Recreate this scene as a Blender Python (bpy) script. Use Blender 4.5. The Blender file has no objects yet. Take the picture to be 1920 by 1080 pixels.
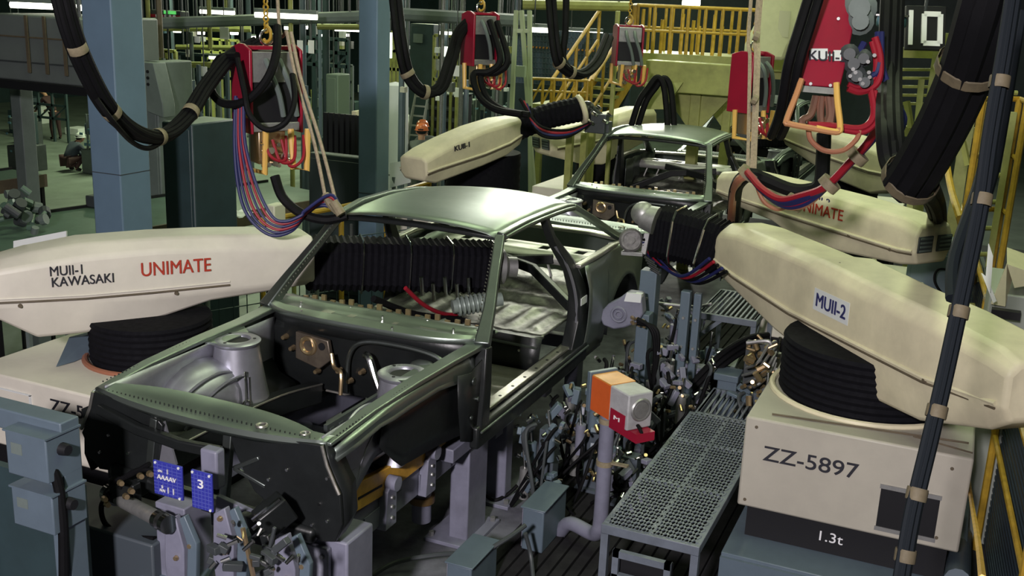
import bpy, bmesh, math, random
from mathutils import Vector, Matrix
random.seed(7)
SC = bpy.context.scene
COL = SC.collection
V = Vector

# ------------------------------------------------------------------ camera
FPX, YAW, PITCH, ROLL = 1983.0, math.radians(23.28), math.radians(15.21), math.radians(2.47)
CAM = V((2.98, -3.555, 3.056))
_fw = V((-math.sin(YAW)*math.cos(PITCH), math.cos(YAW)*math.cos(PITCH), -math.sin(PITCH)))
_rt = V((math.cos(YAW), math.sin(YAW), 0)); _up = _rt.cross(_fw)
_r2 = _rt*math.cos(ROLL) + _up*math.sin(ROLL); _u2 = -_rt*math.sin(ROLL) + _up*math.cos(ROLL)
cd = bpy.data.cameras.new('camera'); cam = bpy.data.objects.new('camera', cd); COL.objects.link(cam)
cd.sensor_width = 36; cd.lens = FPX/1920*36; cd.clip_end = 200; cd.clip_start = .05
mw = Matrix((_r2, _u2, -_fw)).transposed().to_4x4(); mw.translation = CAM
cam.matrix_world = mw; SC.camera = cam

def atd(u, v, D):
    """world point that the photograph shows at pixel (u, v), D metres in front of the camera"""
    return CAM + (_fw + _r2*((u-960)/FPX) + _u2*((540-v)/FPX))*D
def at(u, v, axis, val):
    d = _fw + _r2*((u-960)/FPX) + _u2*((540-v)/FPX)
    i = 'xyz'.index(axis)
    return CAM + d*((val-CAM[i])/d[i])
def depth(p): return (V(p)-CAM).dot(_fw)

# ------------------------------------------------------------------ world, lights, exposure
SC.view_settings.view_transform = 'Standard'; SC.view_settings.look = 'None'
SC.view_settings.gamma = 1; SC.view_settings.use_curve_mapping = False
SC.view_settings.exposure = 0.0
w = bpy.data.worlds.new('hall_air'); SC.world = w; w.use_nodes = True
w.node_tree.nodes['Background'].inputs[0].default_value = (.45, .62, .55, 1)
w.node_tree.nodes['Background'].inputs[1].default_value = .02

def area(name, loc, target, size, energy, color, size_y=None):
    l = bpy.data.lights.new(name, 'AREA'); l.energy = energy; l.color = color
    l.shape = 'RECTANGLE'; l.size = size; l.size_y = size_y or size
    o = bpy.data.objects.new(name, l); COL.objects.link(o); o.location = loc
    o.rotation_euler = (V(target)-V(loc)).to_track_quat('-Z', 'Y').to_euler()
    return o
GREEN = (.84, 1.0, .60); FLASH = (1.0, .93, .95)
# rows of ceiling fluorescents over the line
for x, y, e in ((-.6, 3.2, 42), (2.5, 4.2, 75), (2.3, 1.2, 45), (-.2, 8.5, 90), (2.6, 10.5, 90), (-5, 5.5, 70), (-9, 13, 330), (-18, 20, 900), (-14, 30, 900), (-4, 17, 300), (2, 16, 170), (3.6, .5, 14)):
    area('ceiling_light', (x, y, 5.6), (x, y, 0), .35, e, GREEN, 3.2)
# added unseen lights up the hall, tilted to put highlights on the roof panels
for x, y, e in ((-4.4, 13.5, 200), (-6.8, 19, 290), (-2.0, 12, 110), (-7, 30, 1500)):
    area('added_roof_light', (x, y, 5.7), (.2, 2.5, 1.8), .9, e, (1.0, 1.0, .86), 3.0)
# the photographer's flash, from the left of the camera
area('flash_light', (2.5, -6.8, 4.6), (.3, 2.0, 1.0), .5, 800, FLASH)

# ------------------------------------------------------------------ materials
_M = {}
def mat(name, col, rough=.5, metal=0.0, noise=0.0, scale=8, emit=0.0, bump=0.0, dirt=None, bscale=40, spec=.5):
    if name in _M: return _M[name]
    m = bpy.data.materials.new(name); m.use_nodes = True; nt = m.node_tree
    b = nt.nodes['Principled BSDF']
    b.inputs['Base Color'].default_value = (*col, 1); b.inputs['Roughness'].default_value = rough
    b.inputs['Metallic'].default_value = metal; b.inputs['Specular IOR Level'].default_value = spec
    tc = nt.nodes.new('ShaderNodeTexCoord')
    if noise or dirt:
        n = nt.nodes.new('ShaderNodeTexNoise'); n.inputs['Scale'].default_value = scale; n.inputs['Detail'].default_value = 6
        n.inputs['Roughness'].default_value = .65
        nt.links.new(tc.outputs['Object'], n.inputs['Vector'])
        r = nt.nodes.new('ShaderNodeValToRGB')
        d = dirt or tuple(c*(1-noise) for c in col)
        r.color_ramp.elements[0].position = .33; r.color_ramp.elements[0].color = (*d, 1)
        r.color_ramp.elements[1].position = .62; r.color_ramp.elements[1].color = (*col, 1)
        nt.links.new(n.outputs['Fac'], r.inputs['Fac']); nt.links.new(r.outputs['Color'], b.inputs['Base Color'])
        mr = nt.nodes.new('ShaderNodeMapRange'); mr.inputs['To Min'].default_value = min(1, rough*1.25); mr.inputs['To Max'].default_value = rough*.85
        nt.links.new(n.outputs['Fac'], mr.inputs['Value']); nt.links.new(mr.outputs['Result'], b.inputs['Roughness'])
    if bump:
        n2 = nt.nodes.new('ShaderNodeTexNoise'); n2.inputs['Scale'].default_value = bscale; n2.inputs['Detail'].default_value = 3
        nt.links.new(tc.outputs['Object'], n2.inputs['Vector'])
        bp = nt.nodes.new('ShaderNodeBump'); bp.inputs['Strength'].default_value = bump; bp.inputs['Distance'].default_value = .02
        nt.links.new(n2.outputs['Fac'], bp.inputs['Height']); nt.links.new(bp.outputs['Normal'], b.inputs['Normal'])
    if emit:
        b.inputs['Emission Color'].default_value = (*col, 1); b.inputs['Emission Strength'].default_value = emit
    _M[name] = m; return m

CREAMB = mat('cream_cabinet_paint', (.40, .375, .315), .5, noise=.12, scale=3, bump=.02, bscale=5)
TAPEB = mat('brown_cloth_tape', (.10, .08, .045), .7, noise=.3, scale=25)
FLANGE = mat('dull_grey_flange', (.17, .165, .16), .6, .2, noise=.4, scale=30)
CREAM = mat('cream_robot_paint', (.665, .605, .425), .5, noise=.18, scale=4, bump=.03, bscale=5)
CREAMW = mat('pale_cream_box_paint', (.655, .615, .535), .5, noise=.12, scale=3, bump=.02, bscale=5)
STEEL = mat('bare_body_steel', (.20, .225, .215), .34, .92, noise=.22, scale=5, bump=.05, bscale=12)
STEELO = mat('bare_outer_panel_steel', (.30, .345, .315), .36, .92, noise=.12, scale=3, bump=.02, bscale=3)
STEELD = mat('near_black_steel', (.013, .015, .0155), .36, .1, noise=.3, scale=7, bump=.08, bscale=18)  # near-black, barely metallic variant of the body steel
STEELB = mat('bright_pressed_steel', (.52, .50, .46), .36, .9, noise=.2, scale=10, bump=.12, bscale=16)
LILACM = mat('flash_lilac_steel', (.40, .40, .46), .36, .75, noise=.2, scale=6, bump=.05, bscale=9)  # bare steel with the lilac flash reflection put into its colour
CHROME = mat('polished_metal', (.72, .72, .70), .18, 1.0)
ALU = mat('cast_aluminium', (.36, .36, .355), .45, .7, noise=.25, scale=20)
BRASS = mat('brass_fitting', (.65, .48, .28), .3, .9)
LILAC = mat('lilac_grey_fixture_paint', (.185, .187, .25), .45, noise=.25, scale=6)
BLUEG = mat('blue_grey_paint', (.10, .135, .17), .42, noise=.15, scale=5)
PILLAR = mat('pillar_blue_paint', (.125, .195, .27), .5, noise=.12, scale=3)
TEAL = mat('dark_teal_paint', (.028, .05, .056), .45, noise=.2, scale=4)
GREYG = mat('grey_green_paint', (.13, .16, .15), .55, noise=.2, scale=4)
DGREY = mat('dark_grey_paint', (.045, .052, .056), .5, noise=.2, scale=5)
YELLOW = mat('safety_yellow_paint', (.47, .29, .03), .45, noise=.35, scale=9)
YGREEN = mat('yellow_green_steel_paint', (.30, .31, .09), .5, noise=.3, scale=5)
AMBER = mat('amber_yellow_plate_paint', (.72, .40, .05), .4, noise=.3, scale=12)
ORANGE = mat('orange_paint', (.56, .10, .02), .45, noise=.15, scale=6)
ORANGE2 = mat('light_orange_paint', (.62, .27, .05), .45, noise=.25, scale=6)
RED = mat('deep_red_paint', (.27, .008, .028), .35, noise=.15, scale=6)
REDH = mat('red_hose_rubber', (.26, .010, .022), .45, spec=.3)
BLUEH = mat('blue_hose_rubber', (.016, .019, .09), .45, spec=.3)
COPPERH = mat('copper_brown_hose', (.30, .12, .07), .4)
RUBBER = mat('black_rubber', (.0045, .0045, .0055), .65, noise=.3, scale=12, spec=.14)
CLOTHB = mat('black_bellows_cloth', (.0055, .0055, .008), .8, noise=.3, scale=30, spec=.12)
BLACK = mat('black_paint', (.009, .009, .011), .55, spec=.3)
INK = mat('black_lettering_ink', (.012, .012, .02), .6)
REDINK = mat('red_lettering_ink', (.38, .03, .012), .6)
WHITEINK = mat('white_lettering_ink', (.72, .72, .74), .6)
NAVYINK = mat('navy_lettering_ink', (.02, .022, .10), .6)
TAPE = mat('beige_cloth_tape', (.24, .20, .125), .7, noise=.3, scale=25)
ROPE = mat('tan_rope_fibre', (.36, .29, .20), .8, noise=.35, scale=60)
WHITE = mat('white_board_paint', (.62, .64, .64), .6, noise=.06, scale=3)
PAPER = mat('white_paper', (.78, .79, .78), .7)
BLUETAG = mat('blue_tag_plastic', (.03, .035, .28), .35)
HANDLEY = mat('yellow_grip_paint', (.66, .40, .10), .4)
CONCRETE = mat('grimy_concrete', (.15, .15, .185), .75, spec=.25, noise=.55, scale=3.2, bump=.1)
HALLF = mat('hall_floor_concrete', (.16, .19, .165), .45, noise=.3, scale=1.2)
WOODG = mat('oily_dark_grating', (.020, .019, .022), .85, spec=.15, noise=.4, scale=9)
TUBE = mat('fluorescent_tube_glow', (1.0, .98, .80), .4, emit=5.5)
WINGLOW = mat('bright_window_glow', (.9, 1.0, .85), .4, emit=1.5)
SIGNG = mat('lit_green_panel', (.15, .8, .18), .4, emit=.55)
SIGNY = mat('lit_yellow_panel', (.75, .68, .08), .4, emit=.4)
SKIN = mat('skin', (.42, .22, .14), .55)
HELMET = mat('orange_helmet_plastic', (.62, .16, .05), .3)
UNIFORM = mat('grey_green_work_clothes', (.13, .15, .135), .8, noise=.2, scale=10)
NAVYC = mat('navy_work_clothes', (.03, .04, .06), .8)
MAROON = mat('dark_maroon_cloth', (.045, .018, .02), .8)
BENCHG = mat('green_bench_top', (.10, .16, .125), .35, noise=.2, scale=3)
BROWN = mat('brown_timber_edge', (.11, .085, .055), .6, noise=.3, scale=8)
DECK = mat('dark_line_deck', (.030, .030, .037), .85, spec=.15, noise=.4, scale=4)
PALEG = mat('pale_green_grey_coil', (.26, .31, .28), .4, .3)
LIGHTBLUE = mat('pale_blue_fitting_paint', (.10, .20, .26), .4)

# ------------------------------------------------------------------ mesh builder
class MB:
    def __init__(s): s.bm = bmesh.new()
    def _add(s, vs, fs):
        b = [s.bm.verts.new(v) for v in vs]
        for f in fs:
            try: s.bm.faces.new([b[i] for i in f])
            except ValueError: pass
        return s
    def box(s, a, b):
        x0, x1 = sorted((a[0], b[0])); y0, y1 = sorted((a[1], b[1])); z0, z1 = sorted((a[2], b[2]))
        vs = [(x, y, z) for z in (z0, z1) for y in (y0, y1) for x in (x0, x1)]
        return s._add(vs, [(0,2,3,1),(4,5,7,6),(0,1,5,4),(2,6,7,3),(0,4,6,2),(1,3,7,5)])
    def fbox(s, O, ex, ey, ez, x, y, z):
        O = V(O); vs = [O + ex*i + ey*j + ez*k for k in z for j in y for i in x]
        return s._add(vs, [(0,2,3,1),(4,5,7,6),(0,1,5,4),(2,6,7,3),(0,4,6,2),(1,3,7,5)])
    def bar(s, p, q, w, h=None, up=(0, 0, 1)):
        h = h or w; p = V(p); q = V(q); d = (q-p)
        L = d.length; d.normalize(); u = V(up)
        if abs(d.dot(u)) > .95: u = V((0, 1, 0))
        sx = d.cross(u).normalized(); sy = sx.cross(d)
        return s.fbox(p, sx, sy, d, (-w/2, w/2), (-h/2, h/2), (0, L))
    def tube(s, pts, r, n=8, smooth=True, closed=False):
        pts = [V(p) for p in pts]
        if smooth and len(pts) > 2: pts = spline(pts, closed=closed)
        rings = []; N = len(pts)
        rr = r if callable(r) else (lambda t: r)
        t0 = (pts[1]-pts[0]).normalized(); u = t0.orthogonal().normalized()
        for i, p in enumerate(pts):
            if closed: t = (pts[(i+1) % N]-pts[i-1]).normalized()
            else: t = (pts[min(i+1, N-1)]-pts[max(i-1, 0)]).normalized()
            u = (u - t*u.dot(t)); u = u.normalized() if u.length > 1e-6 else t.orthogonal().normalized()
            v = t.cross(u); R = rr(i/max(1, N-1))
            rings.append([s.bm.verts.new(p + (u*math.cos(2*math.pi*k/n) + v*math.sin(2*math.pi*k/n))*R) for k in range(n)])
        for i in range(N if closed else N-1):
            a, b = rings[i], rings[(i+1) % N]
            for k in range(n): s.bm.faces.new((a[k], a[(k+1) % n], b[(k+1) % n], b[k]))
        if not closed:
            s.bm.faces.new(rings[0][::-1]); s.bm.faces.new(rings[-1])
        return s
    def cyl(s, p, q, r1, r2=None, n=20):
        r2 = r1 if r2 is None else r2
        return s.lathe(p, V(q)-V(p), [(0, 0), (r1, 0), (r2, (V(q)-V(p)).length), (0, (V(q)-V(p)).length)], n)
    def lathe(s, O, axis, prof, n=24, a0=0, a1=None):
        O = V(O); d = V(axis).normalized(); u = d.orthogonal().normalized(); v = d.cross(u)
        rings = []
        for r, h in prof:
            if r < 1e-6: rings.append([s.bm.verts.new(O + d*h)])
            else: rings.append([s.bm.verts.new(O + d*h + (u*math.cos(2*math.pi*k/n)+v*math.sin(2*math.pi*k/n))*r) for k in range(n)])
        for a, b in zip(rings, rings[1:]):
            for k in range(n):
                k2 = (k+1) % n
                if len(a) == 1 and len(b) == 1: continue
                if len(a) == 1: f = (a[0], b[k2], b[k])
                elif len(b) == 1: f = (a[k], a[k2], b[0])
                else: f = (a[k], a[k2], b[k2], b[k])
                s.bm.faces.new(f)
        return s
    def torus(s, O, axis, R, r, n=28, m=8):
        O = V(O); d = V(axis).normalized(); u = d.orthogonal().normalized(); v = d.cross(u)
        return s.tube([O + (u*math.cos(2*math.pi*k/n)+v*math.sin(2*math.pi*k/n))*R for k in range(n)], r, m, smooth=False, closed=True)
    def ball(s, O, r, n=16, sc=(1, 1, 1)):
        O = V(O); m = n//2; rings = []
        for i in range(m+1):
            th = math.pi*i/m
            if i in (0, m): rings.append([s.bm.verts.new(O + V((0, 0, r*math.cos(th)*sc[2])))])
            else: rings.append([s.bm.verts.new(O + V((r*math.sin(th)*math.cos(2*math.pi*k/n)*sc[0], r*math.sin(th)*math.sin(2*math.pi*k/n)*sc[1], r*math.cos(th)*sc[2]))) for k in range(n)])
        for a, b in zip(rings, rings[1:]):
            for k in range(n):
                k2 = (k+1) % n
                if len(a) == 1: s.bm.faces.new((a[0], b[k], b[k2]))
                elif len(b) == 1: s.bm.faces.new((a[k], b[0], a[k2]))
                else: s.bm.faces.new((a[k], b[k], b[k2], a[k2]))
        return s
    def prism(s, poly, vec):
        """3D polygon swept along vec"""
        a = [V(p) for p in poly]; n = len(a); b = [p+V(vec) for p in a]
        return s._add(a+b, [tuple(range(n))[::-1], tuple(range(n, 2*n))] + [(i, (i+1) % n, n+(i+1) % n, n+i) for i in range(n)])
    def grid(s, rows):
        """rows of equally many points -> a sheet"""
        R = [[s.bm.verts.new(V(p)) for p in r] for r in rows]
        for a, b in zip(R, R[1:]):
            for k in range(len(a)-1): s.bm.faces.new((a[k], a[k+1], b[k+1], b[k]))
        return s
    def loft(s, secs, cap=True):
        R = [[s.bm.verts.new(V(p)) for p in r] for r in secs]
        n = len(R[0])
        for a, b in zip(R, R[1:]):
            for k in range(n): s.bm.faces.new((a[k], a[(k+1) % n], b[(k+1) % n], b[k]))
        if cap: s.bm.faces.new(R[0][::-1]); s.bm.faces.new(R[-1])
        return s
    def pieces(s):
        """far-apart pieces of the mesh, each a set of vertices"""
        seen = {}; isl = []
        for v in s.bm.verts:
            if v in seen: continue
            st = [v]; seen[v] = len(isl); cur = [v]
            while st:
                for e in st.pop().link_edges:
                    for o in e.verts:
                        if o not in seen: seen[o] = len(isl); cur.append(o); st.append(o)
            isl.append(cur)
        n = len(isl)
        if n < 2 or n > 400: return [sum(isl, [])]
        bx = []
        for c in isl:
            lo = [min(v.co[i] for v in c) for i in range(3)]; hi = [max(v.co[i] for v in c) for i in range(3)]
            bx.append((lo, hi, max(h-l for h, l in zip(hi, lo))))
        par = list(range(n))
        def fd(i):
            while par[i] != i: i = par[i]
            return i
        for i in range(n):
            for j in range(i+1, n):
                g2 = sum(max(0, bx[i][0][k]-bx[j][1][k], bx[j][0][k]-bx[i][1][k])**2 for k in range(3))
                if math.sqrt(g2) <= max(.02, .5*max(bx[i][2], bx[j][2])): par[fd(i)] = fd(j)
        out = {}
        for i in range(n): out.setdefault(fd(i), []).extend(isl[i])
        return list(out.values())
    def build(s, name, material, parent=None, bevel=0, solid=0, smooth=35, subsurf=0, seg=2):
        if parent is not None:
            s.bm.verts.ensure_lookup_table(); pc = s.pieces()
            if 1 < len(pc) <= 100:
                first = None
                for c in pc:
                    keep = set(c); m = MB(); mp = {v: m.bm.verts.new(v.co) for v in c}
                    for f in s.bm.faces:
                        if f.verts[0] in keep: m.bm.faces.new([mp[v] for v in f.verts])
                    o = m.build1(name, material, parent, bevel, solid, smooth, subsurf, seg)
                    first = first or o
                s.bm.free(); return first
        return s.build1(name, material, parent, bevel, solid, smooth, subsurf, seg)
    def build1(s, name, material, parent=None, bevel=0, solid=0, smooth=35, subsurf=0, seg=2):
        bmesh.ops.recalc_face_normals(s.bm, faces=s.bm.faces)
        me = bpy.data.meshes.new(name)
        if parent is not None: off = world_loc(parent)
        else:
            co = [v.co for v in s.bm.verts]
            off = V(((min(c.x for c in co)+max(c.x for c in co))/2, (min(c.y for c in co)+max(c.y for c in co))/2, min(c.z for c in co)))
        for v in s.bm.verts: v.co -= off
        s.bm.to_mesh(me); s.bm.free()
        for p in me.polygons: p.use_smooth = True
        me.set_sharp_from_angle(angle=math.radians(smooth))
        me.materials.append(material)
        o = bpy.data.objects.new(name, me); COL.objects.link(o)
        if parent is not None: o.parent = parent
        else: o.location = off
        if solid:
            m = o.modifiers.new('thickness', 'SOLIDIFY'); m.thickness = solid; m.offset = 0
        if bevel:
            m = o.modifiers.new('edges', 'BEVEL'); m.width = bevel; m.segments = seg; m.limit_method = 'ANGLE'; m.angle_limit = math.radians(25)
        if subsurf:
            m = o.modifiers.new('smooth', 'SUBSURF'); m.levels = subsurf; m.render_levels = subsurf
        return o

def spline(pts, k=6, closed=False):
    out = []; n = len(pts)
    for i in range(n if closed else n-1):
        if closed: p0, p1, p2, p3 = pts[i-1], pts[i], pts[(i+1) % n], pts[(i+2) % n]
        else: p0, p1, p2, p3 = pts[max(i-1, 0)], pts[i], pts[i+1], pts[min(i+2, n-1)]
        for j in range(k):
            t = j/k; t2 = t*t; t3 = t2*t
            out.append((p1*2 + (p2-p0)*t + (p0*2-p1*5+p2*4-p3)*t2 + (p1*3-p0-p2*3+p3)*t3)*.5)
    if not closed: out.append(pts[-1])
    return out
def world_loc(o):
    l = V((0, 0, 0))
    while o: l += o.location; o = o.parent
    return l
def tag(o, label, cat, group=None, kind=None):
    o['label'] = label; o['category'] = cat
    if group: o['group'] = group
    if kind: o['kind'] = kind
    return o
def thing(name, label, cat, loc, group=None):
    o = bpy.data.objects.new(name, None); COL.objects.link(o); o.location = loc
    o.empty_display_size = .1
    return tag(o, label, cat, group)
def struct(o): o['kind'] = 'structure'; return o
def copy_tree(o, parent=None):
    c = o.copy(); COL.objects.link(c)
    if parent is not None: c.parent = parent
    for ch in list(o.children): copy_tree(ch, c)
    return c
_DG = bpy.context.evaluated_depsgraph_get()
def text(body, O, ex, ey, height, name, material, parent=None, width=None, thick=.003, bold=0.0, shear=0.0):
    """flat lettering, its lower left corner at O, ex along the line, ey up the letters"""
    cu = bpy.data.curves.new('t', 'FONT'); cu.body = body; cu.extrude = .5; cu.shear = shear
    t = bpy.data.objects.new('t', cu); COL.objects.link(t)
    dg = bpy.context.evaluated_depsgraph_get(); dg.update()
    me0 = bpy.data.meshes.new_from_object(t.evaluated_get(dg))
    b = bmesh.new(); b.from_mesh(me0)
    xs = [v.co.x for v in b.verts]; ys = [v.co.y for v in b.verts]
    x0, x1, y0, y1 = min(xs), max(xs), min(ys), max(ys)
    sy = height/(y1-y0); sx = (width/(x1-x0)) if width else sy
    ex = V(ex).normalized(); ey = V(ey).normalized(); ez = ex.cross(ey)
    if bold:      # heavier strokes: the line drawn again, shifted by a hair
        base = b.copy(); d = bold*(x1-x0 if x1-x0 < y1-y0 else y1-y0)*1.6
        g0 = list(b.verts)+list(b.edges)+list(b.faces)
        for k, (dx, dy) in enumerate(((d, 0), (0, d), (d, d))):
            r = bmesh.ops.duplicate(b, geom=g0); bmesh.ops.translate(b, verts=[g for g in r['geom'] if isinstance(g, bmesh.types.BMVert)], vec=(dx, dy, .25*(k+1)))
        base.free()
    for v in b.verts:
        v.co = V(O) + ex*((v.co.x-x0)*sx) + ey*((v.co.y-y0)*sy) + ez*(v.co.z*thick)
    bpy.data.objects.remove(t); bpy.data.curves.remove(cu); bpy.data.meshes.remove(me0)
    m = MB(); m.bm.free(); m.bm = b
    return m.build1(name, material, parent)
X3, Y3, Z3 = V((1, 0, 0)), V((0, 1, 0)), V((0, 0, 1))
# ------------------------------------------------------------------ the hall: floors, far walls, roof steel, pillars
HF = -1.9      # the hall floor lies lower than the deck of the line
struct(MB().box((-34, -6, HF-.3), (12, 44, HF)).build('floor', HALLF))
struct(MB().box((-2.9, -6, -.25), (4.6, 12.5, 0)).build('trim_0', DECK))
struct(MB().box((-34.3, -6, HF-.3), (-34, 44, 8)).build('wall_left', TEAL))
struct(MB().box((-34, 44, HF-.3), (12, 44.3, 8)).build('wall_back', TEAL))
struct(MB().box((12, -6, HF-.3), (12.3, 44, 8)).build('wall_right', TEAL))
struct(MB().box((-34.3, -6, 8), (12.3, 44.3, 8.2)).build('ceiling', DGREY))
# line pit floor with grime, a little proud of the hall floor
struct(MB().box((-1.2, -2.2, 0), (.80, 9.5, .012)).build('trim_1', CONCRETE))
g = MB()
for i in range(20):
    x = .81 + i*.075
    g.box((x, -2.2, 0), (x+.06, 9.5, .03))
struct(g.build('trim_2', WOODG))
# cross beams and long beams under the roof
n = 3
for y in (8.5, 13, 18, 24):
    b = MB(); z = 5.0
    b.bar((-33, y, z), (11, y, z), .12, .2); b.bar((-33, y, z+.9), (11, y, z+.9), .12, .16)
    for i in range(44):
        x = -33+i; b.bar((x, y, z), (x+.5, y, z+.9), .05); b.bar((x+.5, y, z+.9), (x+1, y, z), .05)
    struct(b.build('trim_%d' % n, GREYG)); n += 1
for x in (-20, -11, -4.2, 1.0):
    struct(MB().box((x-.08, 6, 5.1), (x+.08, 35, 5.4)).build('trim_%d' % n, GREYG)); n += 1

def gz(x, y): return 0.0 if -2.9 <= x <= 4.6 and y <= 12.5 else HF
def pillar(u0, u1, v, D, label, m=PILLAR, bands=True, h=7.9, dy=.3):
    z0 = HF
    c = atd((u0+u1)/2, v, D); hw = (u1-u0)/2*D/FPX*.86
    t = thing('steel_pillar', label, 'pillar', (c.x, c.y, z0), None)
    MB().box((c.x-hw, c.y-dy/2, z0), (c.x+hw, c.y+dy/2, h)).build('column', m, t, bevel=.012)
    MB().box((c.x-hw-.09, c.y-dy/2-.09, z0), (c.x+hw+.09, c.y+dy/2+.09, z0+.03)).build('base_plate', m, t)
    if bands:
        z = at((u0+u1)/2, v+110, 'y', c.y).z
        MB().box((c.x-hw-.003, c.y-dy/2-.003, z), (c.x+hw+.003, c.y+dy/2+.003, z+.006)).build('joint_line', DGREY, t)
    return t
pillar(180, 262, 210, 8.3, 'blue painted square steel pillar behind the left white arm, cable bundle crossing it', dy=.33)
pillar(678, 724, 250, 10.2, 'slimmer blue steel pillar behind the front car roof', dy=.24)
# ------------------------------------------------------------------ robots
def bellows(name, pts, r, parent, mtl, pleats=26, n=16, square=.0):
    P = spline([V(p) for p in pts], 10); 
    L = [0]
    for a, b in zip(P, P[1:]): L.append(L[-1]+(b-a).length)
    def pos(s):
        for i in range(len(P)-1):
            if s <= L[i+1] or i == len(P)-2:
                t = (s-L[i])/max(1e-9, L[i+1]-L[i]); return P[i].lerp(P[i+1], t), (P[i+1]-P[i]).normalized()
    b = MB(); rings = []
    for i in range(pleats*2+1):
        p, t = pos(L[-1]*i/(pleats*2)); rr = r*(1.0 if i % 2 else .93)
        u = t.cross(Z3).normalized(); v = u.cross(t)
        ring = []
        for k in range(n):
            a = 2*math.pi*(k+.5)/n; ca, sa = math.cos(a), math.sin(a)
            q = 1/max(abs(ca), abs(sa)); q = 1 + (min(q, 1.28)-1)*square
            ring.append(p + (u*ca+v*sa)*rr*q)
        rings.append(ring)
    b.loft(rings)
    o = b.build(name, mtl, parent, smooth=20)
    return o, pos, L[-1]

def ring_wire(pos, s, r, parent, n=16, square=1.0, rad=.007, full=True):
    p, t = pos(s); u = t.cross(Z3).normalized(); v = u.cross(t); pts = []
    for k in range(n):
        a = 2*math.pi*(k+.5)/n; ca, sa = math.cos(a), math.sin(a)
        q = 1/max(abs(ca), abs(sa)); q = 1 + (min(q, 1.28)-1)*square
        pts.append(p + (u*ca+v*sa)*r*q)
    return MB().tube(pts, rad, 6, smooth=False, closed=True).build('clamp_wire', CHROME, parent)

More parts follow.
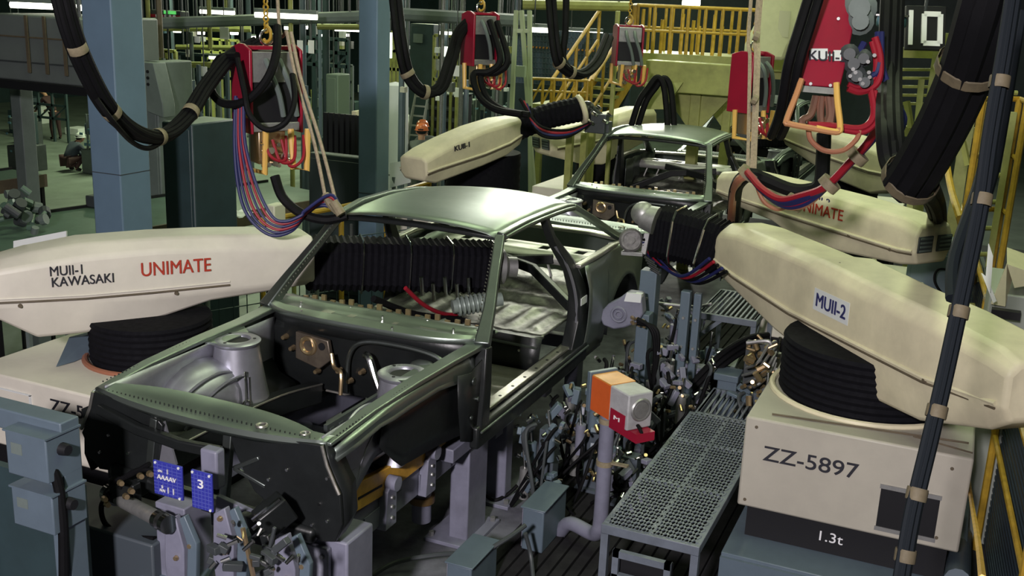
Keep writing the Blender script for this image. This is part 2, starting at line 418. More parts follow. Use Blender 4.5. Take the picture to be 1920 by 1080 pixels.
def unimate(label, T, R, prof, base=None, drum=None, text_items=(), bell=None, paint=CREAM, seam=None, bolts=(), vents=False, group=None):
    """prof rows: s (0 at the boom end), bottom, seam, shoulder, top heights, half widths bottom / side / top"""
    T = V(T); R = V(R); es = (R-T).normalized(); ew = es.cross(Z3).normalized()
    if ew.dot(CAM-(T+R)/2) < 0: ew = -ew
    eh = ew.cross(es)
    if eh.z < 0: eh = -eh
    def fr(s, h, w): return T + es*s + eh*h + ew*w
    bc = drum['c'] if drum else (T+R)/2
    z0 = base['z0'] if base else 0
    root = thing('industrial_robot', label, 'robot', (bc[0], bc[1], z0), group)
    b = MB(); secs = []
    for (s, hb, hm, hs, ht, wb, wm, wt) in prof:
        secs.append([fr(s, hb, wb), fr(s, hm, wm), fr(s, hs, wm), fr(s, ht, wt), fr(s, ht, -wt), fr(s, hs, -wm), fr(s, hm, -wm), fr(s, hb, -wb)])
    b.loft(secs)
    arm = b.build('arm_housing', paint, root, bevel=.022, seg=3, smooth=40)
    if seam:
        m = MB()
        for sg in (1, -1):
            pts = [fr(s, h, sg*(wm+.002)) for s, h, wm in seam]
            m.tube(pts, .0065, 6, smooth=False)
        m.build('seam_line', BROWN, arm)
        m = MB()
        for sg in (1, -1):
            pts = [fr(s, h+.022, sg*(wm+.001)) for s, h, wm in seam]
            m.tube(pts, .012 if paint is CREAM else .006, 8, smooth=False)
        m.build('seam_lip', paint, arm)
    for (s, h, wm) in bolts:
        MB().cyl(fr(s, h, wm-.005), fr(s, h, wm+.012), .014, .010, 10).build('bolt', BROWN, arm)
    for it in text_items:
        ex = es if (es.dot(_r2) > 0) else -es
        text(it['t'], fr(it['s'], it['h'], it['w']+.003), ex, eh + ew*it.get('tilt', 0), it['H'], 'lettering', it['m'], arm, width=it.get('W'), bold=it.get('b', .02))
        if it.get('plate'):
            Hh = it['H']; ww = it['W']; o = fr(it['s'], it['h'], it['w']+.001)
            MB().fbox(o, ex, eh, ew, (-.03, ww+.03), (-.025, Hh+.025), (0, .0012)).build('label_plate', it['plate'], arm)
    if vents:
        s = prof[-1][0]; hm = vents
        for sg in (-1, 1):
            vn = MB().fbox(fr(s+.003, hm, sg*.1), ew, eh, es, (-.075, .075), (-.06, .06), (0, .012)).build('vent_panel', DGREY, arm, bevel=.004)
            m = MB()
            for k in range(4): m.fbox(fr(s+.014, hm-.045+k*.03, sg*.1), ew, eh, es, (-.06, .06), (-.007, .007), (0, .006))
            m.build('vent_slat', GREYG, vn)
    if drum:
        c = V(drum['c']); r = drum['r']; zb = drum['z0']; zt = drum['z1']
        m = MB(); pr = [(0, zb)]; k = drum.get('n', 9)
        for i in range(2*k+1): pr.append((r*(1 - .0*i/k)*(1.0 if i % 2 else .975), zb+(zt-zb)*i/(2*k)))
        pr.append((0, zt)); m.lathe((c.x, c.y, 0), Z3, pr, 40)
        m.build('turret_bellows', CLOTHB, root)
        MB().torus((c.x, c.y, zb+.005), Z3, r*1.07, .018, 44).build('turret_ring', COPPERH if drum.get('copper') else paint, root)
    if base:
        x0, x1, y0, y1, zb, zt = (base[k] for k in ('x0', 'x1', 'y0', 'y1', 'zb', 'zt'))
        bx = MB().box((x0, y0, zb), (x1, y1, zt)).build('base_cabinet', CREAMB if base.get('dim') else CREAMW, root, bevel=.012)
        MB().box((x0+.05, y0+.05, base['z0']), (x1-.05, y1-.05, zb)).build('plinth', BLACK, root)  # support below the cabinet, coloured black as the shadow gap there
        for it in base.get('text', ()):
            text(it['t'], (it['x'], y0-.003, it['z']), X3, Z3, it['H'], 'lettering', it['m'], bx, width=it.get('W'), bold=.01)
        for (x, z) in base.get('screws', ()):
            MB().cyl((x, y0+.004, z), (x, y0-.005, z), .010, .008, 10).build('screw', BROWN, bx)
    if bell:
        o, pos, L = bellows('boom_bellows', bell['pts'], bell['r'], root, CLOTHB, bell.get('pleats', 22), 16, bell.get('sq', 1))
        for s in bell.get('wires', ()): ring_wire(pos, s*L, bell['r']*1.05, o, square=bell.get('sq', 1))
    return root, fr, arm

# ---- near right robot
Tr1 = at(1360, 465, 'z', 1.42); Rr1 = at(1870, 700, 'z', 1.5)
pf = [(.14, -.10, -.06, .10, .155, .13, .18, .10),
      (.30, -.15, -.065, .155, .235, .15, .195, .125),
      (.55, -.20, -.075, .19, .25, .15, .20, .13),
      (1.07, -.30, -.10, .20, .245, .15, .20, .12),
      (1.42, -.33, -.115, .20, .24, .155, .20, .12),
      (1.55, -.345, -.12, .185, .255, .16, .205, .165),
      (2.15, -.36, -.115, .155, .225, .16, .205, .15),
      (2.55, -.335, -.11, .15, .215, .16, .205, .15),
      (3.02, -.20, -.09, .12, .18, .15, .20, .14),
      (3.12, -.13, -.07, .085, .135, .12, .17, .12)]
near_right, frR1, armR1 = unimate('cream robot on the box marked ZZ-5897, its big arm nearest the camera at right',
    Tr1, Rr1, pf,
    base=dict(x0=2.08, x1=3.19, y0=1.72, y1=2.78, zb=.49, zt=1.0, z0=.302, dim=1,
        text=[dict(t='ZZ-5897', x=2.19, z=.775, H=.082, W=.48, m=INK)],
        screws=[(2.14, .95), (2.12, .53), (3.1, .93), (3.08, .55)]),
    drum=dict(c=V((2.60, 2.40, 0)), r=.47, z0=1.0, z1=1.32, n=8),
    text_items=[dict(t='MUII-2', s=1.60, h=.0, w=.204, H=.075, W=.30, m=NAVYINK, plate=WHITE)],
    seam=[(.15, -.045, .18), (.55, -.085, .20), (1.3, -.13, .20), (2.6, -.115, .205), (3.08, -.075, .185)],
    bolts=[(.52, -.07, .20), (2.62, -.10, .205), (1.62, .24, .1), (2.4, .2, .1)])
bx = [c for c in near_right.children if c.name.startswith('base_cabinet')][0]
# hatch opening, dark inside a light frame, and the raised strips on the box top
hx0, hx1 = 2.79, 3.07; hz0, hz1 = .545, .755
MB().box((hx0, 1.716, hz0), (hx1, 1.7205, hz1)).build('access_hatch', BLACK, bx)
m = MB()
m.box((hx0-.006, 1.712, hz1), (hx1+.006, 1.722, hz1+.022)).box((hx0-.006, 1.712, hz0-.022), (hx1+.006, 1.722, hz0)); m.build('hatch_rail', ALU, bx)
text('1.3t', (2.52, 1.765, .37), X3, Z3, .055, 'lettering', WHITEINK, [c for c in near_right.children if c.name.startswith('plinth')][0], width=.12)
m = MB(); m.tube([(2.2, 1.80, 1.008), (3.16, 1.9, 1.010)], .006, 6, smooth=False); m.tube([(2.9, 1.86, 1.008), (3.18, 1.78, 1.008)], .005, 6, smooth=False)
m.build('top_wire', BROWN, bx)
# boom and gun of the near right robot, reaching to the car's rear quarter
tip = frR1(.16, .0, 0); W0 = at(1232, 432, 'x', .98)
o, pos, L = bellows('boom_bellows', [tip, tip.lerp(W0, .5)+V((0, 0, .02)), W0], .178, near_right, CLOTHB, 20, 16, 1)
for s in (.03, .38, .74): ring_wire(pos, s*L, .186, o, rad=.009)
wr = at(1200, 405, 'x', .9)
m = MB(); m.ball(wr+V((.02, 0, .02)), .085, 20); m.cyl(wr+V((.12, 0, -.02)), wr+V((.02, 0, 0)), .10, .085)
m.build('wrist_joint', ALU, near_right)
c2 = at(1183, 450, 'x', .84); ax = (CAM-c2).normalized()
m = MB(); m.lathe(c2, ax, [(0, -.05), (.085, -.05), (.085, .01), (.07, .03), (.055, .03), (.055, .015), (.03, .015), (.03, .03), (0, .03)], 28)
gr = m.build('tool_flange', FLANGE, near_right)
m = MB(); m.bar(c2+V((-.06, 0, -.10)), c2+V((.10, 0, -.09)), .05, .03); m.bar(c2+V((.10, 0, -.09)), c2+V((.11, .02, .06)), .04, .03); m.build('tool_bracket', ALU, gr, bevel=.004)
for k, (mt, d) in enumerate(((BLUEH, .0), (REDH, .03), (RUBBER, .06), (BLUEH, .09), (RUBBER, .12))):
    a = W0+V((.05+d, .0, -.13)); e = at(1330+k*8, 485+k*6, 'y', 3.2)
    MB().tube([c2+V((.09, 0, -.06+.02*k)), a+V((0, 0, -.12-.01*k)), a.lerp(e, .5)+V((0, 0, -.16)), e], .012, 8).build('gun_hose', mt, near_right)
m = MB()
for k in range(5):
    q = c2+V((.12+.012*k, -.03, -.10-.02*k)); m.cyl(q, q+V((.08, -.02, -.03)), .012, .008, 8)
m.build('hose_fitting', CHROME, near_right)

# ---- near left robot
Tl1 = at(590, 490, 'z', 1.36); Rl1 = at(-40, 540, 'z', 1.36)
pf = [(.05, -.115, -.08, .125, .20, .13, .175, .125),
      (.41, -.14, -.085, .15, .235, .15, .19, .13),
      (.71, -.16, -.09, .175, .25, .15, .20, .13),
      (1.02, -.24, -.09, .19, .255, .15, .205, .13),
      (1.43, -.285, -.09, .18, .25, .15, .205, .12),
      (1.69, -.285, -.08, .155, .215, .15, .205, .10),
      (1.90, -.15, -.07, .13, .165, .13, .19, .09),
      (2.02, -.10, -.06, .09, .12, .11, .16, .08)]
near_left, frL1, armL1 = unimate('pale cream robot at far left, red and black lettering along its low arm',
    Tl1, Rl1, pf, paint=CREAMW,
    base=dict(x0=-2.15, x1=-.98, y0=.49, y1=1.6, zb=.44, zt=.88, z0=.012,
        text=[dict(t='ZZ-5916', x=-1.53, z=.735, H=.075, W=.42, m=INK)]),
    drum=dict(c=V((-1.42, 1.18, 0)), r=.36, z0=.88, z1=1.14, n=7, copper=True),
    text_items=[dict(t='UNIMATE', s=1.115, h=.045, w=.206, H=.082, W=.40, m=REDINK, b=.008),
                dict(t='KAWASAKI', s=1.60, h=.025, w=.206, H=.055, W=.33, m=INK, b=.012),
                dict(t='MUII-1', s=1.605, h=.09, w=.206, H=.055, W=.17, m=INK, b=-.01)],
    seam=[(.6, -.055, .198), (1.05, -.06, .206), (1.43, -.06, .206), (1.69, -.05, .206), (1.9, -.045, .19)],
    bolts=[(.92, -.075, .205), (1.77, -.07, .20)])
bx = [c for c in near_left.children if c.name.startswith('base_cabinet')][0]
m = MB(); m.box((-2.12, .482, .70), (-1.68, .492, .705)).box((-1.685, .48, .5), (-1.675, .492, .80)).box((-2.1, .48, .795), (-1.675, .492, .803)); m.build('door_edge', WHITE, bx)
p = at(75, 690, 'y', .492)
m = MB(); m.prism([at(130, 632, 'z', 1.0), at(155, 630, 'z', 1.0), at(150, 668, 'z', .885), at(105, 688, 'z', .885)], V((.02, .12, 0))); m.build('side_plate', BLUEG, near_left)
# its boom passes through the car's window opening
tip = frL1(.06, .0, 0); E1 = at(930, 500, 'x', .12)
tip2 = at(650, 495, 'y', tip.y+.25)
o, pos, L = bellows('boom_bellows', [tip, tip.lerp(E1, .5), E1], .165, near_left, CLOTHB, 30, 16, 1)
for s in (.28, .52, .74, .97): ring_wire(pos, s*L, .173, o, rad=.006)
g0 = at(860, 575, 'x', .05)
m = MB(); m.lathe(E1, E1-tip, [(0, 0), (.12, 0), (.12, .05), (.07, .08), (.07, .14), (0, .14)], 24); m.build('wrist_joint', ALU, near_left)
m = MB()
for k in range(7): m.torus(g0+V((.022*k, .02*k, .004*k)), (1, .8, .2), .055, .011, 20, 6)
m.cyl(g0-V((.03, .03, 0)), g0+V((.22, .19, .04)), .045, .045, 16)
m.build('gun_transformer_coil', PALEG, near_left)
m = MB()
for k in range(5):
    q = at(790+k*22, 520+(k % 2)*12, 'x', -.05+.03*k); m.cyl(q, q+V((.0, .02, -.12)), .012, .012, 10)
m.build('air_cylinder', CHROME, near_left)
m = MB(); m.tube([at(760, 540, 'x', -.1), at(800, 575, 'x', -.05), at(850, 590, 'x', .0), at(900, 565, 'x', .1)], .014, 8); m.build('gun_hose', REDH, near_left)
m = MB(); m.tube([at(700, 560, 'x', -.2), at(780, 590, 'x', -.1), at(870, 600, 'x', .05)], .022, 8); m.build('gun_hose', RUBBER, near_left)

# ---- second right robot
Tr2 = at(1352, 350, 'z', 1.5); Rr2 = at(1700, 440, 'z', 1.5)
pf = [(.12, -.045, -.03, .10, .16, .12, .17, .12), (.35, -.10, -.03, .14, .20, .14, .19, .14), (.85, -.14, -.06, .15, .20, .15, .20, .15),
      (1.05, -.20, -.07, .15, .20, .15, .20, .15), (1.6, -.23, -.08, .13, .19, .16, .205, .16), (2.22, -.19, -.09, .09, .16, .16, .205, .16), (2.36, -.16, -.08, .05, .125, .15, .19, .15)]
second_right, frR2, armR2 = unimate('cream robot behind the near right arm, red lettering and two vents on its end',
    Tr2, Rr2, pf, drum=dict(c=at(1560, 452, 'z', 1.1), r=.36, z0=.95, z1=1.36, n=7),
    base=dict(x0=1.55, x1=2.75, y0=5.0, y1=6.1, zb=.45, zt=.95, z0=.0),
    text_items=[dict(t='UNIMATE', s=1.17, h=.025, w=.204, H=.085, W=.50, m=REDINK, b=.008), dict(t='MUII-2', s=1.25, h=.115, w=.19, H=.05, W=.26, m=NAVYINK)],
    seam=[(.15, -.02, .172), (.85, -.05, .20), (1.05, -.06, .20), (1.6, -.075, .205), (2.22, -.092, .207), (2.34, -.085, .195)],
    bolts=[(.45, -.02, .19), (1.75, -.07, .205), (2.15, -.09, .2)], vents=-.012)
# ---- second left robot, boom raised over the second car
Tl2 = at(985, 265, 'z', 1.62); Rl2 = at(815, 320, 'z', 1.45)
pf = [(.22, .02, .10, .28, .31, .10, .14, .08), (.5, -.04, .07, .29, .335, .13, .18, .10), (.9, -.06, .05, .29, .325, .14, .18, .11), (1.3, -.07, .05, .25, .29, .14, .18, .11), (1.6, -.075, .05, .20, .245, .14, .18, .12), (1.75, -.02, .03, .17, .20, .12, .17, .12)]
second_left, frL2, armL2 = unimate('cream robot left of the second car, boom reaching up to the right',
    Tl2, Rl2, pf, drum=dict(c=at(905, 345, 'z', 1.15), r=.40, z0=.85, z1=1.5, n=8),
    base=dict(x0=-2.5, x1=-1.3, y0=6.0, y1=7.1, zb=.4, zt=.85, z0=0),
    text_items=[dict(t='KUII-1', s=1.36, h=.19, w=.182, H=.05, W=.22, m=INK)],
    seam=[(.25, .11, .145), (.5, .08, .182), (.9, .055, .182), (1.6, .055, .182), (1.74, .045, .172)],
    bolts=[(.75, .07, .18), (1.55, .065, .18)])
tip = frL2(.25, .16, 0); E1 = atd(1085, 205, depth(tip)+.1)
o, pos, L = bellows('boom_bellows', [tip, tip.lerp(E1, .5)+V((0, 0, .03)), E1], .135, second_left, CLOTHB, 14, 14, .2)
m = MB(); m.torus(E1+V((.03, 0, 0)), (E1-tip), .13, .03, 24, 8); m.build('boom_flange', CREAM, second_left)
m = MB(); q = atd(1100, 205, depth(E1)); m.ball(q, .09, 14); q2 = atd(1125, 222, depth(E1)); m.cyl(q, q2, .08, .06, 16); m.build('wrist_joint', STEELD, second_left)
q3 = atd(1118, 240, depth(E1)); q4 = atd(1140, 235, depth(E1))
m = MB(); m.box(q3-V((.11, .06, .05)), q3+V((.11, .06, .06))); m.box(q4-V((.03, .06, .16)), q4+V((.03, .06, .04))); m.box(q3+V((-.05, -.06, .05)), q3+V((.12, .05, .15))); m.build('weld_gun', DGREY, second_left, bevel=.008)
m = MB()
for du, dv in ((1112, 212), (1132, 226), (1105, 228), (1140, 214), (1120, 200)):
    q = atd(du, dv, depth(E1)-.12); m.cyl(q, q+V((.05, -.03, -.015)), .022, .016, 10)
m.build('gun_fitting', CHROME, second_left)
for k, mt in enumerate((RUBBER, REDH, BLUEH, RUBBER)):
    MB().tube([atd(975+k*6, 185+k*5, depth(tip)-.2), atd(1010, 235+k*5, depth(tip)-.25), atd(1060, 245+k*4, depth(tip)-.2), atd(1105, 232, depth(E1)-.1)], .018, 8).build('gun_hose', mt, second_left)
# ---- third left robot, seen from its rear
Tl3 = at(1215, 240, 'z', 1.6); Rl3 = at(1035, 270, 'z', 1.45)
pf = [(.0, -.10, -.02, .20, .26, .13, .18, .12), (.25, -.16, -.02, .22, .29, .15, .20, .13), (.8, -.32, -.03, .17, .24, .15, .21, .14), (1.1, -.27, -.04, .15, .22, .15, .21, .16), (1.52, -.12, -.05, .11, .17, .16, .21, .16), (1.58, -.09, -.04, .09, .14, .15, .2, .15)]
third_left, frL3, armL3 = unimate('cream robot behind the second car windscreen, dark vents facing the camera',
    Tl3, Rl3, pf, drum=dict(c=at(1130, 315, 'z', 1.1), r=.34, z0=.9, z1=1.35, n=6),
    base=dict(x0=-1.75, x1=-.75, y0=7.9, y1=9.0, zb=.4, zt=.95, z0=0), vents=.03, seam=[(.05, .0, .184), (.8, -.02, .212), (1.5, -.03, .212)])
# ---- third right robot
Tr3 = at(1470, 262, 'z', 1.5); Rr3 = at(1700, 330, 'z', 1.5)
pf = [(.22, .0, .03, .17, .23, .14, .18, .12), (.7, -.08, .01, .19, .26, .16, .2, .14), (1.6, -.22, -.03, .20, .27, .17, .21, .15), (2.4, -.25, -.05, .19, .25, .17, .21, .15), (3.05, -.08, -.02, .14, .2, .15, .19, .14)]
third_right, frR3, armR3 = unimate('cream robot arm far right behind the red hanging controller and black hoses',
    Tr3, Rr3, pf, drum=dict(c=at(1590, 345, 'z', 1.1), r=.36, z0=.9, z1=1.4, n=6),
    base=dict(x0=1.3, x1=2.3, y0=9.1, y1=10.2, zb=.4, zt=.9, z0=0), seam=[(.25, .045, .184), (.7, .025, .204), (1.6, -.015, .214), (2.4, -.03, .214), (3.0, .0, .195)])
tip = frR3(.25, .08, 0); E1 = atd(1395, 258, depth(tip)-.1)
bellows('boom_bellows', [tip, tip.lerp(E1, .5), E1], .13, third_right, CLOTHB, 16, 14, .8)
m = MB(); m.box(E1-V((.16, .1, .1)), E1+V((.05, .1, .12))); m.cyl(E1-V((.2, .1, 0)), E1-V((.2, -.1, 0)), .09); m.build('weld_gun', DGREY, third_right, bevel=.01)
# ------------------------------------------------------------------ the car body shells
def lerp(a, b, t): return a+(b-a)*t
def interp(tab, x):
    for (x0, y0), (x1, y1) in zip(tab, tab[1:]):
        if x <= x1: return lerp(y0, y1, max(0, (x-x0)/(x1-x0)))
    return tab[-1][1]
SHELF = mat('galvanised_shelf_steel', (.62, .61, .58), .45, .45, noise=.15, scale=8)
STEELC = mat('mottled_floor_steel', (.25, .245, .23), .40, .9, noise=.75, scale=9, bump=.25, bscale=14)
def make_car(label):
    car = thing('car_body_shell', label, 'car body', (0, 2.1, .6), 'bare car bodies on the line')
    TH = .006
    # --- roof skin
    m = MB(); rows = []
    for i in range(15):
        v = i/14; y = lerp(1.88, 3.16, v); hw = interp([(1.88, .535), (2.4, .565), (3.16, .53)], y); zc = interp([(1.88, 1.785), (2.1, 1.812), (2.5, 1.825), (2.9, 1.81), (3.16, 1.765)], y)
        row = []
        for j in range(17):
            u = j/8-1; x = u*hw
            z = zc - .05*abs(u)**2.4 - (.012 if abs(u) > .99 else 0)
            row.append((x, y - (.035*(1-u*u) if i == 0 else .035*(1-u*u)*(1-v)) + .05*(1-u*u)*v, z))
        rows.append(row)
    m.grid(rows); m.build('roof', STEELO, car, solid=TH, smooth=60)
    def box_rail(name, pts, wdt, hgt, mt=STEEL, up=(0, 0, 1), parent=car, bevel=.008):
        pts = [V(p) for p in pts]; b = MB()
        secs = []
        for i, p in enumerate(pts):
            t = (pts[min(i+1, len(pts)-1)]-pts[max(i-1, 0)]).normalized(); sx = t.cross(V(up)).normalized(); sy = sx.cross(t)
            ww = wdt[i] if isinstance(wdt, (list, tuple)) else wdt; hh = hgt[i] if isinstance(hgt, (list, tuple)) else hgt
            secs.append([p+sx*ww/2+sy*hh/2, p-sx*ww/2+sy*hh/2, p-sx*ww/2-sy*hh/2, p+sx*ww/2-sy*hh/2])
        b.loft(secs); return b.build(name, mt, parent, bevel=bevel, smooth=40)
    # header under the front roof edge, rear header
    box_rail('windscreen_header', [(-.53, 1.925, 1.722), (-.27, 1.90, 1.738), (0, 1.89, 1.744), (.27, 1.90, 1.738), (.53, 1.925, 1.722)], .07, .028, STEELD)
    box_rail('rear_header', [(-.50, 3.14, 1.70), (0, 3.19, 1.735), (.50, 3.14, 1.70)], .06, .03, STEELD)
    m = MB()
    for y in (2.25, 2.7): m.loft([[(x, y+dy, interp([(0, 1.80), (.3, 1.79), (.52, 1.755)], abs(x))-dz) for dy, dz in ((-.03, 0), (.03, 0), (.02, .025), (-.02, .025))] for x in (-.53, -.3, 0, .3, .53)])
    m.build('roof_bow', STEELD, car)
    for s in (-1, 1):
        # A pillar, its inner flange with weld pips
        ap = box_rail('windscreen_pillar', [(s*.705, 1.36, 1.25), (s*.66, 1.54, 1.41), (s*.60, 1.72, 1.57), (s*.545, 1.90, 1.735)], [.085, .066, .058, .055], [.07, .055, .05, .05], STEEL)
        m = MB()
        for k in range(26):
            t = .05+k/29; p = V((s*.655, 1.385, 1.295)).lerp(V((s*.517, 1.895, 1.755)), t); m.cyl(p, p+V((-s*.002, -.006, .006)), .004, .003, 6)
        m.build('spot_weld_seam', STEELB, ap)
        box_rail('door_pillar', [(s*.712, 1.37, 1.25), (s*.718, 1.35, 1.05), (s*.716, 1.32, .76)], [.07, .075, .085], [.07, .09, .11], STEELD, up=(0, 1, 0))
        # roof side rail with gutter
        box_rail('roof_side_rail', [(s*.545, 1.90, 1.735), (s*.572, 2.2, 1.765), (s*.575, 2.55, 1.765), (s*.555, 2.9, 1.745), (s*.53, 3.12, 1.715)], .05, .05, STEEL)
        m = MB(); m.tube([(s*.575, 1.92, 1.735), (s*.602, 2.2, 1.765), (s*.605, 2.55, 1.765), (s*.585, 2.9, 1.745), (s*.555, 3.12, 1.715)], .009, 6); m.build('gutter', STEELO, car)
        # B pillar: slim above the belt, deep channel below
        box_rail('centre_pillar', [(s*.57, 2.50, 1.755), (s*.60, 2.58, 1.60), (s*.655, 2.76, 1.40), (s*.69, 2.86, 1.22), (s*.70, 2.88, 1.0), (s*.70, 2.78, .80)], [.055, .06, .09, .15, .17, .15], [.05, .05, .06, .08, .09, .09], STEELD, up=(s, 0, .25))
        m = MB()
        for dy in (-.085, .085):
            m.tube([(s*.625, 2.62+dy*.4, 1.56), (s*.672, 2.77+dy*.7, 1.40), (s*.712, 2.865+dy, 1.20), (s*.722, 2.885+dy, 1.0), (s*.715, 2.79+dy*.8, .80)], .011, 6)
        m.build('pillar_flange', LILACM, car)
        MB().box((s*.742, 2.82, 1.12), (s*.735, 2.93, 1.17)).build('striker_plate', WHITE, car)
        m = MB(); m.prism([(s*.738, 2.85, .86), (s*.738, 2.92, .86), (s*.742, 2.95, .95), (s*.742, 2.94, 1.05), (s*.742, 2.86, 1.05)], (s*.003, 0, 0)); m.build('pillar_opening', BLACK, car)
        # C pillar / fastback rail
        box_rail('rear_pillar', [(s*.53, 3.10, 1.725), (s*.575, 3.38, 1.60), (s*.625, 3.70, 1.45), (s*.655, 3.95, 1.345)], [.065, .07, .075, .09], .04, STEELO)
        box_rail('quarter_window_sill', [(s*.70, 2.82, 1.385), (s*.715, 3.15, 1.395), (s*.705, 3.5, 1.395), (s*.675, 3.9, 1.35)], .05, .03, STEELB)
        # rocker: outer sill, bright tread
        box_rail('outer_sill', [(s*.728, 1.24, .765), (s*.735, 1.6, .768), (s*.735, 2.3, .772), (s*.73, 2.95, .778)], .055, .13, STEELD, bevel=.014)
        t = MB().box((s*.64, 1.36, .835), (s*.71, 2.74, .857)).build('sill_tread', STEELB, car, bevel=.005)
        for k in range(7):
            y = 1.5+k*.18; MB().cyl((s*.682, y, .8565), (s*.682, y, .8585), .010, .010, 10).build('drain_hole', BLACK, t)
        MB().tube([(s*.765, 1.26, .80), (s*.768, 2.0, .806), (s*.764, 2.95, .81)], .007, 6).build('sill_crease', STEELO, car)
        # quarter panel with wheel arch
        m = MB(); rows = []; yc, zc, ra = 3.64, .80, .365
        ys = sorted(set([2.9, 2.98, 3.08, 3.18] + [round(yc - (ra+.035)*math.cos(math.pi*k/16), 3) for k in range(17)] + [4.08, 4.18, 4.26]))
        for y in ys:
            zt = interp([(2.9, 1.385), (3.4, 1.40), (3.9, 1.365), (4.26, 1.325)], y)
            zb = interp([(2.9, .74), (3.2, .74), (4.1, .80), (4.26, .86)], y)
            d = (ra**2-(y-yc)**2)
            if d > 0: zb = max(zb, zc+math.sqrt(d))
            row = []
            for k in range(9):
                f = k/8; z = lerp(zb, zt, f)
                bul = interp([(.74, .735), (.95, .765), (1.15, .772), (1.25, .762), (1.262, .752), (1.40, .715)], z)
                bul -= interp([(2.9, .0), (3.9, .0), (4.26, .055)], y)
                r = math.hypot(y-yc, z-zc)
                if r < ra+.05: bul += .018*(1-(r-ra)/.05)
                row.append((s*bul, y, z))
            rows.append(row)
        m.grid(rows); q = m.build('quarter_panel', STEELO, car, solid=TH, smooth=50)
        m = MB(); rows = []
        for k in range(17):
            a = math.pi*k/16; rows.append([(s*(.785-.06*j-(.0 if j else 0)), yc-math.cos(a)*(ra-.004*j), zc+math.sin(a)*(ra-.012*j)) for j in range(6)])
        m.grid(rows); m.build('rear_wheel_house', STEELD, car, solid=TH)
        m = MB(); rows = []
        for k in range(17):
            a = math.pi*k/16; rows.append([(s*lerp(.48, .40, 1-j/4), yc-math.cos(a)*ra*j/4, zc+math.sin(a)*(ra-.05)*j/4+.0) for j in range(5)])
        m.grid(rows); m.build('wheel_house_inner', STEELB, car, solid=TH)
        # inner quarter trim panel, ribbed
        m = MB(); rows = []
        for k in range(13):
            y = 2.92+k*.1; rows.append([(s*(.63+.02*math.sin(k*2.2)), y, z) for z in (.95, 1.1, 1.22, 1.36)])
        m.grid(rows); m.build('inner_quarter_panel', STEEL, car, solid=TH)
        # --- engine bay side: rail, apron, strut tower, wheel bulge
        box_rail('fender_rail', [(s*.635, -.03, 1.20), (s*.64, .3, 1.232), (s*.648, .7, 1.245), (s*.655, 1.05, 1.245), (s*.675, 1.38, 1.25)], [.05, .065, .075, .08, .09], [.02, .024, .026, .028, .03], STEELO, bevel=.006)
        m = MB()
        for k in range(52):
            y = .02+k*.0255; m.cyl((s*.655, y, 1.222+.028*min(1, y/.6)), (s*.655, y, 1.228+.028*min(1, y/.6)), .004, .003, 6)
        m.build('spot_weld_seam', STEELD, car)
        m = MB(); rows = []
        for (y, z, dz) in ((-.03, 1.19, .06), (.15, 1.21, .075), (.33, 1.225, .07), (.45, 1.232, .085), (.6, 1.235, .085), (.9, 1.235, .09), (1.1, 1.235, .12), (1.25, 1.235, .2), (1.33, 1.24, .34)):
            rows.append([(s*.672, y, z), (s*.685, y, z-dz*.35), (s*.678, y, z-dz*.8), (s*.69, y, z-dz)])
        m.grid(rows); m.build('rail_skirt', STEELO, car, solid=TH)
        m = MB(); rows = []
        for k in range(23):
            y = -.02+k*.06; d = .33**2-(y-.74)**2
            zb = .80 if d <= 0 else .80+math.sqrt(d)
            if y < .41: zb = lerp(.74, .98, max(0, min(1, (y-.05)/.36)))
            rows.append([(s*(.618-.012*j/5), y, lerp(min(zb, 1.13), 1.225, j/5)) for j in range(6)])
        m.grid(rows); m.build('apron_panel', LILACM, car, solid=TH)
        m = MB(); rows = []
        for k in range(15):
            y = .40+.98*k/14; zt = interp([(.4, 1.14), (.55, 1.16), (1.05, 1.15), (1.2, 1.10), (1.38, .95)], y); zb = interp([(.4, 1.02), (.5, .93), (.6, .84), (1.0, .80), (1.2, .77), (1.38, .74)], y)
            rows.append([(s*lerp(.64, .655+.03*max(0, (y-1.0)/.38), j/4), y, lerp(zb, zt, j/4)) for j in range(5)])
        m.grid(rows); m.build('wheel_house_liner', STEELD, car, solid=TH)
        m = MB(); m.grid([[(s*.70, 1.08, 1.17), (s*.715, 1.2, 1.15), (s*.725, 1.36, 1.2)], [(s*.70, 1.10, .98), (s*.722, 1.2, .98), (s*.73, 1.36, .98)], [(s*.70, 1.14, .78), (s*.722, 1.2, .76), (s*.73, 1.34, .74)]]); cs = m.build('cowl_side_panel', STEELD, car, solid=TH)
        for (y, z, r) in ((1.22, 1.10, .022), (1.28, .98, .014), (1.2, .9, .012), (1.3, .84, .016)): MB().cyl((s*.728, y, z), (s*.735, y, z), r, r, 12).build('panel_hole', STEEL, cs)
        # domed wheel bulge ahead of the tower, facing the bay
        m = MB(); rows = []
        for i in range(13):
            a = math.pi*i/12; row = []
            for j in range(9):
                bq = math.pi/2*j/8
                row.append((s*(.62-.26*math.sin(bq)**.8*(.35+.65*math.sin(a))), .62-.40*math.cos(a)*math.cos(bq*.9), .80+.36*math.sin(a)*math.cos(bq*.92)))
            rows.append(row)
        m.grid(rows); wbz = m.build('front_wheel_house', LILACM, car, solid=TH, smooth=60)
        for off in (.0, .1):
            m = MB(); pts = []
            for i in range(13):
                a = math.pi*(.12+.6*i/12); pts.append((s*(.555-.11*math.sin(a)-off*.5), .56-.33*math.cos(a)+off, .82+.305*math.sin(a)-off*.4))
            m.tube(pts, .008, 6); m.build('pressed_bead', LILACM, wbz)
        tx, ty = s*.515, .84
        m = MB(); pr = []
        for i in range(9):
            t = i/8; pr.append((lerp(.20, .118, t**.7), lerp(.80, 1.205, t)))
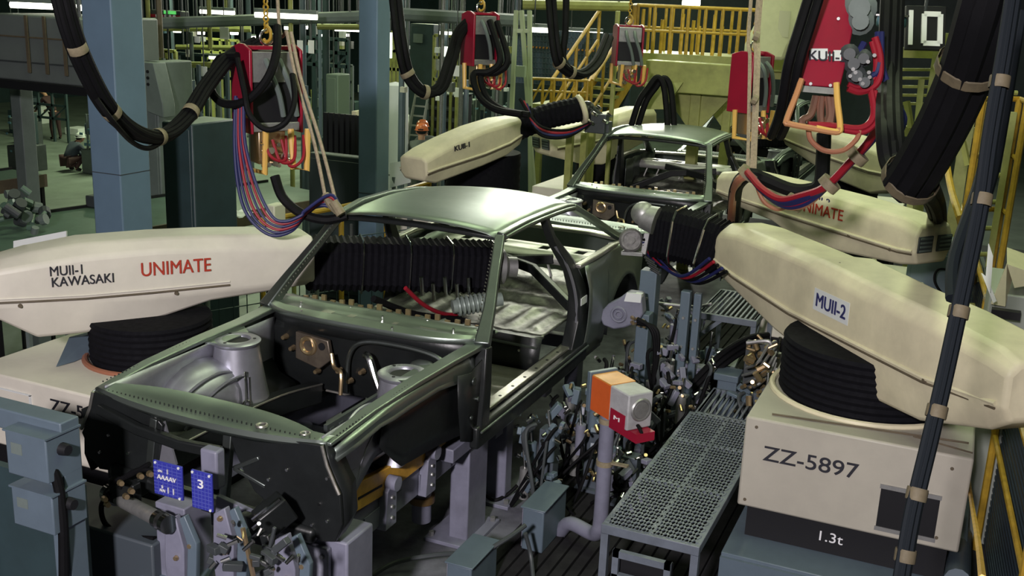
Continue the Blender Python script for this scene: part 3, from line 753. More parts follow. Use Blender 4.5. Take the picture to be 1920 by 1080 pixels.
        pr += [(.128, 1.212), (.130, 1.226), (.112, 1.236), (.078, 1.236), (.070, 1.226), (.062, 1.20), (.062, 1.12)]
        m.lathe((tx, ty, 0), Z3, pr, 36)
        for vv in m.bm.verts: vv.co.x = s*min(s*vv.co.x, .606)
        tw = m.build('strut_tower', LILACM, car, smooth=50)
        m = MB(); m.cyl((tx, ty, 1.15), (tx, ty, 1.224), .063, .063, 24); m.build('tower_opening', BLACK, tw)
        for k in range(3):
            a = k*2.1+.5; m = MB().cyl((tx+.096*math.cos(a), ty+.096*math.sin(a), 1.234), (tx+.096*math.cos(a), ty+.096*math.sin(a), 1.238), .009, .009, 10); m.build('stud_hole', BLACK, tw)
        m = MB(); m.prism([(s*.62, ty-.13, 1.235), (s*.62, ty+.2, 1.235), (tx+s*.02, ty+.13, 1.232), (tx+s*.02, ty-.11, 1.232)], (0, 0, -.012)); m.build('tower_gusset', STEELO, tw)
        for k in range(3):
            m = MB(); q = V((tx-s*.13, ty-.10+.03*k, 1.02-.04*k)); m.tube([q+V((0, 0, .08)), q+V((-s*.01, -.01, 0)), q+V((-s*.025, -.03, -.08))], .006, 6); m.torus(q+V((-s*.02, -.02, -.09)), (s, 1, 0), .018, .005, 14, 6); m.build('brake_line_clip', CHROME, tw)
        # chassis rail low in the bay
        box_rail('chassis_rail', [(s*.37, -.02, .86), (s*.365, .5, .86), (s*.36, .95, .845), (s*.35, 1.35, .79)], .085, .12, STEELD)
        MB().tube([(s*.325, -.02, .915), (s*.32, .5, .918), (s*.315, .95, .905), (s*.305, 1.34, .85)], .006, 6).build('rail_flange', STEELB, car)
        m = MB(); rows = []
        for k in range(9):
            y = .0+k*.16; rows.append([(s*.41, y, .80), (s*.46, y, .86), (s*.56, y, .90), (s*.615, y, .98)])
        m.grid(rows); m.build('lower_apron', STEELD, car, solid=TH)
        # front lamp panel
        if s > 0: out = [(.13, 1.165), (.635, 1.205), (.66, 1.12), (.70, 1.04), (.725, 1.0), (.735, .86), (.70, .77), (.62, .75), (.55, .80), (.35, .86), (.27, .90), (.22, .97), (.17, 1.06)]
        else: out = [(-.24, 1.11), (-.30, 1.165), (-.635, 1.205), (-.665, 1.13), (-.72, 1.10), (-.70, 1.02), (-.725, .98), (-.70, .93), (-.71, .87), (-.66, .845), (-.63, .81), (-.40, .83), (-.27, .93)]
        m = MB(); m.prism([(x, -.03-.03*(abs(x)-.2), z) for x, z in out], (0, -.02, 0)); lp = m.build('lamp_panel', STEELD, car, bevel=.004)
        lit = [(.62, .93), (.66, .86), (.58, .82), (.35, .98), (.45, 1.05), (.66, 1.06)] if s > 0 else [(-.56, 1.0), (-.45, .93), (-.62, .9), (-.5, 1.08)]
        for x, z in lit:
            y = -.05-.03*(abs(x)-.2); MB().cyl((x, y+.004, z), (x, y-.006, z), .011, .007, 10).build('fixing_stud', CHROME, lp)
        m = MB(); m.tube([(x, -.052-.03*(abs(x)-.2), z) for x, z in ((s*.635, 1.205), (s*.66, 1.12), (s*.70, 1.04), (s*.722, 1.0))], .008, 6, smooth=False); m.build('panel_edge', STEELB, lp)
        m = MB(); rows = []
        for (x, z) in [(s*.635, 1.205), (s*.66, 1.12), (s*.70, 1.04), (s*.725, 1.0), (s*.735, .86), (s*.70, .78)]:
            rows.append([(x, -.045, z), (x-s*.004, .02 if s > 0 else -.03, z), (x-s*.015, .08 if s > 0 else -.015, z+.01)])
        m.grid(rows); m.build('panel_return', STEELD, lp, solid=TH)
        m = MB(); m.bar((s*.33, .02, .84), (s*.36, -.16, .80), .07, .09); m.box((s*.29, -.20, .74), (s*.44, -.15, .86)); m.build('bumper_bracket', STEELD, car, bevel=.006)
    # --- radiator support
    m = MB(); rows = []
    for k in range(25):
        u = k/12-1; x = u*.64; a = 1-abs(u)**3
        wd = .035+.125*max(0, 1-abs(u+.08)**2.6*1.2); z = 1.215
        yf = -.045-.045*max(0, 1-u*u)
        rows.append([(x, yf+.03, z-.05-.02*a), (x, yf+.004, z-.030*a-.012), (x, yf+.014, z-.022*a), (x, yf+.02+wd*.42, z-.012*a), (x, yf+.03+wd*.5, z-.002*a), (x, yf+.035+wd, z+.008*a), (x, yf+.04+wd, z-.03)])
    m.grid(rows); rs = m.build('radiator_support', STEELO, car, solid=TH, smooth=35)
    m = MB()
    for k in range(48):
        x = -.6+k*1.2/47; m.cyl((x, -.028, 1.195), (x, -.028, 1.214), .004, .003, 6)
    m.build('spot_weld_seam', STEELD, rs)
    m = MB(); m.torus((.30, -.03, 1.216), Z3, .022, .007, 20, 6); m.torus((.52, -.02, 1.222), Z3, .02, .004, 20, 6); m.build('support_boss', STEELB, rs)
    box_rail('grille_reinforcement', [(-.60, -.07, 1.13), (-.35, -.09, 1.085), (-.1, -.095, 1.065), (.12, -.085, 1.07)], .04, .05, STEELD)
    box_rail('lower_crossmember', [(-.55, -.05, .83), (-.2, -.06, .80), (.2, -.06, .785), (.6, -.05, .77)], .07, .075, STEELD, bevel=.02)
    m = MB(); m.bar((.13, -.04, 1.15), (.10, -.05, .82), .045, .03); m.bar((.16, -.05, .99), (.30, -.05, 1.07), .02, .02); m.bar((.16, -.05, .99), (.33, -.05, .94), .018, .018); m.bar((-.28, -.05, 1.14), (-.33, -.05, .84), .04, .03); m.build('support_strut', STEEL, car, bevel=.004)
    m = MB(); m.prism([(-.30, -.03, 1.10), (-.25, -.03, 1.12), (-.17, -.05, .93), (-.28, -.05, .90)], (0, .012, 0)); m.build('latch_bracket', LILACM, car)
    # --- cowl and firewall
    m = MB(); rows = []
    for k in range(29):
        u = k/14-1; x = u*.69; bow = .06*(1-u*u)
        rows.append([(x, 1.235-bow*.2+.13*abs(u)**5, 1.262), (x, 1.245-bow*.2+.13*abs(u)**5, 1.288), (x, 1.31+.08*abs(u)**5, 1.298), (x, 1.335+.07*abs(u)**5, 1.284), (x, 1.43+.04*abs(u)**5, 1.288), (x, 1.455+.04*abs(u)**5, 1.30), (x, 1.54+.02*abs(u)**5, 1.288), (x, 1.555, 1.265), (x, 1.60+(.022 if k % 2 else 0), 1.262+(.02 if k % 3 == 0 else 0))])
    m.grid(rows); cw = m.build('cowl_panel', STEELO, car, solid=TH, smooth=35)
    for x, y, a, b in ((-.28, 1.37, .07, .025), (-.12, 1.37, .045, .025), (.36, 1.40, .10, .02), (.16, 1.38, .03, .02)):
        MB().box((x-a/2, y-b, 1.283), (x+a/2, y+b, 1.2895)).build('cowl_patch', STEELB, cw)
    for x, y in ((-.5, 1.42), (-.2, 1.48), (.05, 1.42), (.3, 1.49), (.5, 1.42), (-.4, 1.28), (.2, 1.27)):
        MB().cyl((x, y, 1.28), (x, y, 1.302), .010, .007, 8).build('cowl_stud', CHROME, cw)
    m = MB()
    for k in range(20):
        x = -.6+k*.064; m.box((x, 1.585, 1.26), (x+.03, 1.60, 1.285+.012*(k % 3)))
    m.build('cowl_tabs', BRASS, cw)
    m = MB(); rows = []
    for k in range(21):
        u = k/10-1; x = u*.67; b2 = .10*(1-u*u)
        rows.append([(x, 1.25+.12*abs(u)**5, 1.268), (x, 1.27+.1*abs(u)**5, 1.20), (x, 1.30, 1.17), (x, 1.32, 1.02), (x, 1.335, .93), (x, 1.40, .80), (x, 1.5, .76)])
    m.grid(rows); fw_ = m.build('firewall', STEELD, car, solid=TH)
    MB().tube([(-.10, 1.285, .86), (-.08, 1.275, 1.08), (.02, 1.262, 1.185), (.25, 1.26, 1.205), (.48, 1.265, 1.18), (.58, 1.275, 1.09)], .014, 8).build('tunnel_arch_bead', STEEL, fw_)
    m = MB(); m.prism([(-.42, 1.245, 1.18), (-.2, 1.245, 1.16), (-.18, 1.245, 1.05), (-.26, 1.24, .98), (-.42, 1.24, 1.02)], (0, .03, 0)); m.build('pedal_plate', BRASS if False else mat('heat_tinted_steel', (.20, .165, .13), .35, .7, noise=.4, scale=14), fw_, bevel=.006)
    MB().torus((-.33, 1.24, 1.11), (0, 1, 0), .045, .014, 20, 8).build('steering_hole_ring', BRASS, fw_)
    MB().cyl((-.24, 1.238, 1.12), (-.24, 1.25, 1.12), .022, .022, 14).build('wiring_hole', BLACK, fw_)
    for x, z in ((-.05, 1.1), (.36, 1.12)):
        pass
    m = MB(); m.tube([(-.16, 1.22, 1.10), (-.13, 1.20, 1.03), (-.06, 1.16, 1.02), (-.05, 1.14, .90)], .012, 8); m.build('fuel_pipe', BRASS, fw_)
    m = MB(); m.tube([(.06, 1.22, 1.13), (.10, 1.20, 1.12), (.15, 1.18, 1.02), (.20, 1.17, .92)], .02, 10); m.build('heater_pipe', CHROME, fw_)
    m = MB(); m.ball((.42, 1.24, 1.10), .075, 14, (1.3, .5, .8)); m.build('heater_bulge', STEELO, fw_)
    m = MB()
    for (x, z) in ((-.52, 1.12), (-.47, 1.06), (-.15, .98), (-.08, .93), (.0, 1.0), (-.3, .95), (.3, 1.0)):
        m.cyl((x, 1.30, z), (x, 1.26, z), .018, .012, 8)
    m.build('firewall_fitting', BRASS, fw_)
    # --- floor: footwell, tunnel, seat step, corrugated rear floor
    m = MB(); rows = []
    for i in range(28):
        y = 1.42+i*.034; row = []
        for j in range(33):
            x = -.64+j*.04; z = .775 + .012*math.sin(i*1.25)*(1 if abs(x) > .2 else 0)
            t = max(0, 1-abs(x)/.17); z += .15*min(1, t*1.7)
            row.append((x, y, z))
        rows.append(row)
    m.grid(rows); m.build('front_floor_pan', STEELB, car, solid=TH, smooth=40)
    m = MB(); rows = []
    for j in range(17):
        x = -.64+j*.08; rows.append([(x, 2.35, .78), (x, 2.37, .90), (x, 2.40, .985), (x, 2.44, .99)])
    m.grid(rows); ss = m.build('seat_step', STEELD, car, solid=TH)
    MB().tube([(-.62, 2.375, .93), (0, 2.375, .94), (.62, 2.375, .93)], .01, 6).build('step_bead', STEEL, ss)
    for x, z in ((.25, .93), (.12, .96), (.5, .9), (-.2, .95)): MB().cyl((x, 2.372, z), (x, 2.362, z), .012, .009, 8).build('step_stud', CHROME, ss)
    m = MB(); rows = []
    for i in range(30):
        y = 2.44+i*.04; row = []
        for j in range(50):
            x = -.63+j*1.26/49; z = .99 + .013*max(-.4, math.sin(x*38+.3*y))*(1 if 2 < i < 14 and abs(x) < .55 else .0) + .003*math.sin(i*2.3+j*1.4) + (.02 if 16 < i < 19 else 0)
            z += interp([(2.44, 0), (3.1, .01), (3.35, .12), (3.6, .14)], y)
            row.append((x, y, z))
        rows.append(row)
    m.grid(rows); m.build('rear_floor_pan', STEELC, car, solid=TH, smooth=40)
    # tunnel clutter and cross brace seen through the doors
    box_rail('rear_brace', [(-.60, 3.05, 1.02), (-.2, 3.3, 1.2), (.3, 3.42, 1.26)], .05, .07, STEELD)
    box_rail('rear_brace', [(.60, 3.0, 1.05), (.2, 3.28, 1.2), (-.3, 3.42, 1.26)], .05, .07, STEELD)
    # parcel shelf with stamped holes
    m = MB(); xs = [-.64, -.5, -.42, -.22, -.14, .14, .22, .42, .5, .64]; ys = [3.42, 3.48, 3.60, 3.66]; holes = {(1, 1), (3, 1), (5, 1), (7, 1)}
    for i in range(9):
        for j in range(3):
            if j == 1 and i in (1, 3, 5, 7): continue
            m._add([(xs[i], ys[j], 1.30), (xs[i+1], ys[j], 1.30), (xs[i+1], ys[j+1], 1.30), (xs[i], ys[j+1], 1.30)], [(0, 1, 2, 3)])
    bmesh.ops.remove_doubles(m.bm, verts=m.bm.verts, dist=1e-4)
    ps = m.build('parcel_shelf', SHELF, car, solid=TH*1.5)
    m = MB(); m.grid([[(x, 3.42+.0*abs(x), 1.30), (x, 3.40, 1.26), (x, 3.41, 1.22)] for x in (-.64, -.3, 0, .3, .64)]); m.build('shelf_lip', SHELF, ps, solid=TH)
    m = MB()
    for sx in (-1, 1):
        for k in range(4):
            m.bar((sx*(.1+.14*k), 3.44, 1.23), (sx*(.17+.14*k), 3.44, 1.03), .02, .012)
    m.box((-.64, 3.43, 1.00), (.64, 3.45, 1.06)); m.build('bulkhead_strut', SHELF, car)
    # hatch opening frame, boot floor, tail panel
    box_rail('hatch_sill', [(-.66, 4.12, 1.31), (-.3, 4.2, 1.315), (.3, 4.2, 1.315), (.66, 4.12, 1.31)], .10, .03, STEELB)
    m = MB(); rows = []
    for i in range(8): rows.append([(x, 3.6+i*.09, 1.03+.01*math.sin(i*2.1+x*9)) for x in [-.6+.12*k for k in range(11)]])
    m.grid(rows); m.build('boot_floor', STEEL, car, solid=TH)
    m = MB(); rows = []
    for k in range(11):
        u = k/5-1; x = u*.70; yy = 4.30-.06*u*u; rows.append([(x, yy-.06, 1.325), (x, yy, 1.28), (x, yy+.02, 1.1), (x, yy, .9), (x, yy-.05, .83)])
    m.grid(rows); m.build('tail_panel', STEELO, car, solid=TH)
    return car
car1 = make_car('bare grey steel car body in front, engine bay facing the camera')
car2 = copy_tree(car1); car2.location.y += 5.04; car2['label'] = 'second bare car body directly behind the front one, under the pale robots'
car3 = copy_tree(car1); car3.location.y += 10.3; car3['label'] = 'farthest bare car body, only its roof showing below the yellow-green frame'
# ------------------------------------------------------------------ hanging welding controllers
def px_frame(u, v, D):
    """a world-upright frame at a photo point, facing roughly the way line equipment faces"""
    return atd(u, v, D), D/FPX
def controller(name, label, u0, v0, u1, v1, D, yaw, red_w=.36, side=-1, detail=True, hook_v=-160, group=None):
    """u0..u1, v0..v1: photo extent of the housing"""
    c = atd((u0+u1)/2, v1, D); H = (v1-v0)*D/FPX; Wd = (u1-u0)*D/FPX
    a = math.radians(yaw); ex = V((math.cos(a), math.sin(a), 0)); ey = V((-math.sin(a), math.cos(a), 0))   # ex across the front, ey into depth
    t = thing(name, label, 'welding controller', c, group)
    fwid = Wd*.74; dp = Wd*.55
    x0, x1 = -fwid/2+.12*Wd, fwid/2+.12*Wd
    b = MB().fbox(c, ex, ey, Z3, (x0, x1), (0, dp), (H*.22, H*.93)); body = b.build('housing', BLACK, t, bevel=.01)
    MB().fbox(c, ex, ey, Z3, (x0+.004, x1-.004), (-.012, .0), (H*.63, H*.93)).build('terminal_panel', ALU, t, bevel=.004)
    MB().fbox(c, ex, ey, Z3, (x0+.0, x1), (-.02, dp), (H*.14, H*.23)).build('lower_panel', ALU, t, bevel=.006)
    for sx in ((x0-.02, x0), (x1, x1+.02)):
        m = MB(); ys = (-.03, dp+.03)
        m.prism([c+ex*sx[0]+ey*ys[0]+Z3*H*.12, c+ex*sx[0]+ey*ys[1]+Z3*H*.12, c+ex*sx[0]+ey*ys[1]+Z3*H*.95, c+ex*sx[0]+ey*(dp*.6)+Z3*H*1.0, c+ex*sx[0]+ey*(dp*.3)+Z3*H*1.0, c+ex*sx[0]+ey*ys[0]+Z3*H*.95], ex*.02)
        m.build('side_plate', RED, t, bevel=.005)
    MB().fbox(c, ex, ey, Z3, (x0, x1), (dp*.35, dp*.65), (H*.94, H*.98)).build('top_bar', RED, t, bevel=.004)
    MB().torus(c+ex*((x0+x1)/2)+ey*dp*.5+Z3*H*1.06, ey, .042, .009, 24, 8).build('lifting_ring', CHROME, t)
    top = c+ex*((x0+x1)/2)+ey*dp*.5+Z3*H*1.10
    m = MB(); z = top.z; k = 0
    while z < 5.4:
        if detail:
            m.torus(V((top.x, top.y, z+.02)), X3 if k % 2 else Y3, .017, .006, 10, 5)
            z += .034; k += 1
        else:
            m.tube([V((top.x, top.y, z)), V((top.x, top.y, 5.45))], .012, 6, smooth=False); break
    m.build('suspension_chain', YELLOW, t)
    MB().tube([top+V((.0, 0, .05)), top+V((.03, 0, .02)), top+V((.03, 0, -.03)), top+V((0, 0, -.05)), top+V((-.02, 0, -.035))], .010, 8).build('hook', YELLOW, t)
    # yellow guard handles
    for xa, xb in ((x0-.03, x0+.22*fwid), (x1-.20*fwid, x1+.04)):
        pa, pb = c+ex*xa-ey*.05, c+ex*xb-ey*.05
        m = MB(); rr = .020 if detail else .016
        m.tube([pa+Z3*H*.16+ey*(dp*.9 if xa < 0 else .03), pa-Z3*H*.24+ey*(dp*.8 if xa < 0 else 0), pb-Z3*H*.27-ex*.01, pb+Z3*H*.16], rr, 8, smooth=False)
        m.build('guard_handle', HANDLEY, t)
    if detail:
        m = MB()
        for i in range(14):
            q = c+ex*random.uniform(x0+.05, x1-.03)-ey*.01+Z3*H*random.uniform(-.22, .06); m.cyl(q, q-ey*.05, random.uniform(.012, .022), None, 10)
        m.build('hose_coupling', CHROME, t)
        MB().fbox(c, ex, ey, Z3, (x0+.05, x1-.08), (.02, .16), (-H*.20, H*.14)).build('manifold', BRASS, t, bevel=.006)
        for k in range(3):
            q0 = c+ex*(x0+.06+.06*k)-ey*.03+Z3*H*.06; MB().tube([q0, q0-Z3*(.10+.03*k)-ey*.05+ex*.03, q0-Z3*.12+ex*(.12)-ey*.05, q0+ex*.15+Z3*.02], .010, 8).build('jumper_hose', REDH, t)
        for k in range(2):
            q0 = c+ex*(x0+.3*fwid+k*.09)-ey*.015+Z3*H*.85
            MB().tube([q0, q0-ey*.06-Z3*.06, q0-ey*.05-Z3*.2+ex*.06, q0-ey*.02-Z3*.34+ex*.10], .017, 8).build('terminal_lead', GREYG, t)
    return t, c, ex, ey, H, x0, x1
tA, cA, exA, eyA, HA, xa0, xa1 = controller('hanging_weld_controller', 'red and black hanging controller at left with yellow handles, above the pale left robot arm', 440, 88, 566, 272, 6.6, 60)
text('MUII-1', cA+exA*(xa0-.022)+V((0, 0, HA*.3))+eyA*.12, -eyA, Z3, .035, 'lettering', INK, tA, width=.11)
MB().fbox(cA+exA*(xa0-.021)+eyA*.07+Z3*(HA*.3+.015), -eyA, Z3, -exA, (-.075, .075), (-.03, .035), (0, .001)).build('label_plate', YELLOW, tA)
def hose(o, pts, r, mt, name='hose', n=8): return MB().tube(pts, r, n).build(name, mt, o)
# thick dark lead curling over the left controller
dA = 6.45
hose(tA, [atd(520, 50, dA), atd(518, 100, dA-.1), atd(500, 150, dA-.15), atd(460, 190, dA-.1), atd(415, 192, dA), atd(395, 160, dA+.1), atd(410, 112, dA+.1), atd(445, 105, dA)], .026, RUBBER, 'power_lead')
hose(tA, [atd(445, 110, dA-.1), atd(458, 170, dA-.15), atd(468, 215, dA-.15), atd(500, 243, dA-.15), atd(535, 230, dA-.15), atd(552, 190, dA-.1), atd(548, 140, dA)], .018, RUBBER, 'power_lead')
for k, (mt, r) in enumerate(((BLUEH, .011), (BLUEH, .009), (REDH, .009), (BLUEH, .008), (REDH, .008), (BLUEH, .010))):
    d = dA-.02*k
    hose(tA, [atd(442+k*3, 180+k*4, d), atd(440+k*4, 270, d), atd(447+k*7, 350, d), atd(465+k*9, 405, d), atd(505+k*6, 440-k*5, d), atd(545+k*4, 434-k*6, d), atd(572, 405-k*2, d), atd(600+k*4, 385-k*4, d), atd(640, 395, d)], r, mt)
hose(tA, [atd(515, 330, dA), atd(530, 370, dA), atd(565, 400, dA), atd(610, 412, dA), atd(650, 405, dA)], .030, RUBBER, 'power_lead')
m = MB(); m.tube([atd(625, 378, dA-.1), atd(640, 402, dA-.1)], .03, 10); m.build('hose_wrap', TAPE, tA)
# ropes holding the dress pack
rp = thing('guy_rope', 'pair of tan ropes slanting from the left controller down to the front roof corner', 'rope', atd(640, 400, 6.4))
for k in (0, 1):
    m = MB(); P = [atd(538+k*8, 60, 6.5), atd(556+k*9, 150, 6.48), atd(590+k*12, 270, 6.45), atd(612+k*22, 380+k*15, 6.4)]
    m.tube(P, .011, 6); m.build('rope_strand', ROPE, rp)
m = MB(); m.tube([atd(610, 365, 6.4), atd(622, 385, 6.38), atd(634, 396, 6.38)], .026, 8); m.build('rope_knot', TAPE, rp)
MB().tube([atd(538, 60, 6.5), atd(520, -10, 6.6), V((atd(520, -10, 6.6).x, atd(520, -10, 6.6).y, 5.3))], .011, 6).build('rope_strand', ROPE, rp)

# right near red controller (seen on its flat red side)
D = 5.4
t = thing('hanging_weld_controller', 'big red tapered hanging controller at top right with white lettering', 'welding controller', atd(1545, 170, D))
F = [atd(1515, -60, D), atd(1607, -60, D), atd(1598, 60, D), atd(1590, 100, D), atd(1575, 165, D), atd(1503, 160, D), atd(1490, 150, D), atd(1512, 60, D)]
nrm = (CAM-atd(1545, 80, D)); nrm.z = 0; nrm.normalize()
m = MB(); m.prism(F, -nrm*.03); rp_ = m.build('side_plate', RED, t, bevel=.006)
m = MB(); m.prism([F[0], F[1], F[2], F[3], F[4], F[5], F[7]], -nrm*.02)
for vv in m.bm.verts: vv.co -= nrm*.34
m.build('side_plate', RED, t, bevel=.006)
m = MB(); b_ = [p.lerp(atd(1548, 70, D), .06)-nrm*.032 for p in F]; m.prism(b_, -nrm*.30); m.build('housing', BLACK, t)
lz = atd(1517, 113, D); ux = (atd(1590, 117, D)-lz); ux.normalize()
text('KUII-2', lz+nrm*.004, ux, (atd(1517, 93, D)-lz).normalized(), .05, 'lettering', INK, t, width=.19, bold=.02)
for (a, b, c_, d_) in ((1520, 1552, 91, 111), (1563, 1577, 94, 114), (1552, 1563, 101, 105)):
    m = MB(); m.prism([atd(a, d_, D-.001), atd(b, d_, D-.001), atd(b, c_, D-.001), atd(a, c_, D-.001)], nrm*.002); m.build('label_plate', WHITE, t)
m = MB(); m.prism([atd(1500, 160, D), atd(1574, 166, D), atd(1573, 178, D), atd(1502, 172, D)], -nrm*.34); m.build('lower_panel', ALU, t)
for (u, v) in ((1572, 35), (1557, 160), (1520, 157)): MB().cyl(atd(u, v, D)-nrm*.003, atd(u, v, D)+nrm*.008, .010, .008, 10).build('bolt', ALU, t)
for sgn, P in ((0, [(1503, 148), (1494, 175), (1475, 225), (1480, 232), (1520, 240), (1568, 248), (1574, 240)]), (1, [(1568, 155), (1570, 190), (1575, 235), (1570, 247), (1530, 240)])):
    m = MB(); m.tube([atd(u, v, D-.06) for u, v in P], .016, 8); m.build('guard_handle', HANDLEY if sgn else mat('worn_orange_grip_paint', (.45, .21, .09), .45), t)
for k, P in enumerate(([(1540, 180), (1538, 210), (1540, 232)], [(1530, 180), (1520, 215), (1505, 225), (1505, 238)], [(1552, 180), (1555, 215), (1548, 235)], [(1560, 178), (1560, 210), (1556, 236)])):
    m = MB(); m.tube([atd(u, v, D+.1) for u, v in P], .020, 8); m.build('copper_shunt', mat('dull_copper', (.24, .13, .09), .45, .6), t)
hose(t, [atd(1640, 70, D), atd(1650, 110, D), atd(1645, 155, D), atd(1615, 172, D), atd(1590, 165, D)], .019, REDH)
hose(t, [atd(1634, 78, D), atd(1642, 112, D), atd(1637, 148, D), atd(1610, 164, D), atd(1590, 158, D)], .014, REDH)
hose(t, [atd(1632, 165, D), atd(1638, 215, D), atd(1615, 240, D), atd(1560, 236, D), atd(1515, 234, D)], .018, REDH)
hose(t, [atd(1640, 170, D), atd(1647, 218, D), atd(1622, 247, D), atd(1580, 244, D)], .014, REDH)
hose(t, [atd(1516, 236, D), atd(1520, 262, D), atd(1545, 282, D), atd(1580, 282, D), atd(1605, 262, D), atd(1612, 245, D)], .014, COPPERH)
hose(t, [atd(1652, 60, D+.1), atd(1655, 130, D+.1), atd(1680, 190, D+.1), atd(1695, 225, D+.1), atd(1680, 262, D+.1)], .017, BLUEH)
hose(t, [atd(1645, 60, D+.1), atd(1648, 128, D+.1), atd(1671, 192, D+.1), atd(1686, 228, D+.1), atd(1672, 262, D+.1)], .015, BLUEH)
hose(t, [atd(1620, 80, D), atd(1602, 120, D), atd(1612, 145, D), atd(1640, 140, D), atd(1648, 118, D)], .018, BLUEH)
for (u, v, r) in ((1592, 100, .05), (1600, 118, .05), (1618, 108, .045), (1605, 140, .05), (1620, 152, .045), (1610, 15, .09), (1612, 40, .07)):
    q = atd(u, v, D+.05); MB().lathe(q, nrm, [(0, 0), (r, 0), (r, .06), (r*.6, .08), (r*.6, .12), (0, .12)], 14).build('air_regulator', GREYG if r > .06 else DGREY, t)
m = MB()
for k in range(9):
    q = atd(random.uniform(1592, 1640), random.uniform(95, 165), D-.03); m.cyl(q, q+nrm*.04, .012, .010, 8)
m.build('hose_coupling', CHROME, t)
# the hose bundle dropping from it to the second right boom
hb = thing('hose_bundle', 'red and blue hose bundle sagging from the red controller onto the second right boom', 'hose bundle', atd(1420, 330, 7.0))
Pth = [(1655, 215), (1640, 255), (1600, 300), (1555, 345), (1510, 375), (1470, 382), (1435, 362), (1415, 340), (1400, 325)]
for k, (mt, r) in enumerate(((REDH, .022), (BLUEH, .024), (BLUEH, .02), (REDH, .016), (BLUEH, .018), (COPPERH, .012))):
    P = []
    for i, (u, v) in enumerate(Pth):
        f = i/(len(Pth)-1); P.append(atd(u + (k-2.5)*3.2*(1-f*.3), v + (k-2.5)*(-2.0 if i < 4 else 3.2), lerp(5.5, 6.75, f)))
    MB().tube(P, r, 8).build('hose', mt, hb)
hose(hb, [atd(1545, 250, 6.6), atd(1543, 300, 6.6), atd(1538, 345, 6.6), atd(1515, 357, 6.65), atd(1480, 355, 6.7), atd(1430, 335, 6.75), atd(1405, 328, 6.75), atd(1382, 348, 6.9), atd(1376, 395, 7.5), atd(1374, 450, 8.0)], .045, RUBBER, 'power_lead')
hose(hb, [atd(1405, 328, 6.7), atd(1385, 338, 6.75), atd(1375, 370, 7.1), atd(1370, 430, 7.8)], .028, COPPERH)
hose(hb, [atd(1415, 335, 6.7), atd(1430, 375, 6.7), atd(1455, 392, 6.7), atd(1475, 388, 6.7)], .014, COPPERH)
for (u, v, d) in ((1402, 325, 6.72), (1555, 345, 5.95), (1607, 293, 5.75), (1490, 380, 6.3)):
    q = atd(u, v, d); MB().cyl(q-V((.016, 0, .02)), q+V((.016, 0, .02)), .062, .062, 14).build('cloth_tie', TAPE, hb)
# tan ropes hanging down onto that boom
rp = thing('guy_rope', 'frayed tan rope hanging vertically onto the second right boom', 'rope', atd(1410, 320, 6.8))
for k, (u0, u1, r) in enumerate(((1424, 1412, .024), (1408, 1402, .013))):
    P = [V((atd(u0+1, -30, 6.9).x, atd(u0+1, -30, 6.9).y, 5.3)), atd(u0, 0, 6.9), atd((u0*2+u1)/3, 110, 6.88), atd((u0+2*u1)/3, 220, 6.85), atd(u1, 322, 6.8)]
    MB().tube(P, r, 6).build('rope_strand', ROPE, rp)
for v in (66, 185): MB().tube([atd(1420-v*.03-4, v, 6.82), atd(1420-v*.03+4, v+4, 6.82)], .032, 8).build('rope_knot', TAPE, rp)

controller('hanging_weld_controller', 'red hanging controller in the middle distance over the second left robot', 868, 25, 932, 138, 9.6, 56, detail=True)
controller('hanging_weld_controller', 'black and silver hanging controller before the yellow stairs', 1140, 48, 1200, 135, 11.2, 30, detail=True)
controller('hanging_weld_controller', 'narrow red hanging controller partly hidden behind the frayed rope', 1375, 100, 1445, 228, 8.4, 62, detail=True)
# ------------------------------------------------------------------ hanging cable bundles
def bundle(label, path, r, strands, mtl=RUBBER, ties=(), name='cable_bundle', group=None, spread=None, tie_h=.045, tie_m=None):
    """path rows (u, v, depth); goes up to the roof steel from its first point"""
    P = [atd(*p) for p in path]
    t = thing(name, label, 'cable bundle', P[-1], group)
    Pd = spline(P, 8)
    for k in range(strands):
        a = 2*math.pi*k/strands; off = (_r2*math.cos(a) + _u2*math.sin(a)*.8 + _fw*math.sin(a+1)*.6)*(spread or r*1.1)
        if strands == 1: off = V((0, 0, 0))
        wob = [random.uniform(.7, 1.2) for _ in Pd]
        MB().tube([p + off for p in P], r, 8).build('cable', mtl, t)
    tot = len(Pd)-1
    for f in ties:
        i = min(tot-1, int(f*tot)); q = Pd[i]; d = (Pd[i+1]-q).normalized()
        R = (spread or r*1.1)*.96+r*1.02 if strands > 1 else r*1.08
        MB().lathe(q-d*.035, d, [(R, 0), (R*1.03, .004), (R*1.03, tie_h-.004), (R, tie_h)], 16).build('tape_wrap', tie_m or TAPE, t)
    return t
bundle('thick black cable bundle looping from top left across the blue pillar to the left controller',
       [(105, -60, 4.9), (128, 40, 5.0), (160, 125, 5.15), (205, 205, 5.35), (255, 248, 5.6), (305, 255, 5.9), (350, 220, 6.1), (385, 165, 6.3), (430, 110, 6.5), (480, 80, 6.6)], .019, 7, ties=(.19, .36, .545, .70), spread=.030)
bundle('thinner black cable sagging under the left cable bundle', [(180, 185, 5.2), (215, 232, 5.3), (250, 268, 5.6), (280, 278, 5.75), (308, 262, 5.9)], .014, 1)
bundle('massive black hose bundle sweeping down from the top right corner', [(1880, -90, 3.4), (1850, 20, 3.5), (1815, 130, 3.7), (1770, 230, 3.9), (1725, 310, 4.1), (1700, 345, 4.2)], .05, 6, ties=(.42, .96), spread=.062, tie_m=TAPEB)
bundle('black hoses looping up from the massive bundle to the red controller', [(1735, 338, 4.6), (1700, 335, 4.75), (1676, 305, 4.9), (1668, 240, 5.0), (1668, 150, 5.6), (1672, 40, 5.7), (1676, -60, 5.8)], .034, 4, ties=(.08,), spread=.04)
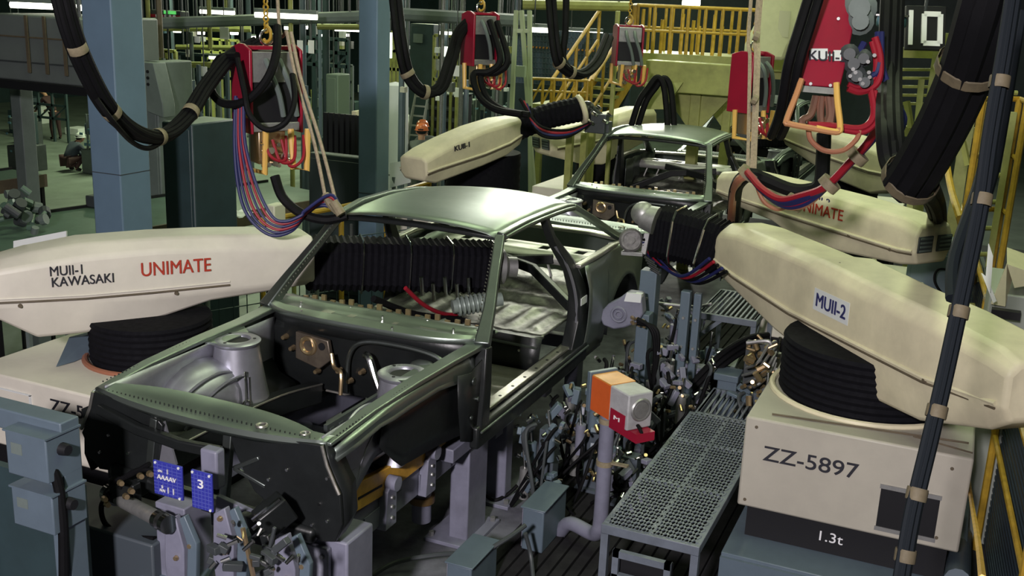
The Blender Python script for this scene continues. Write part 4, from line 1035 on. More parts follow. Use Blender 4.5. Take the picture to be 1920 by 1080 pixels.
bundle('black hoses falling from the massive bundle behind the second right robot', [(1725, 335, 4.6), (1752, 380, 6.5), (1760, 430, 8.6), (1765, 520, 8.8)], .034, 4, spread=.045)
bundle('slim blue-black taped hose run passing down the right edge before the big arm', [(1905, -40, 2.55), (1885, 90, 2.55), (1858, 250, 2.55), (1838, 390, 2.55), (1806, 545, 2.52), (1775, 690, 2.5), (1745, 820, 2.48), (1712, 960, 2.46), (1688, 1100, 2.45)], .0095, 6, mtl=mat('blue_black_hose', (.0065, .009, .012), .6, spec=.15), ties=(.19, .385, .56, .73, .86, .965), spread=.0145, tie_h=.03, tie_m=TAPEB)
bundle('second dark hose behind the taped hose run, beside the yellow ladder cage', [(1905, 20, 3.2), (1875, 200, 3.2), (1850, 330, 3.2), (1800, 480, 3.1), (1795, 560, 3.0)], .018, 2, mtl=mat('blue_black_hose', (.0065, .009, .012), .6, spec=.15))
bundle('black cable swag left of the middle red controller', [(738, -20, 8.9), (750, 80, 8.9), (765, 140, 9.0), (795, 172, 9.1), (825, 165, 9.2), (845, 110, 9.3), (862, 60, 9.5), (905, 25, 9.6)], .03, 3, ties=(.3, .46))
bundle('black cable swag before the blue mesh wall', [(1030, -20, 10.0), (1040, 90, 10.0), (1055, 125, 10.1), (1090, 140, 10.3), (1120, 115, 10.6), (1140, 70, 11.0)], .03, 3, ties=(.35, .5))
bundle('straight dark cable hanging left of the yellow stairs', [(1062, -20, 10.2), (1060, 60, 10.2), (1056, 110, 10.2), (1075, 138, 10.2)], .035, 1)
bundle('dark hoses arching between the third left robot and the green columns', [(1190, 235, 11.6), (1205, 190, 11.5), (1222, 165, 11.5), (1238, 146, 11.5), (1250, 160, 11.5), (1256, 205, 11.5), (1258, 240, 11.5)], .035, 2)
bundle('black hose curling down from the middle red controller to its robot', [(925, 40, 9.5), (945, 110, 9.4), (925, 135, 9.4), (895, 140, 9.4), (905, 180, 9.3), (935, 205, 9.2), (985, 215, 9.1)], .03, 2)
bundle('slanting black hose left of the big red controller', [(1537, -40, 5.2), (1512, 40, 5.25), (1488, 120, 5.3), (1472, 210, 5.5), (1455, 255, 5.8)], .026, 2)
# ------------------------------------------------------------------ the jig that carries the front car
jig = thing('welding_jig', 'lilac grey steel jig with yellow rails and clamps under the front car', 'jig', (0, 1.6, .012))
def bars(name, mt, parent, lst, bevel=.006):
    m = MB()
    for a, b, w_, h_ in lst: m.bar(a, b, w_, h_)
    return m.build(name, mt, parent, bevel=bevel)
for s in (-1, 1):
    b = MB().box((s*.44, .22, .50), (s*.54, 3.9, .675)).build('long_beam', LILAC, jig, bevel=.008)
    m = MB()
    for k in range(6): m.box((s*.545, .42+k*.55, .52), (s*.552, .78+k*.55, .62))
    m.build('beam_panel', mat('darker_lilac_paint', (.15, .155, .205), .5), b)
    p = [(s*.562, .30, .85), (s*.562, .30, .705), (s*.562, .62, .675), (s*.562, .92, .675), (s*.562, 1.15, .67), (s*.562, 1.18, .71), (s*.562, 1.02, .76), (s*.562, .7, .80)]
    m = MB(); m.prism(p, (-s*.03, 0, 0)); yb = m.build('yellow_rail', AMBER, jig, bevel=.003)
    m = MB(); m.bar((s*.5635, .34, .765), (s*.5635, .56, .74), .002, .012); m.build('rail_slot', BLACK, yb)
    MB().box((s*.54, 1.02, .715), (s*.575, 1.22, .755)).build('rail_pad', YELLOW, yb)
    for y in (.60, 1.02, 1.9, 2.7):
        m = MB(); m.prism([(s*.59, y-.05, .50), (s*.59, y+.06, .50), (s*.59, y+.06, .68), (s*.59, y+.02, .745), (s*.59, y-.03, .70)], (-s*.05, 0, 0))
        br = m.build('clamp_bracket', LILAC, jig, bevel=.004)
        MB().cyl((s*.565, y+.02, .735), (s*.62, y+.02, .735), .038, .038, 16).build('roller', LILAC, br)
        m = MB()
        for dz in (.55, .61, .66): m.cyl((s*.588, y+.01, dz), (s*.598, y+.01, dz), .011, .009, 8)
        m.build('bracket_bolt', ALU, br)
    for (y0, y1, x0, x1) in ((1.43, 1.68, .50, .62), (2.0, 2.10, .47, .60)):
        po = MB().box((s*x0, y0, .02), (s*x1, y1, .70)).build('post', LILAC, jig, bevel=.008)
        MB().box((s*(x0-.12), y0-.08, .012), (s*(x1+.06), y1+.08, .035)).build('post_foot', LILAC, po, bevel=.003)
        m = MB()
        for dx in (x0-.09, x1+.03):
            for yy in (y0-.04, y1+.04): m.cyl((s*dx, yy, .035), (s*dx, yy, .06), .016, .016, 6)
        m.build('foot_bolt', ALU, po)
    MB().box((s*.50, 1.18, .62), (s*.64, 1.42, .70)).build('sill_rest', LILAC, jig, bevel=.006)
    MB().cyl((s*.40, 1.28, .18), (s*.40, 1.28, .6), .055).build('lift_cylinder', LILAC, jig)
    MB().cyl((s*.40, 1.28, .30), (s*.40, 1.28, .34), .075, .075, 18).build('cylinder_collar', mat('rusty_brass', (.16, .10, .04), .5, .5), jig)
    MB().box((s*.44, 3.4, .02), (s*.54, 3.52, .52)).build('post', LILAC, jig, bevel=.006)
for y in (.26, 1.3, 2.6, 3.8): MB().box((-.5, y, .46), (.5, y+.09, .56)).build('cross_beam', LILAC, jig, bevel=.006)
# dark ribbed guard plate inside the wheel opening
m = MB(); m.box((.40, .30, .68), (.42, 1.25, 1.12))
for k in range(12): m.box((.42, .32+k*.078, .70), (.428, .35+k*.078, 1.10))
m.build('ribbed_guard', mat('dark_green_ribbed_plate', (.035, .042, .042), .5), jig)
# front pedestal below the right lamp panel
MB().box((.44, .0, .012), (.72, .22, .735)).build('front_pedestal', LILAC, jig, bevel=.01)
MB().box((.50, -.03, .30), (.64, .0, .70)).build('pedestal_plate', mat('worn_lilac_plate', (.26, .265, .33), .5, noise=.3, scale=20), jig, bevel=.006)
m = MB()
for (x, z) in ((.53, .66), (.61, .66), (.53, .40), (.61, .40), (.57, .54)): m.cyl((x, -.03, z), (x, -.04, z), .012, .010, 8)
m.build('plate_bolt', ALU, jig)
# front clamp arms
def clampset(x, y, z, nm='toggle_clamp'):
    c = MB(); c.prism([(x-.03, y, z-.35), (x+.05, y, z-.35), (x+.06, y, z-.05), (x+.02, y, z+.10), (x-.04, y, z+.06), (x-.05, y, z-.15)], (0, .035, 0)); cc = c.build(nm, LILAC, jig, bevel=.005)
    c = MB(); c.prism([(x+.07, y-.01, z-.30), (x+.12, y-.01, z-.30), (x+.14, y-.01, z), (x+.08, y-.01, z+.12), (x+.05, y-.01, z+.10), (x+.09, y-.01, z-.02)], (0, .03, 0)); c.build('clamp_jaw', BLUEG, cc, bevel=.004)
    c = MB()
    for (dx, dz) in ((.0, .05), (.02, -.1), (.01, -.25), (.10, -.02)): c.cyl((x+dx, y-.002, z+dz), (x+dx, y-.014, z+dz), .013, .010, 10)
    c.build('clamp_pin', BRASS, cc)
    return cc
q = at(415, 1000, 'y', -.35); clampset(q.x, q.y, q.z+.02)
q = at(530, 1050, 'y', -.3); clampset(q.x, q.y, q.z+.02)
q = at(340, 1010, 'y', -.3); clampset(q.x-.05, q.y, q.z)
p0 = at(290, 940, 'y', -.2); p1 = at(345, 1080, 'y', -.2)
MB().box((p0.x, -.2, .0+.012), (at(345, 950, 'y', -.2).x, -.02, p0.z)).build('front_post', LILAC, jig, bevel=.006)
a = at(390, 840, 'y', -.2); b = at(400, 890, 'y', -.2)
MB().box((a.x-.03, -.22, b.z-.06), (a.x+.06, -.16, a.z+.0)).build('front_hook', LILAC, jig, bevel=.01)
# air cylinder with fittings at the far left of the jig front
a = at(215, 930, 'y', -.15); b = at(300, 975, 'y', -.3)
MB().cyl(a, b, .034, .034, 18).build('air_cylinder', ALU, jig)
m = MB()
for f in (-.12, .02, 1.0, 1.15): q = V(a).lerp(b, f); m.cyl(q-(b-a)*.04, q+(b-a)*.04, .042, .042, 18)
m.build('cylinder_head', CHROME, jig)
for k, P in enumerate(([(205, 925), (190, 950), (200, 985), (245, 1005), (290, 1010)], [(225, 915), (235, 895), (265, 880), (300, 885)], [(210, 905), (245, 890), (280, 870)])):
    MB().tube([at(u, v, 'y', -.2) for u, v in P], .012, 8).build('air_hose', RUBBER, jig)
m = MB()
for (u, v) in ((195, 935), (200, 945), (225, 905), (245, 920), (262, 892), (235, 930), (280, 888)):
    q = at(u, v, 'y', -.26); m.cyl(q, q+V((.03, -.02, .01)), .015, .012, 8)
m.build('hose_fitting', BRASS, jig)
# dark cam block under the right lamp panel
a = at(490, 985, 'y', -.25); b = at(540, 945, 'y', -.15)
m = MB(); m.bar(a, b, .10, .12); m.bar(at(500, 1000, 'y', -.28), at(515, 1050, 'y', -.28), .05, .05); m.build('cam_block', STEELD, jig, bevel=.008)
m = MB()
for k in range(3): m.bar(V(a)+V((.0, -.06, .05-.04*k)), V(b)+V((.0, -.06, .05-.04*k)), .012, .012)
m.build('cam_rib', CHROME, jig)
m = MB()
for i in range(16):
    q = at(random.uniform(400, 540), random.uniform(1015, 1075), 'y', random.uniform(-.45, -.25)); dd = V((random.uniform(-1, 1), random.uniform(-.6, .6), random.uniform(-.5, 1))).normalized()*random.uniform(.03, .12)
    m.bar(q, q+dd, random.uniform(.012, .035))
m.build('clamp_linkage', DGREY, jig, bevel=.003)
m = MB()
for i in range(14):
    q = at(random.uniform(400, 560), random.uniform(980, 1075), 'y', random.uniform(-.5, -.35)); m.cyl(q, q+V((random.uniform(-.04, .04), -.02, random.uniform(-.04, .04))), .010, .008, 8)
m.build('linkage_pin', CHROME, jig)
MB().bar(at(455, 990, 'y', -.4), at(475, 1080, 'y', -.4), .014).build('linkage_rod', BRASS, jig)
# sloping perforated plate at the bottom
m = MB(); m.prism([at(255, 1085, 'z', .45), at(355, 1012, 'z', .45), at(420, 1030, 'z', .45), at(385, 1090, 'z', .45)], (0, .0, -.02)); m.build('front_plate', BLUEG, jig)
MB().prism([at(405, 930, 'y', -.12), at(470, 960, 'y', -.12), at(480, 980, 'y', -.12), at(400, 1020, 'y', -.12)], (0, .03, 0)).build('gusset_plate', LILAC, jig, bevel=.004)

def tagplate(label, u0, v0, u1, v1, y, rows, notch=False):
    a = at(u0, v0, 'y', y); b = at(u1, v1, 'y', y); t = thing('number_tag', label, 'tag', ((a.x+b.x)/2, y, b.z))
    Wd = b.x-a.x; Hh = a.z-b.z
    m = MB(); m.box((a.x, y, b.z), (b.x, y+.012, a.z)); pl = m.build('tag_plate', BLUETAG, t, bevel=.004)
    m = MB(); LB = mat('pale_blue_grid_line', (.10, .12, .42), .5)
    for k in range(1, 6): m.box((a.x+Wd*k/6-.0008, y-.0012, b.z+.004), (a.x+Wd*k/6+.0008, y, a.z-.004))
    for k in range(1, 10): m.box((a.x+.003, y-.0012, b.z+Hh*k/10-.0008), (b.x-.003, y, b.z+Hh*k/10+.0008))
    m.build('grid_line', LB, pl)
    for (s_, fx, fz, h, wdt) in rows:
        text(s_, (a.x+Wd*fx, y-.003, b.z+Hh*fz), X3, Z3, h*Hh, 'lettering', WHITEINK, pl, width=wdt*Wd if wdt else None, bold=.012)
    m = MB()
    for fx, fz in ((.1, .95), (.9, .95), (.9, .05)): m.cyl((a.x+Wd*fx, y-.004, b.z+Hh*fz), (a.x+Wd*fx, y, b.z+Hh*fz), .006, .006, 8)
    m.build('rivet', WHITE, pl)
    MB().box((a.x+Wd*.35, y+.012, b.z+Hh*.3), (a.x+Wd*.65, y+.05, b.z+Hh*.7)).build('tag_clip', ALU, t)
    return t
tagplate('blue number tag with AAAAV and 11 lettering hung on the jig front', 286, 862, 343, 940, -.32, [('1', .52, .70, .14, None), ('ON', .2, .71, .06, .14), ('AAAAV', .16, .50, .13, .66), ('1', .52, .14, .17, None), ('1', .70, .14, .17, None), ('5', .30, .24, .09, None), ('NN', .24, .14, .07, .18)])
tagplate('smaller blue number tag showing a single 3', 357, 880, 399, 962, -.36, [('3', .36, .58, .22, .26)])

# ------------------------------------------------------------------ expanded-metal work platforms
def mesh_deck(x0, x1, y0, y1, z, pitch=.036, bw=.0095, bars_=False):
    """diamond mesh deck made of crossing strands"""
    m = MB()
    if bars_:
        n = int((x1-x0)/.035)
        for k in range(n+1): m.box((x0+(x1-x0)*k/n-.007, y0, z-.012), (x0+(x1-x0)*k/n+.007, y1, z))
        return m
    W_ = x1-x0; Hh = y1-y0; ky = 2.1
    nn = int((W_+Hh/ky)/pitch)+2
    for k in range(nn):
        for sg in (1, -1):
            c = x0 + k*pitch - Hh/ky if sg > 0 else x0 + k*pitch
            # x = c + sg*(y-y0)/ky
            ya = y0; yb = y1
            xa = c; xb = c + sg*Hh/ky
            def clip(ya, yb):
                pts = []
                for xx in (x0, x1):
                    yy = y0+(xx-c)*ky*sg; pts.append(yy)
                lo, hi = min(pts), max(pts); return max(ya, lo), min(yb, hi)
            ya, yb = clip(y0, y1)
            if yb-ya < .01: continue
            pa = V((c+sg*(ya-y0)/ky, ya, z)); pb = V((c+sg*(yb-y0)/ky, yb, z)); m.bar(pa, pb, bw*1.3, .006)
    return m
GRATE = mat('grey_blue_grating_paint', (.135, .155, .19), .42, noise=.25, scale=9)
def platform(label, x0, x1, y0, y1, z, bars_=False, brace=True, step=False):
    t = thing('grating_platform', label, 'platform', ((x0+x1)/2, (y0+y1)/2, .012))
    mesh_deck(x0+.02, x1-.02, y0+.02, y1-.02, z, bars_=bars_).build('deck_grating', GRATE, t)
    m = MB(); h = .05
    m.box((x0, y0, z-h), (x1, y0+.03, z)).box((x0, y1-.03, z-h), (x1, y1, z)).box((x0, y0+.031, z-h), (x0+.03, y1-.031, z)).box((x1-.03, y0+.031, z-h), (x1, y1-.031, z))
    if not bars_:
        m.box(((x0+x1)/2-.015, y0+.031, z-.03), ((x0+x1)/2+.015, y1-.031, z+.002))
        k = y0+.62
        while k < y1-.1: m.box((x0+.031, k, z-.03), (x1-.031, k+.03, z+.001)); k += .62
    m.build('deck_frame', GRATE, t, bevel=.003)
    for x in (x0+.02, x1-.02):
        for y in (y0+.02, y1-.02): MB().box((x-.019, y-.019, .012), (x+.019, y+.019, z-h-.0005)).build('leg', GRATE, t)
    if brace:
        for x in (x0+.02, x1-.02): MB().bar((x, y0+.02, z-.22), (x, y0+.24, z-.03), .03).build('brace', GRATE, t)
        MB().bar((x0+.02, y0+.02, z-.2), (x0+.2, y0+.02, z-.03), .03).build('brace', GRATE, t)
    return t
platform('long mesh-decked work platform beside the ZZ-5897 box', 1.54, 2.04, 1.05, 2.78, .55, brace=False)
platform('small ribbed grating table on legs under the tip of the big arm', 1.20, 1.66, 4.2, 5.0, .80, bars_=True)
platform('short grating section continuing behind the long mesh platform', 1.56, 2.02, 2.82, 3.35, .53, bars_=True, brace=False)
# perforated step hung under the near edge of the long platform
st = thing('step_stool', 'perforated metal step below the near end of the mesh platform', 'step', (1.8, .98, .012))
m = MB()
for x in (1.66, 1.92): m.box((x-.016, .93, .012), (x+.016, .96, .49))
m.box((1.645, .93, .455), (1.935, .96, .49)).box((1.645, .93, .34), (1.935, .96, .365)); m.build('frame', GRATE, st)
MB().box((1.645, .985, .012), (1.935, .99, .47)).build('backing_panel', BLACK, st)
MB().box((1.645, .922, .10), (1.935, .93, .345)).build('front_panel', GRATE, st)
m = MB()
for i in range(6):
    for j in range(4): m.cyl((1.68+i*.043+.01*(j % 2), .9215, .16+j*.042), (1.68+i*.043+.01*(j % 2), .921, .16+j*.042), .013, .013, 10)
m.build('perforation_pattern', BLACK, st)

# blue plate table / plinth in front of the ZZ-5897 base
t = thing('plinth_table', 'grey blue steel plinth carrying the ZZ-5897 robot', 'plinth', (2.65, 2.1, .03))
MB().box((2.06, 1.52, .26), (3.25, 2.9, .30)).build('top_plate', BLUEG, t, bevel=.005)
m = MB()
for (x, y) in ((2.10, 1.56), (3.18, 1.56), (2.10, 2.8), (3.18, 2.8)): m.box((x, y, .03), (x+.06, y+.06, .26))
m.build('leg', BLUEG, t)
MB().box((2.06, 1.50, .16), (3.25, 1.525, .28)).build('front_apron', BLUEG, t)

# ------------------------------------------------------------------ orange and grey sensor head on a bent pipe stand
c = at(1158, 762, 'y', 1.75)
t = thing('sensor_head', 'orange and grey box on a bent grey pipe stand beside the mesh platform', 'sensor box', (1.16, 2.1, .03))
A = at(1100, 697, 'y', 1.95); B_ = at(1143, 690, 'y', 2.1)
# box axes: long axis e1 towards the camera-right, e2 across to the right back
e1 = (at(1183, 742, 'z', 1.10)-at(1108, 700, 'z', 1.10)); L1 = e1.length; e1.normalize()
e2 = V((-e1.y, e1.x, 0));
if e2.dot(_r2) < 0: e2 = -e2
O = at(1105, 700, 'z', 1.10); Hh = .20; Wd = .16
m = MB(); m.fbox(O, e1, e2, Z3, (.03, L1), (0, Wd), (-Hh, 0)); hb_ = m.build('grey_housing', mat('light_grey_cast', (.36, .36, .37), .5, noise=.25, scale=12), t, bevel=.008)
MB().fbox(O, e1, e2, Z3, (0, .03), (-.012, Wd+.012), (-Hh-.015, .015)).build('back_plate', BLUEG, t, bevel=.004)
MB().fbox(O, e1, e2, Z3, (.035, L1*.56), (-.004, Wd*.5), (-Hh+.004, -.003)).build('orange_side', ORANGE, t)
MB().fbox(O, e1, e2, Z3, (.035, L1*.56), (.0, Wd), (-.05, .004)).build('orange_top', ORANGE2, t)
MB().fbox(O, e1, e2, Z3, (L1*.60, L1*.95), (-.005, 0), (-Hh+.004, -Hh+.08)).build('red_badge', RED, t)
text('M', O+e1*(L1*.70)-e2*.007+Z3*(-Hh+.03), e1, Z3, .022, 'lettering', WHITEINK, t, width=.05)
MB().torus(O+e1*(L1+.004)+e2*(Wd*.5)+Z3*(-.09), e1, .055, .010, 24, 6).build('cover_ring', ALU, t)
MB().lathe(O+e1*L1+e2*(Wd*.5)+Z3*(-.09), e1, [(0, 0), (.05, 0), (.045, .012), (0, .015)], 20).build('end_cover', ALU, t)
MB().fbox(O, e1, e2, Z3, (L1*.5, L1+.06), (.02, Wd-.02), (-Hh-.05, -Hh)).build('red_bracket', RED, t)
px_, py_ = O.x+e1.x*.13+e2.x*.05, O.y+e1.y*.13+e2.y*.05
MB().tube([V((px_, py_, O.z-Hh)), V((px_, py_, .30)), V((px_-.01, py_+.0, .20)), V((px_-.06, py_+.05, .14)), V((px_-.22, py_+.12, .13)), V((px_-.3, py_+.16, .03))], .042, 14).build('pipe_stand', LILAC, t)
for z in (.85, .60): MB().cyl((px_, py_, z), (px_, py_, z+.03), .048, .048, 14).build('pipe_tape', TAPE, t)
MB().bar((px_, py_, .62), (px_+.14, py_-.02, .63), .03, .01).build('strap', TAPE, t)
e = O+e1*(L1+.01)+e2*.06-Z3*.17
MB().tube([e, e+e1*.04-Z3*.03, e+e1*.02-Z3*.10+e2*.03, e-e1*.10-Z3*.12+e2*.06, e-e1*.2-Z3*.2+e2*.1], .009, 8).build('lead', RUBBER, t)

# ------------------------------------------------------------------ grey junction boxes low in front
def jbox(label, P0, P1, conduit=None):
    t = thing('junction_box', label, 'junction box', ((P0[0]+P1[0])/2, (P0[1]+P1[1])/2, P0[2]))
    MB().box(P0, P1).build('enclosure', BLUEG, t, bevel=.008)
    MB().box((P0[0]-.006, P0[1]+.01, P0[2]+.01), (P0[0], P1[1]-.01, P1[2]-.01)).build('cover', LILAC, t, bevel=.003)
    MB().box((P0[0]-.01, P0[1]-.01, P1[2]), (P1[0]+.01, P1[1]+.01, P1[2]+.01)).build('lid', BLUEG, t, bevel=.003)
    for k in range(2):
        y = lerp(P0[1], P1[1], .3+.4*k); MB().cyl((P0[0]-.02, y, lerp(P0[2], P1[2], .55)), (P0[0]-.006, y, lerp(P0[2], P1[2], .55)), .02, .02, 12).build('cable_gland', DGREY, t)
    return t
jbox('upper grey junction box standing beside the lift post', (.93, 1.50, .03), (1.06, 1.86, .29))
jbox('lower grey junction box at the bottom centre edge', (.80, .82, .03), (.94, 1.14, .25))
lead = MB().tube([at(690, 1085, 'z', .05), at(740, 1055, 'z', .08), at(820, 1040, 'z', .14), at(900, 1035, 'z', .22), at(950, 1010, 'z', .28), at(985, 985, 'z', .32)], .013, 8).build('conduit_hose', DGREY)
tag(lead, 'dark grey conduit running over the pit floor to the junction box', 'hose')
lead = MB().tube([at(985, 1000, 'z', .25), at(995, 1040, 'z', .12), at(1000, 1085, 'z', .03)], .012, 8).build('conduit_hose', DGREY)
tag(lead, 'short grey conduit dropping from the upper junction box to the frame edge', 'hose')
lead = MB().tube([at(905, 925, 'z', .03), at(925, 938, 'z', .04), at(950, 928, 'z', .06), at(970, 910, 'z', .12)], .012, 8).build('conduit_hose', RUBBER)
tag(lead, 'thin black hose lying at the foot of the lilac posts', 'hose')

# ------------------------------------------------------------------ control frame bottom left with two boxes
yF = -.62
a = at(0, 745, 'y', yF); b = at(128, 795, 'y', yF); zt = (a.z+b.z)/2-.03
t = thing('control_stand', 'blue grey frame at the lower left corner with two switch boxes', 'control stand', (b.x-.2, yF+.1, 0))
x1 = b.x-.045; x0 = a.x-.35
MB().box((x0, yF, zt-.09), (x1, yF+.10, zt)).build('top_rail', BLUEG, t, bevel=.006)
MB().box((x1-.09, yF, .0), (x1, yF+.10, zt-.09)).build('upright', BLUEG, t, bevel=.006)
MB().box((x0, yF, .0), (x0+.09, yF+.10, zt-.09)).build('upright', BLUEG, t, bevel=.006)
MB().box((x0, yF+.12, .05), (x1-.05, yF+.16, zt-.35)).build('back_panel', TEAL, t)
for i, (uu, vt, vb, wu) in enumerate(((8, 805, 885, 75), (20, 910, 980, 75))):
    p = at(uu, vt, 'y', yF-.08); r_ = at(uu+wu, vt, 'y', yF-.08); q = at(uu, vb, 'y', yF-.08)
    bx_ = MB().box((p.x, yF-.08, q.z), (r_.x, yF+.10, p.z)).build('switch_box', BLUEG, t, bevel=.006)
    MB().box((p.x-.006, yF-.086, p.z-.004), (r_.x+.006, yF+.10, p.z+.004)).build('box_lid', BLUEG, bx_)
    m = MB().cyl((r_.x, yF, lerp(p.z, q.z, .35)), (r_.x+.035, yF, lerp(p.z, q.z, .35)), .028, .022, 12).build('cable_gland', BLACK, bx_)
    MB().box((p.x+.03, yF-.0815, lerp(p.z, q.z, .5)), (p.x+.09, yF-.08, lerp(p.z, q.z, .25))).build('name_plate', GREYG, bx_)
g0 = at(88, 852, 'y', yF-.02)
MB().tube([g0, g0+V((.03, -.02, -.02)), at(108, 905, 'y', yF-.03), at(118, 980, 'y', yF-.03), at(120, 1085, 'y', yF-.03)], .022, 10).build('power_cable', RUBBER, t)
# dark low machine behind that frame
m = MB(); m.box((-.95, -.25, .0), (-.15, .1, .62)); dk = m.build('equipment_cabinet', mat('slate_paint', (.05, .062, .075), .5), None, bevel=.01)
tag(dk, 'dark slate cabinet low between the corner frame and the blue tags', 'cabinet')
# ------------------------------------------------------------------ pneumatic clamp units between car and platforms
SLATE = mat('slate_blue_paint', (.07, .085, .105), .45, noise=.2, scale=6)
def clamp_tower(label, x, y, h, seed, mt=SLATE, w_=.10):
    R = random.Random(seed)
    t = thing('clamp_tower', label, 'clamp unit', (x, y, .03))
    MB().box((x-w_/2, y-w_/2, .03), (x+w_/2, y+w_/2, h*.8)).build('column', mt, t, bevel=.006)
    MB().box((x-w_*.9, y-w_*.9, .03), (x+w_*.9, y+w_*.9, .05)).build('foot', mt, t)
    for k in range(3):
        z = h*(.35+.2*k); dx = R.uniform(-.1, .1); dy = R.uniform(-.14, -.05)
        cyl = MB().cyl((x+dx, y+dy, z-.12), (x+dx, y+dy, z+.08), .032, .032, 16).build('air_cylinder', R.choice((LILAC, ALU, BLUEG)), t)
        MB().cyl((x+dx, y+dy, z+.08), (x+dx+R.uniform(-.02, .02), y+dy, z+.2), .011, .011, 10).build('piston_rod', CHROME, cyl)
    m = MB()
    for k in range(13):
        q = V((x+R.uniform(-.15, .15), y+R.uniform(-.18, -.04), R.uniform(.25*h, h))); a = V((R.uniform(-.08, .08), R.uniform(-.05, .05), R.uniform(-.1, .1)))
        m.bar(q, q+a, R.uniform(.025, .06), R.uniform(.02, .05))
    m.build('clamp_arm', R.choice((LILAC, BLUEG)), t, bevel=.004)
    m = MB()
    for k in range(24):
        q = V((x+R.uniform(-.16, .16), y+R.uniform(-.2, -.08), R.uniform(.2*h, h*.98))); m.cyl(q, q+V((R.uniform(-.03, .03), -.025, R.uniform(-.03, .03))), R.uniform(.008, .014), None, 8)
    m.build('hose_fitting', R.choice((BRASS, CHROME)), t)
    for k in range(6):
        q = V((x+R.uniform(-.12, .12), y-.12, R.uniform(.5*h, h*.95))); e = V((x+R.uniform(-.25, .25), y-R.uniform(.0, .3), .05))
        MB().tube([q, q+V((R.uniform(-.05, .05), -.07, -.05)), q.lerp(e, .6)+V((0, -.05, 0)), e], R.uniform(.008, .015), 7).build('air_hose', R.choice((RUBBER, RUBBER, DGREY)), t)
    return t
spots = [(.86, 2.05, .70, 'clamp unit with chrome rod just right of the sill, nearest the lilac posts'),
         (1.02, 2.45, .78, 'clamp unit between the sill and the orange sensor box'),
         (1.18, 2.75, .62, 'dark clamp unit right behind the orange sensor box'),
         (1.0, 3.0, .80, 'clamp unit below the rear wheel arch bracket'),
         (1.22, 3.3, .85, 'tall clamp unit in the shadow right of the wheel arch bracket'),
         (1.42, 3.0, .70, 'clamp unit with a row of pale fittings before the ribbed table'),
         (1.16, 3.9, .95, 'clamp unit at the back, next to the blue column under the robot wrist'),
         (1.95, 4.0, .80, 'brass-fitted clamp unit under the big arm beside the ribbed table'),
         (1.9, 3.3, .72, 'cluttered clamp unit against the corner of the ZZ-5897 box')]
spots += [(.80, 2.70, .60, 'low clamp unit tight against the rear end of the sill'), (.95, 3.75, .72, 'clamp unit directly beneath the rear wheel arch'),
          (1.40, 3.55, .75, 'clamp unit left of the ribbed table legs'), (1.05, 4.45, .85, 'farthest clamp unit beside the car tail column'), (1.30, 2.35, .45, 'squat clamp unit between the sensor box pipe and the mesh platform'), (1.45, 4.1, .7, 'clamp unit under the ribbed table')]
for i, (x, y, h, l) in enumerate(spots): clamp_tower(l, x, y, h, 31+i)
# wheel arch bracket, big grey cast lever
t = thing('arch_clamp', 'grey cast clamp lever pressed into the rear wheel arch', 'clamp', (.92, 3.35, .03))
P = [(1130, 610), (1122, 590), (1140, 570), (1160, 560), (1175, 548), (1202, 552), (1205, 590), (1195, 605), (1170, 615), (1150, 618)]
m = MB(); m.prism([at(u, v, 'y', 3.2) for u, v in P], (0, .10, 0)); m.build('lever', LILAC, t, bevel=.012)
m = MB(); m.prism([at(u, v, 'y', 3.195) for u, v in ((1175, 549), (1203, 552), (1201, 568), (1170, 565))], (0, .05, 0)); m.build('bright_pad', WHITE, t)
MB().box((1.0, 3.25, .03), (1.09, 3.36, 1.0)).build('column', BLUEG, t, bevel=.006)
m = MB(); q = at(1160, 590, 'y', 3.19); m.torus(q, Y3, .05, .01, 20, 6); m.torus(q, Y3, .025, .008, 14, 6); m.build('pivot_ring', LILAC, t)
m = MB()
for k in range(6): q = at(1185+(k % 3)*10, 595+k*3, 'y', 3.15); m.cyl(q, q+V((.02, -.03, 0)), .014, .011, 8)
m.build('hose_fitting', BRASS, t)
for k in range(3): MB().tube([at(1195, 598+k*4, 'y', 3.12), at(1220+k*4, 615, 'y', 3.1), at(1228+k*3, 650, 'y', 3.1), at(1225, 720, 'y', 3.1)], .016, 8).build('air_hose', RUBBER, t)
# blue-grey columns by the car's tail and under the boom
def column(label, u, v0, v1, x, wpx, mt=BLUEG):
    p = at(u, v0, 'x', x); wd = wpx*depth(p)/FPX
    t = thing('steel_column', label, 'column', (p.x, p.y, .012))
    MB().box((p.x-wd/2, p.y-wd/2, .012), (p.x+wd/2, p.y+wd/2, p.z)).build('shaft', mt, t, bevel=.006)
    MB().box((p.x-wd*.8, p.y-wd*.8, .012), (p.x+wd*.8, p.y+wd*.8, .03)).build('foot', mt, t)
    m = MB()
    for k in range(4): m.cyl((p.x, p.y-wd/2, p.z*(.3+.18*k)), (p.x, p.y-wd/2-.01, p.z*(.3+.18*k)), .012, .01, 8)
    m.build('bolt', ALU, t)
    return t
column('broad blue grey column just behind the car tail, under the robot wrist', 1221, 505, 700, 1.0, 32)
column('blue grey column standing in the shade under the boom bellows', 1288, 545, 640, 1.3, 18)
column('thin blue grey column right of the column under the bellows', 1310, 550, 640, 1.38, 14)
m = MB(); m.tube([at(1230, 568, 'y', 3.9), at(1300, 575, 'y', 3.9), at(1335, 570, 'y', 3.9)], .012, 8); o = m.build('cross_pipe', ALU); tag(o, 'thin metal pipe linking the columns under the boom', 'pipe')
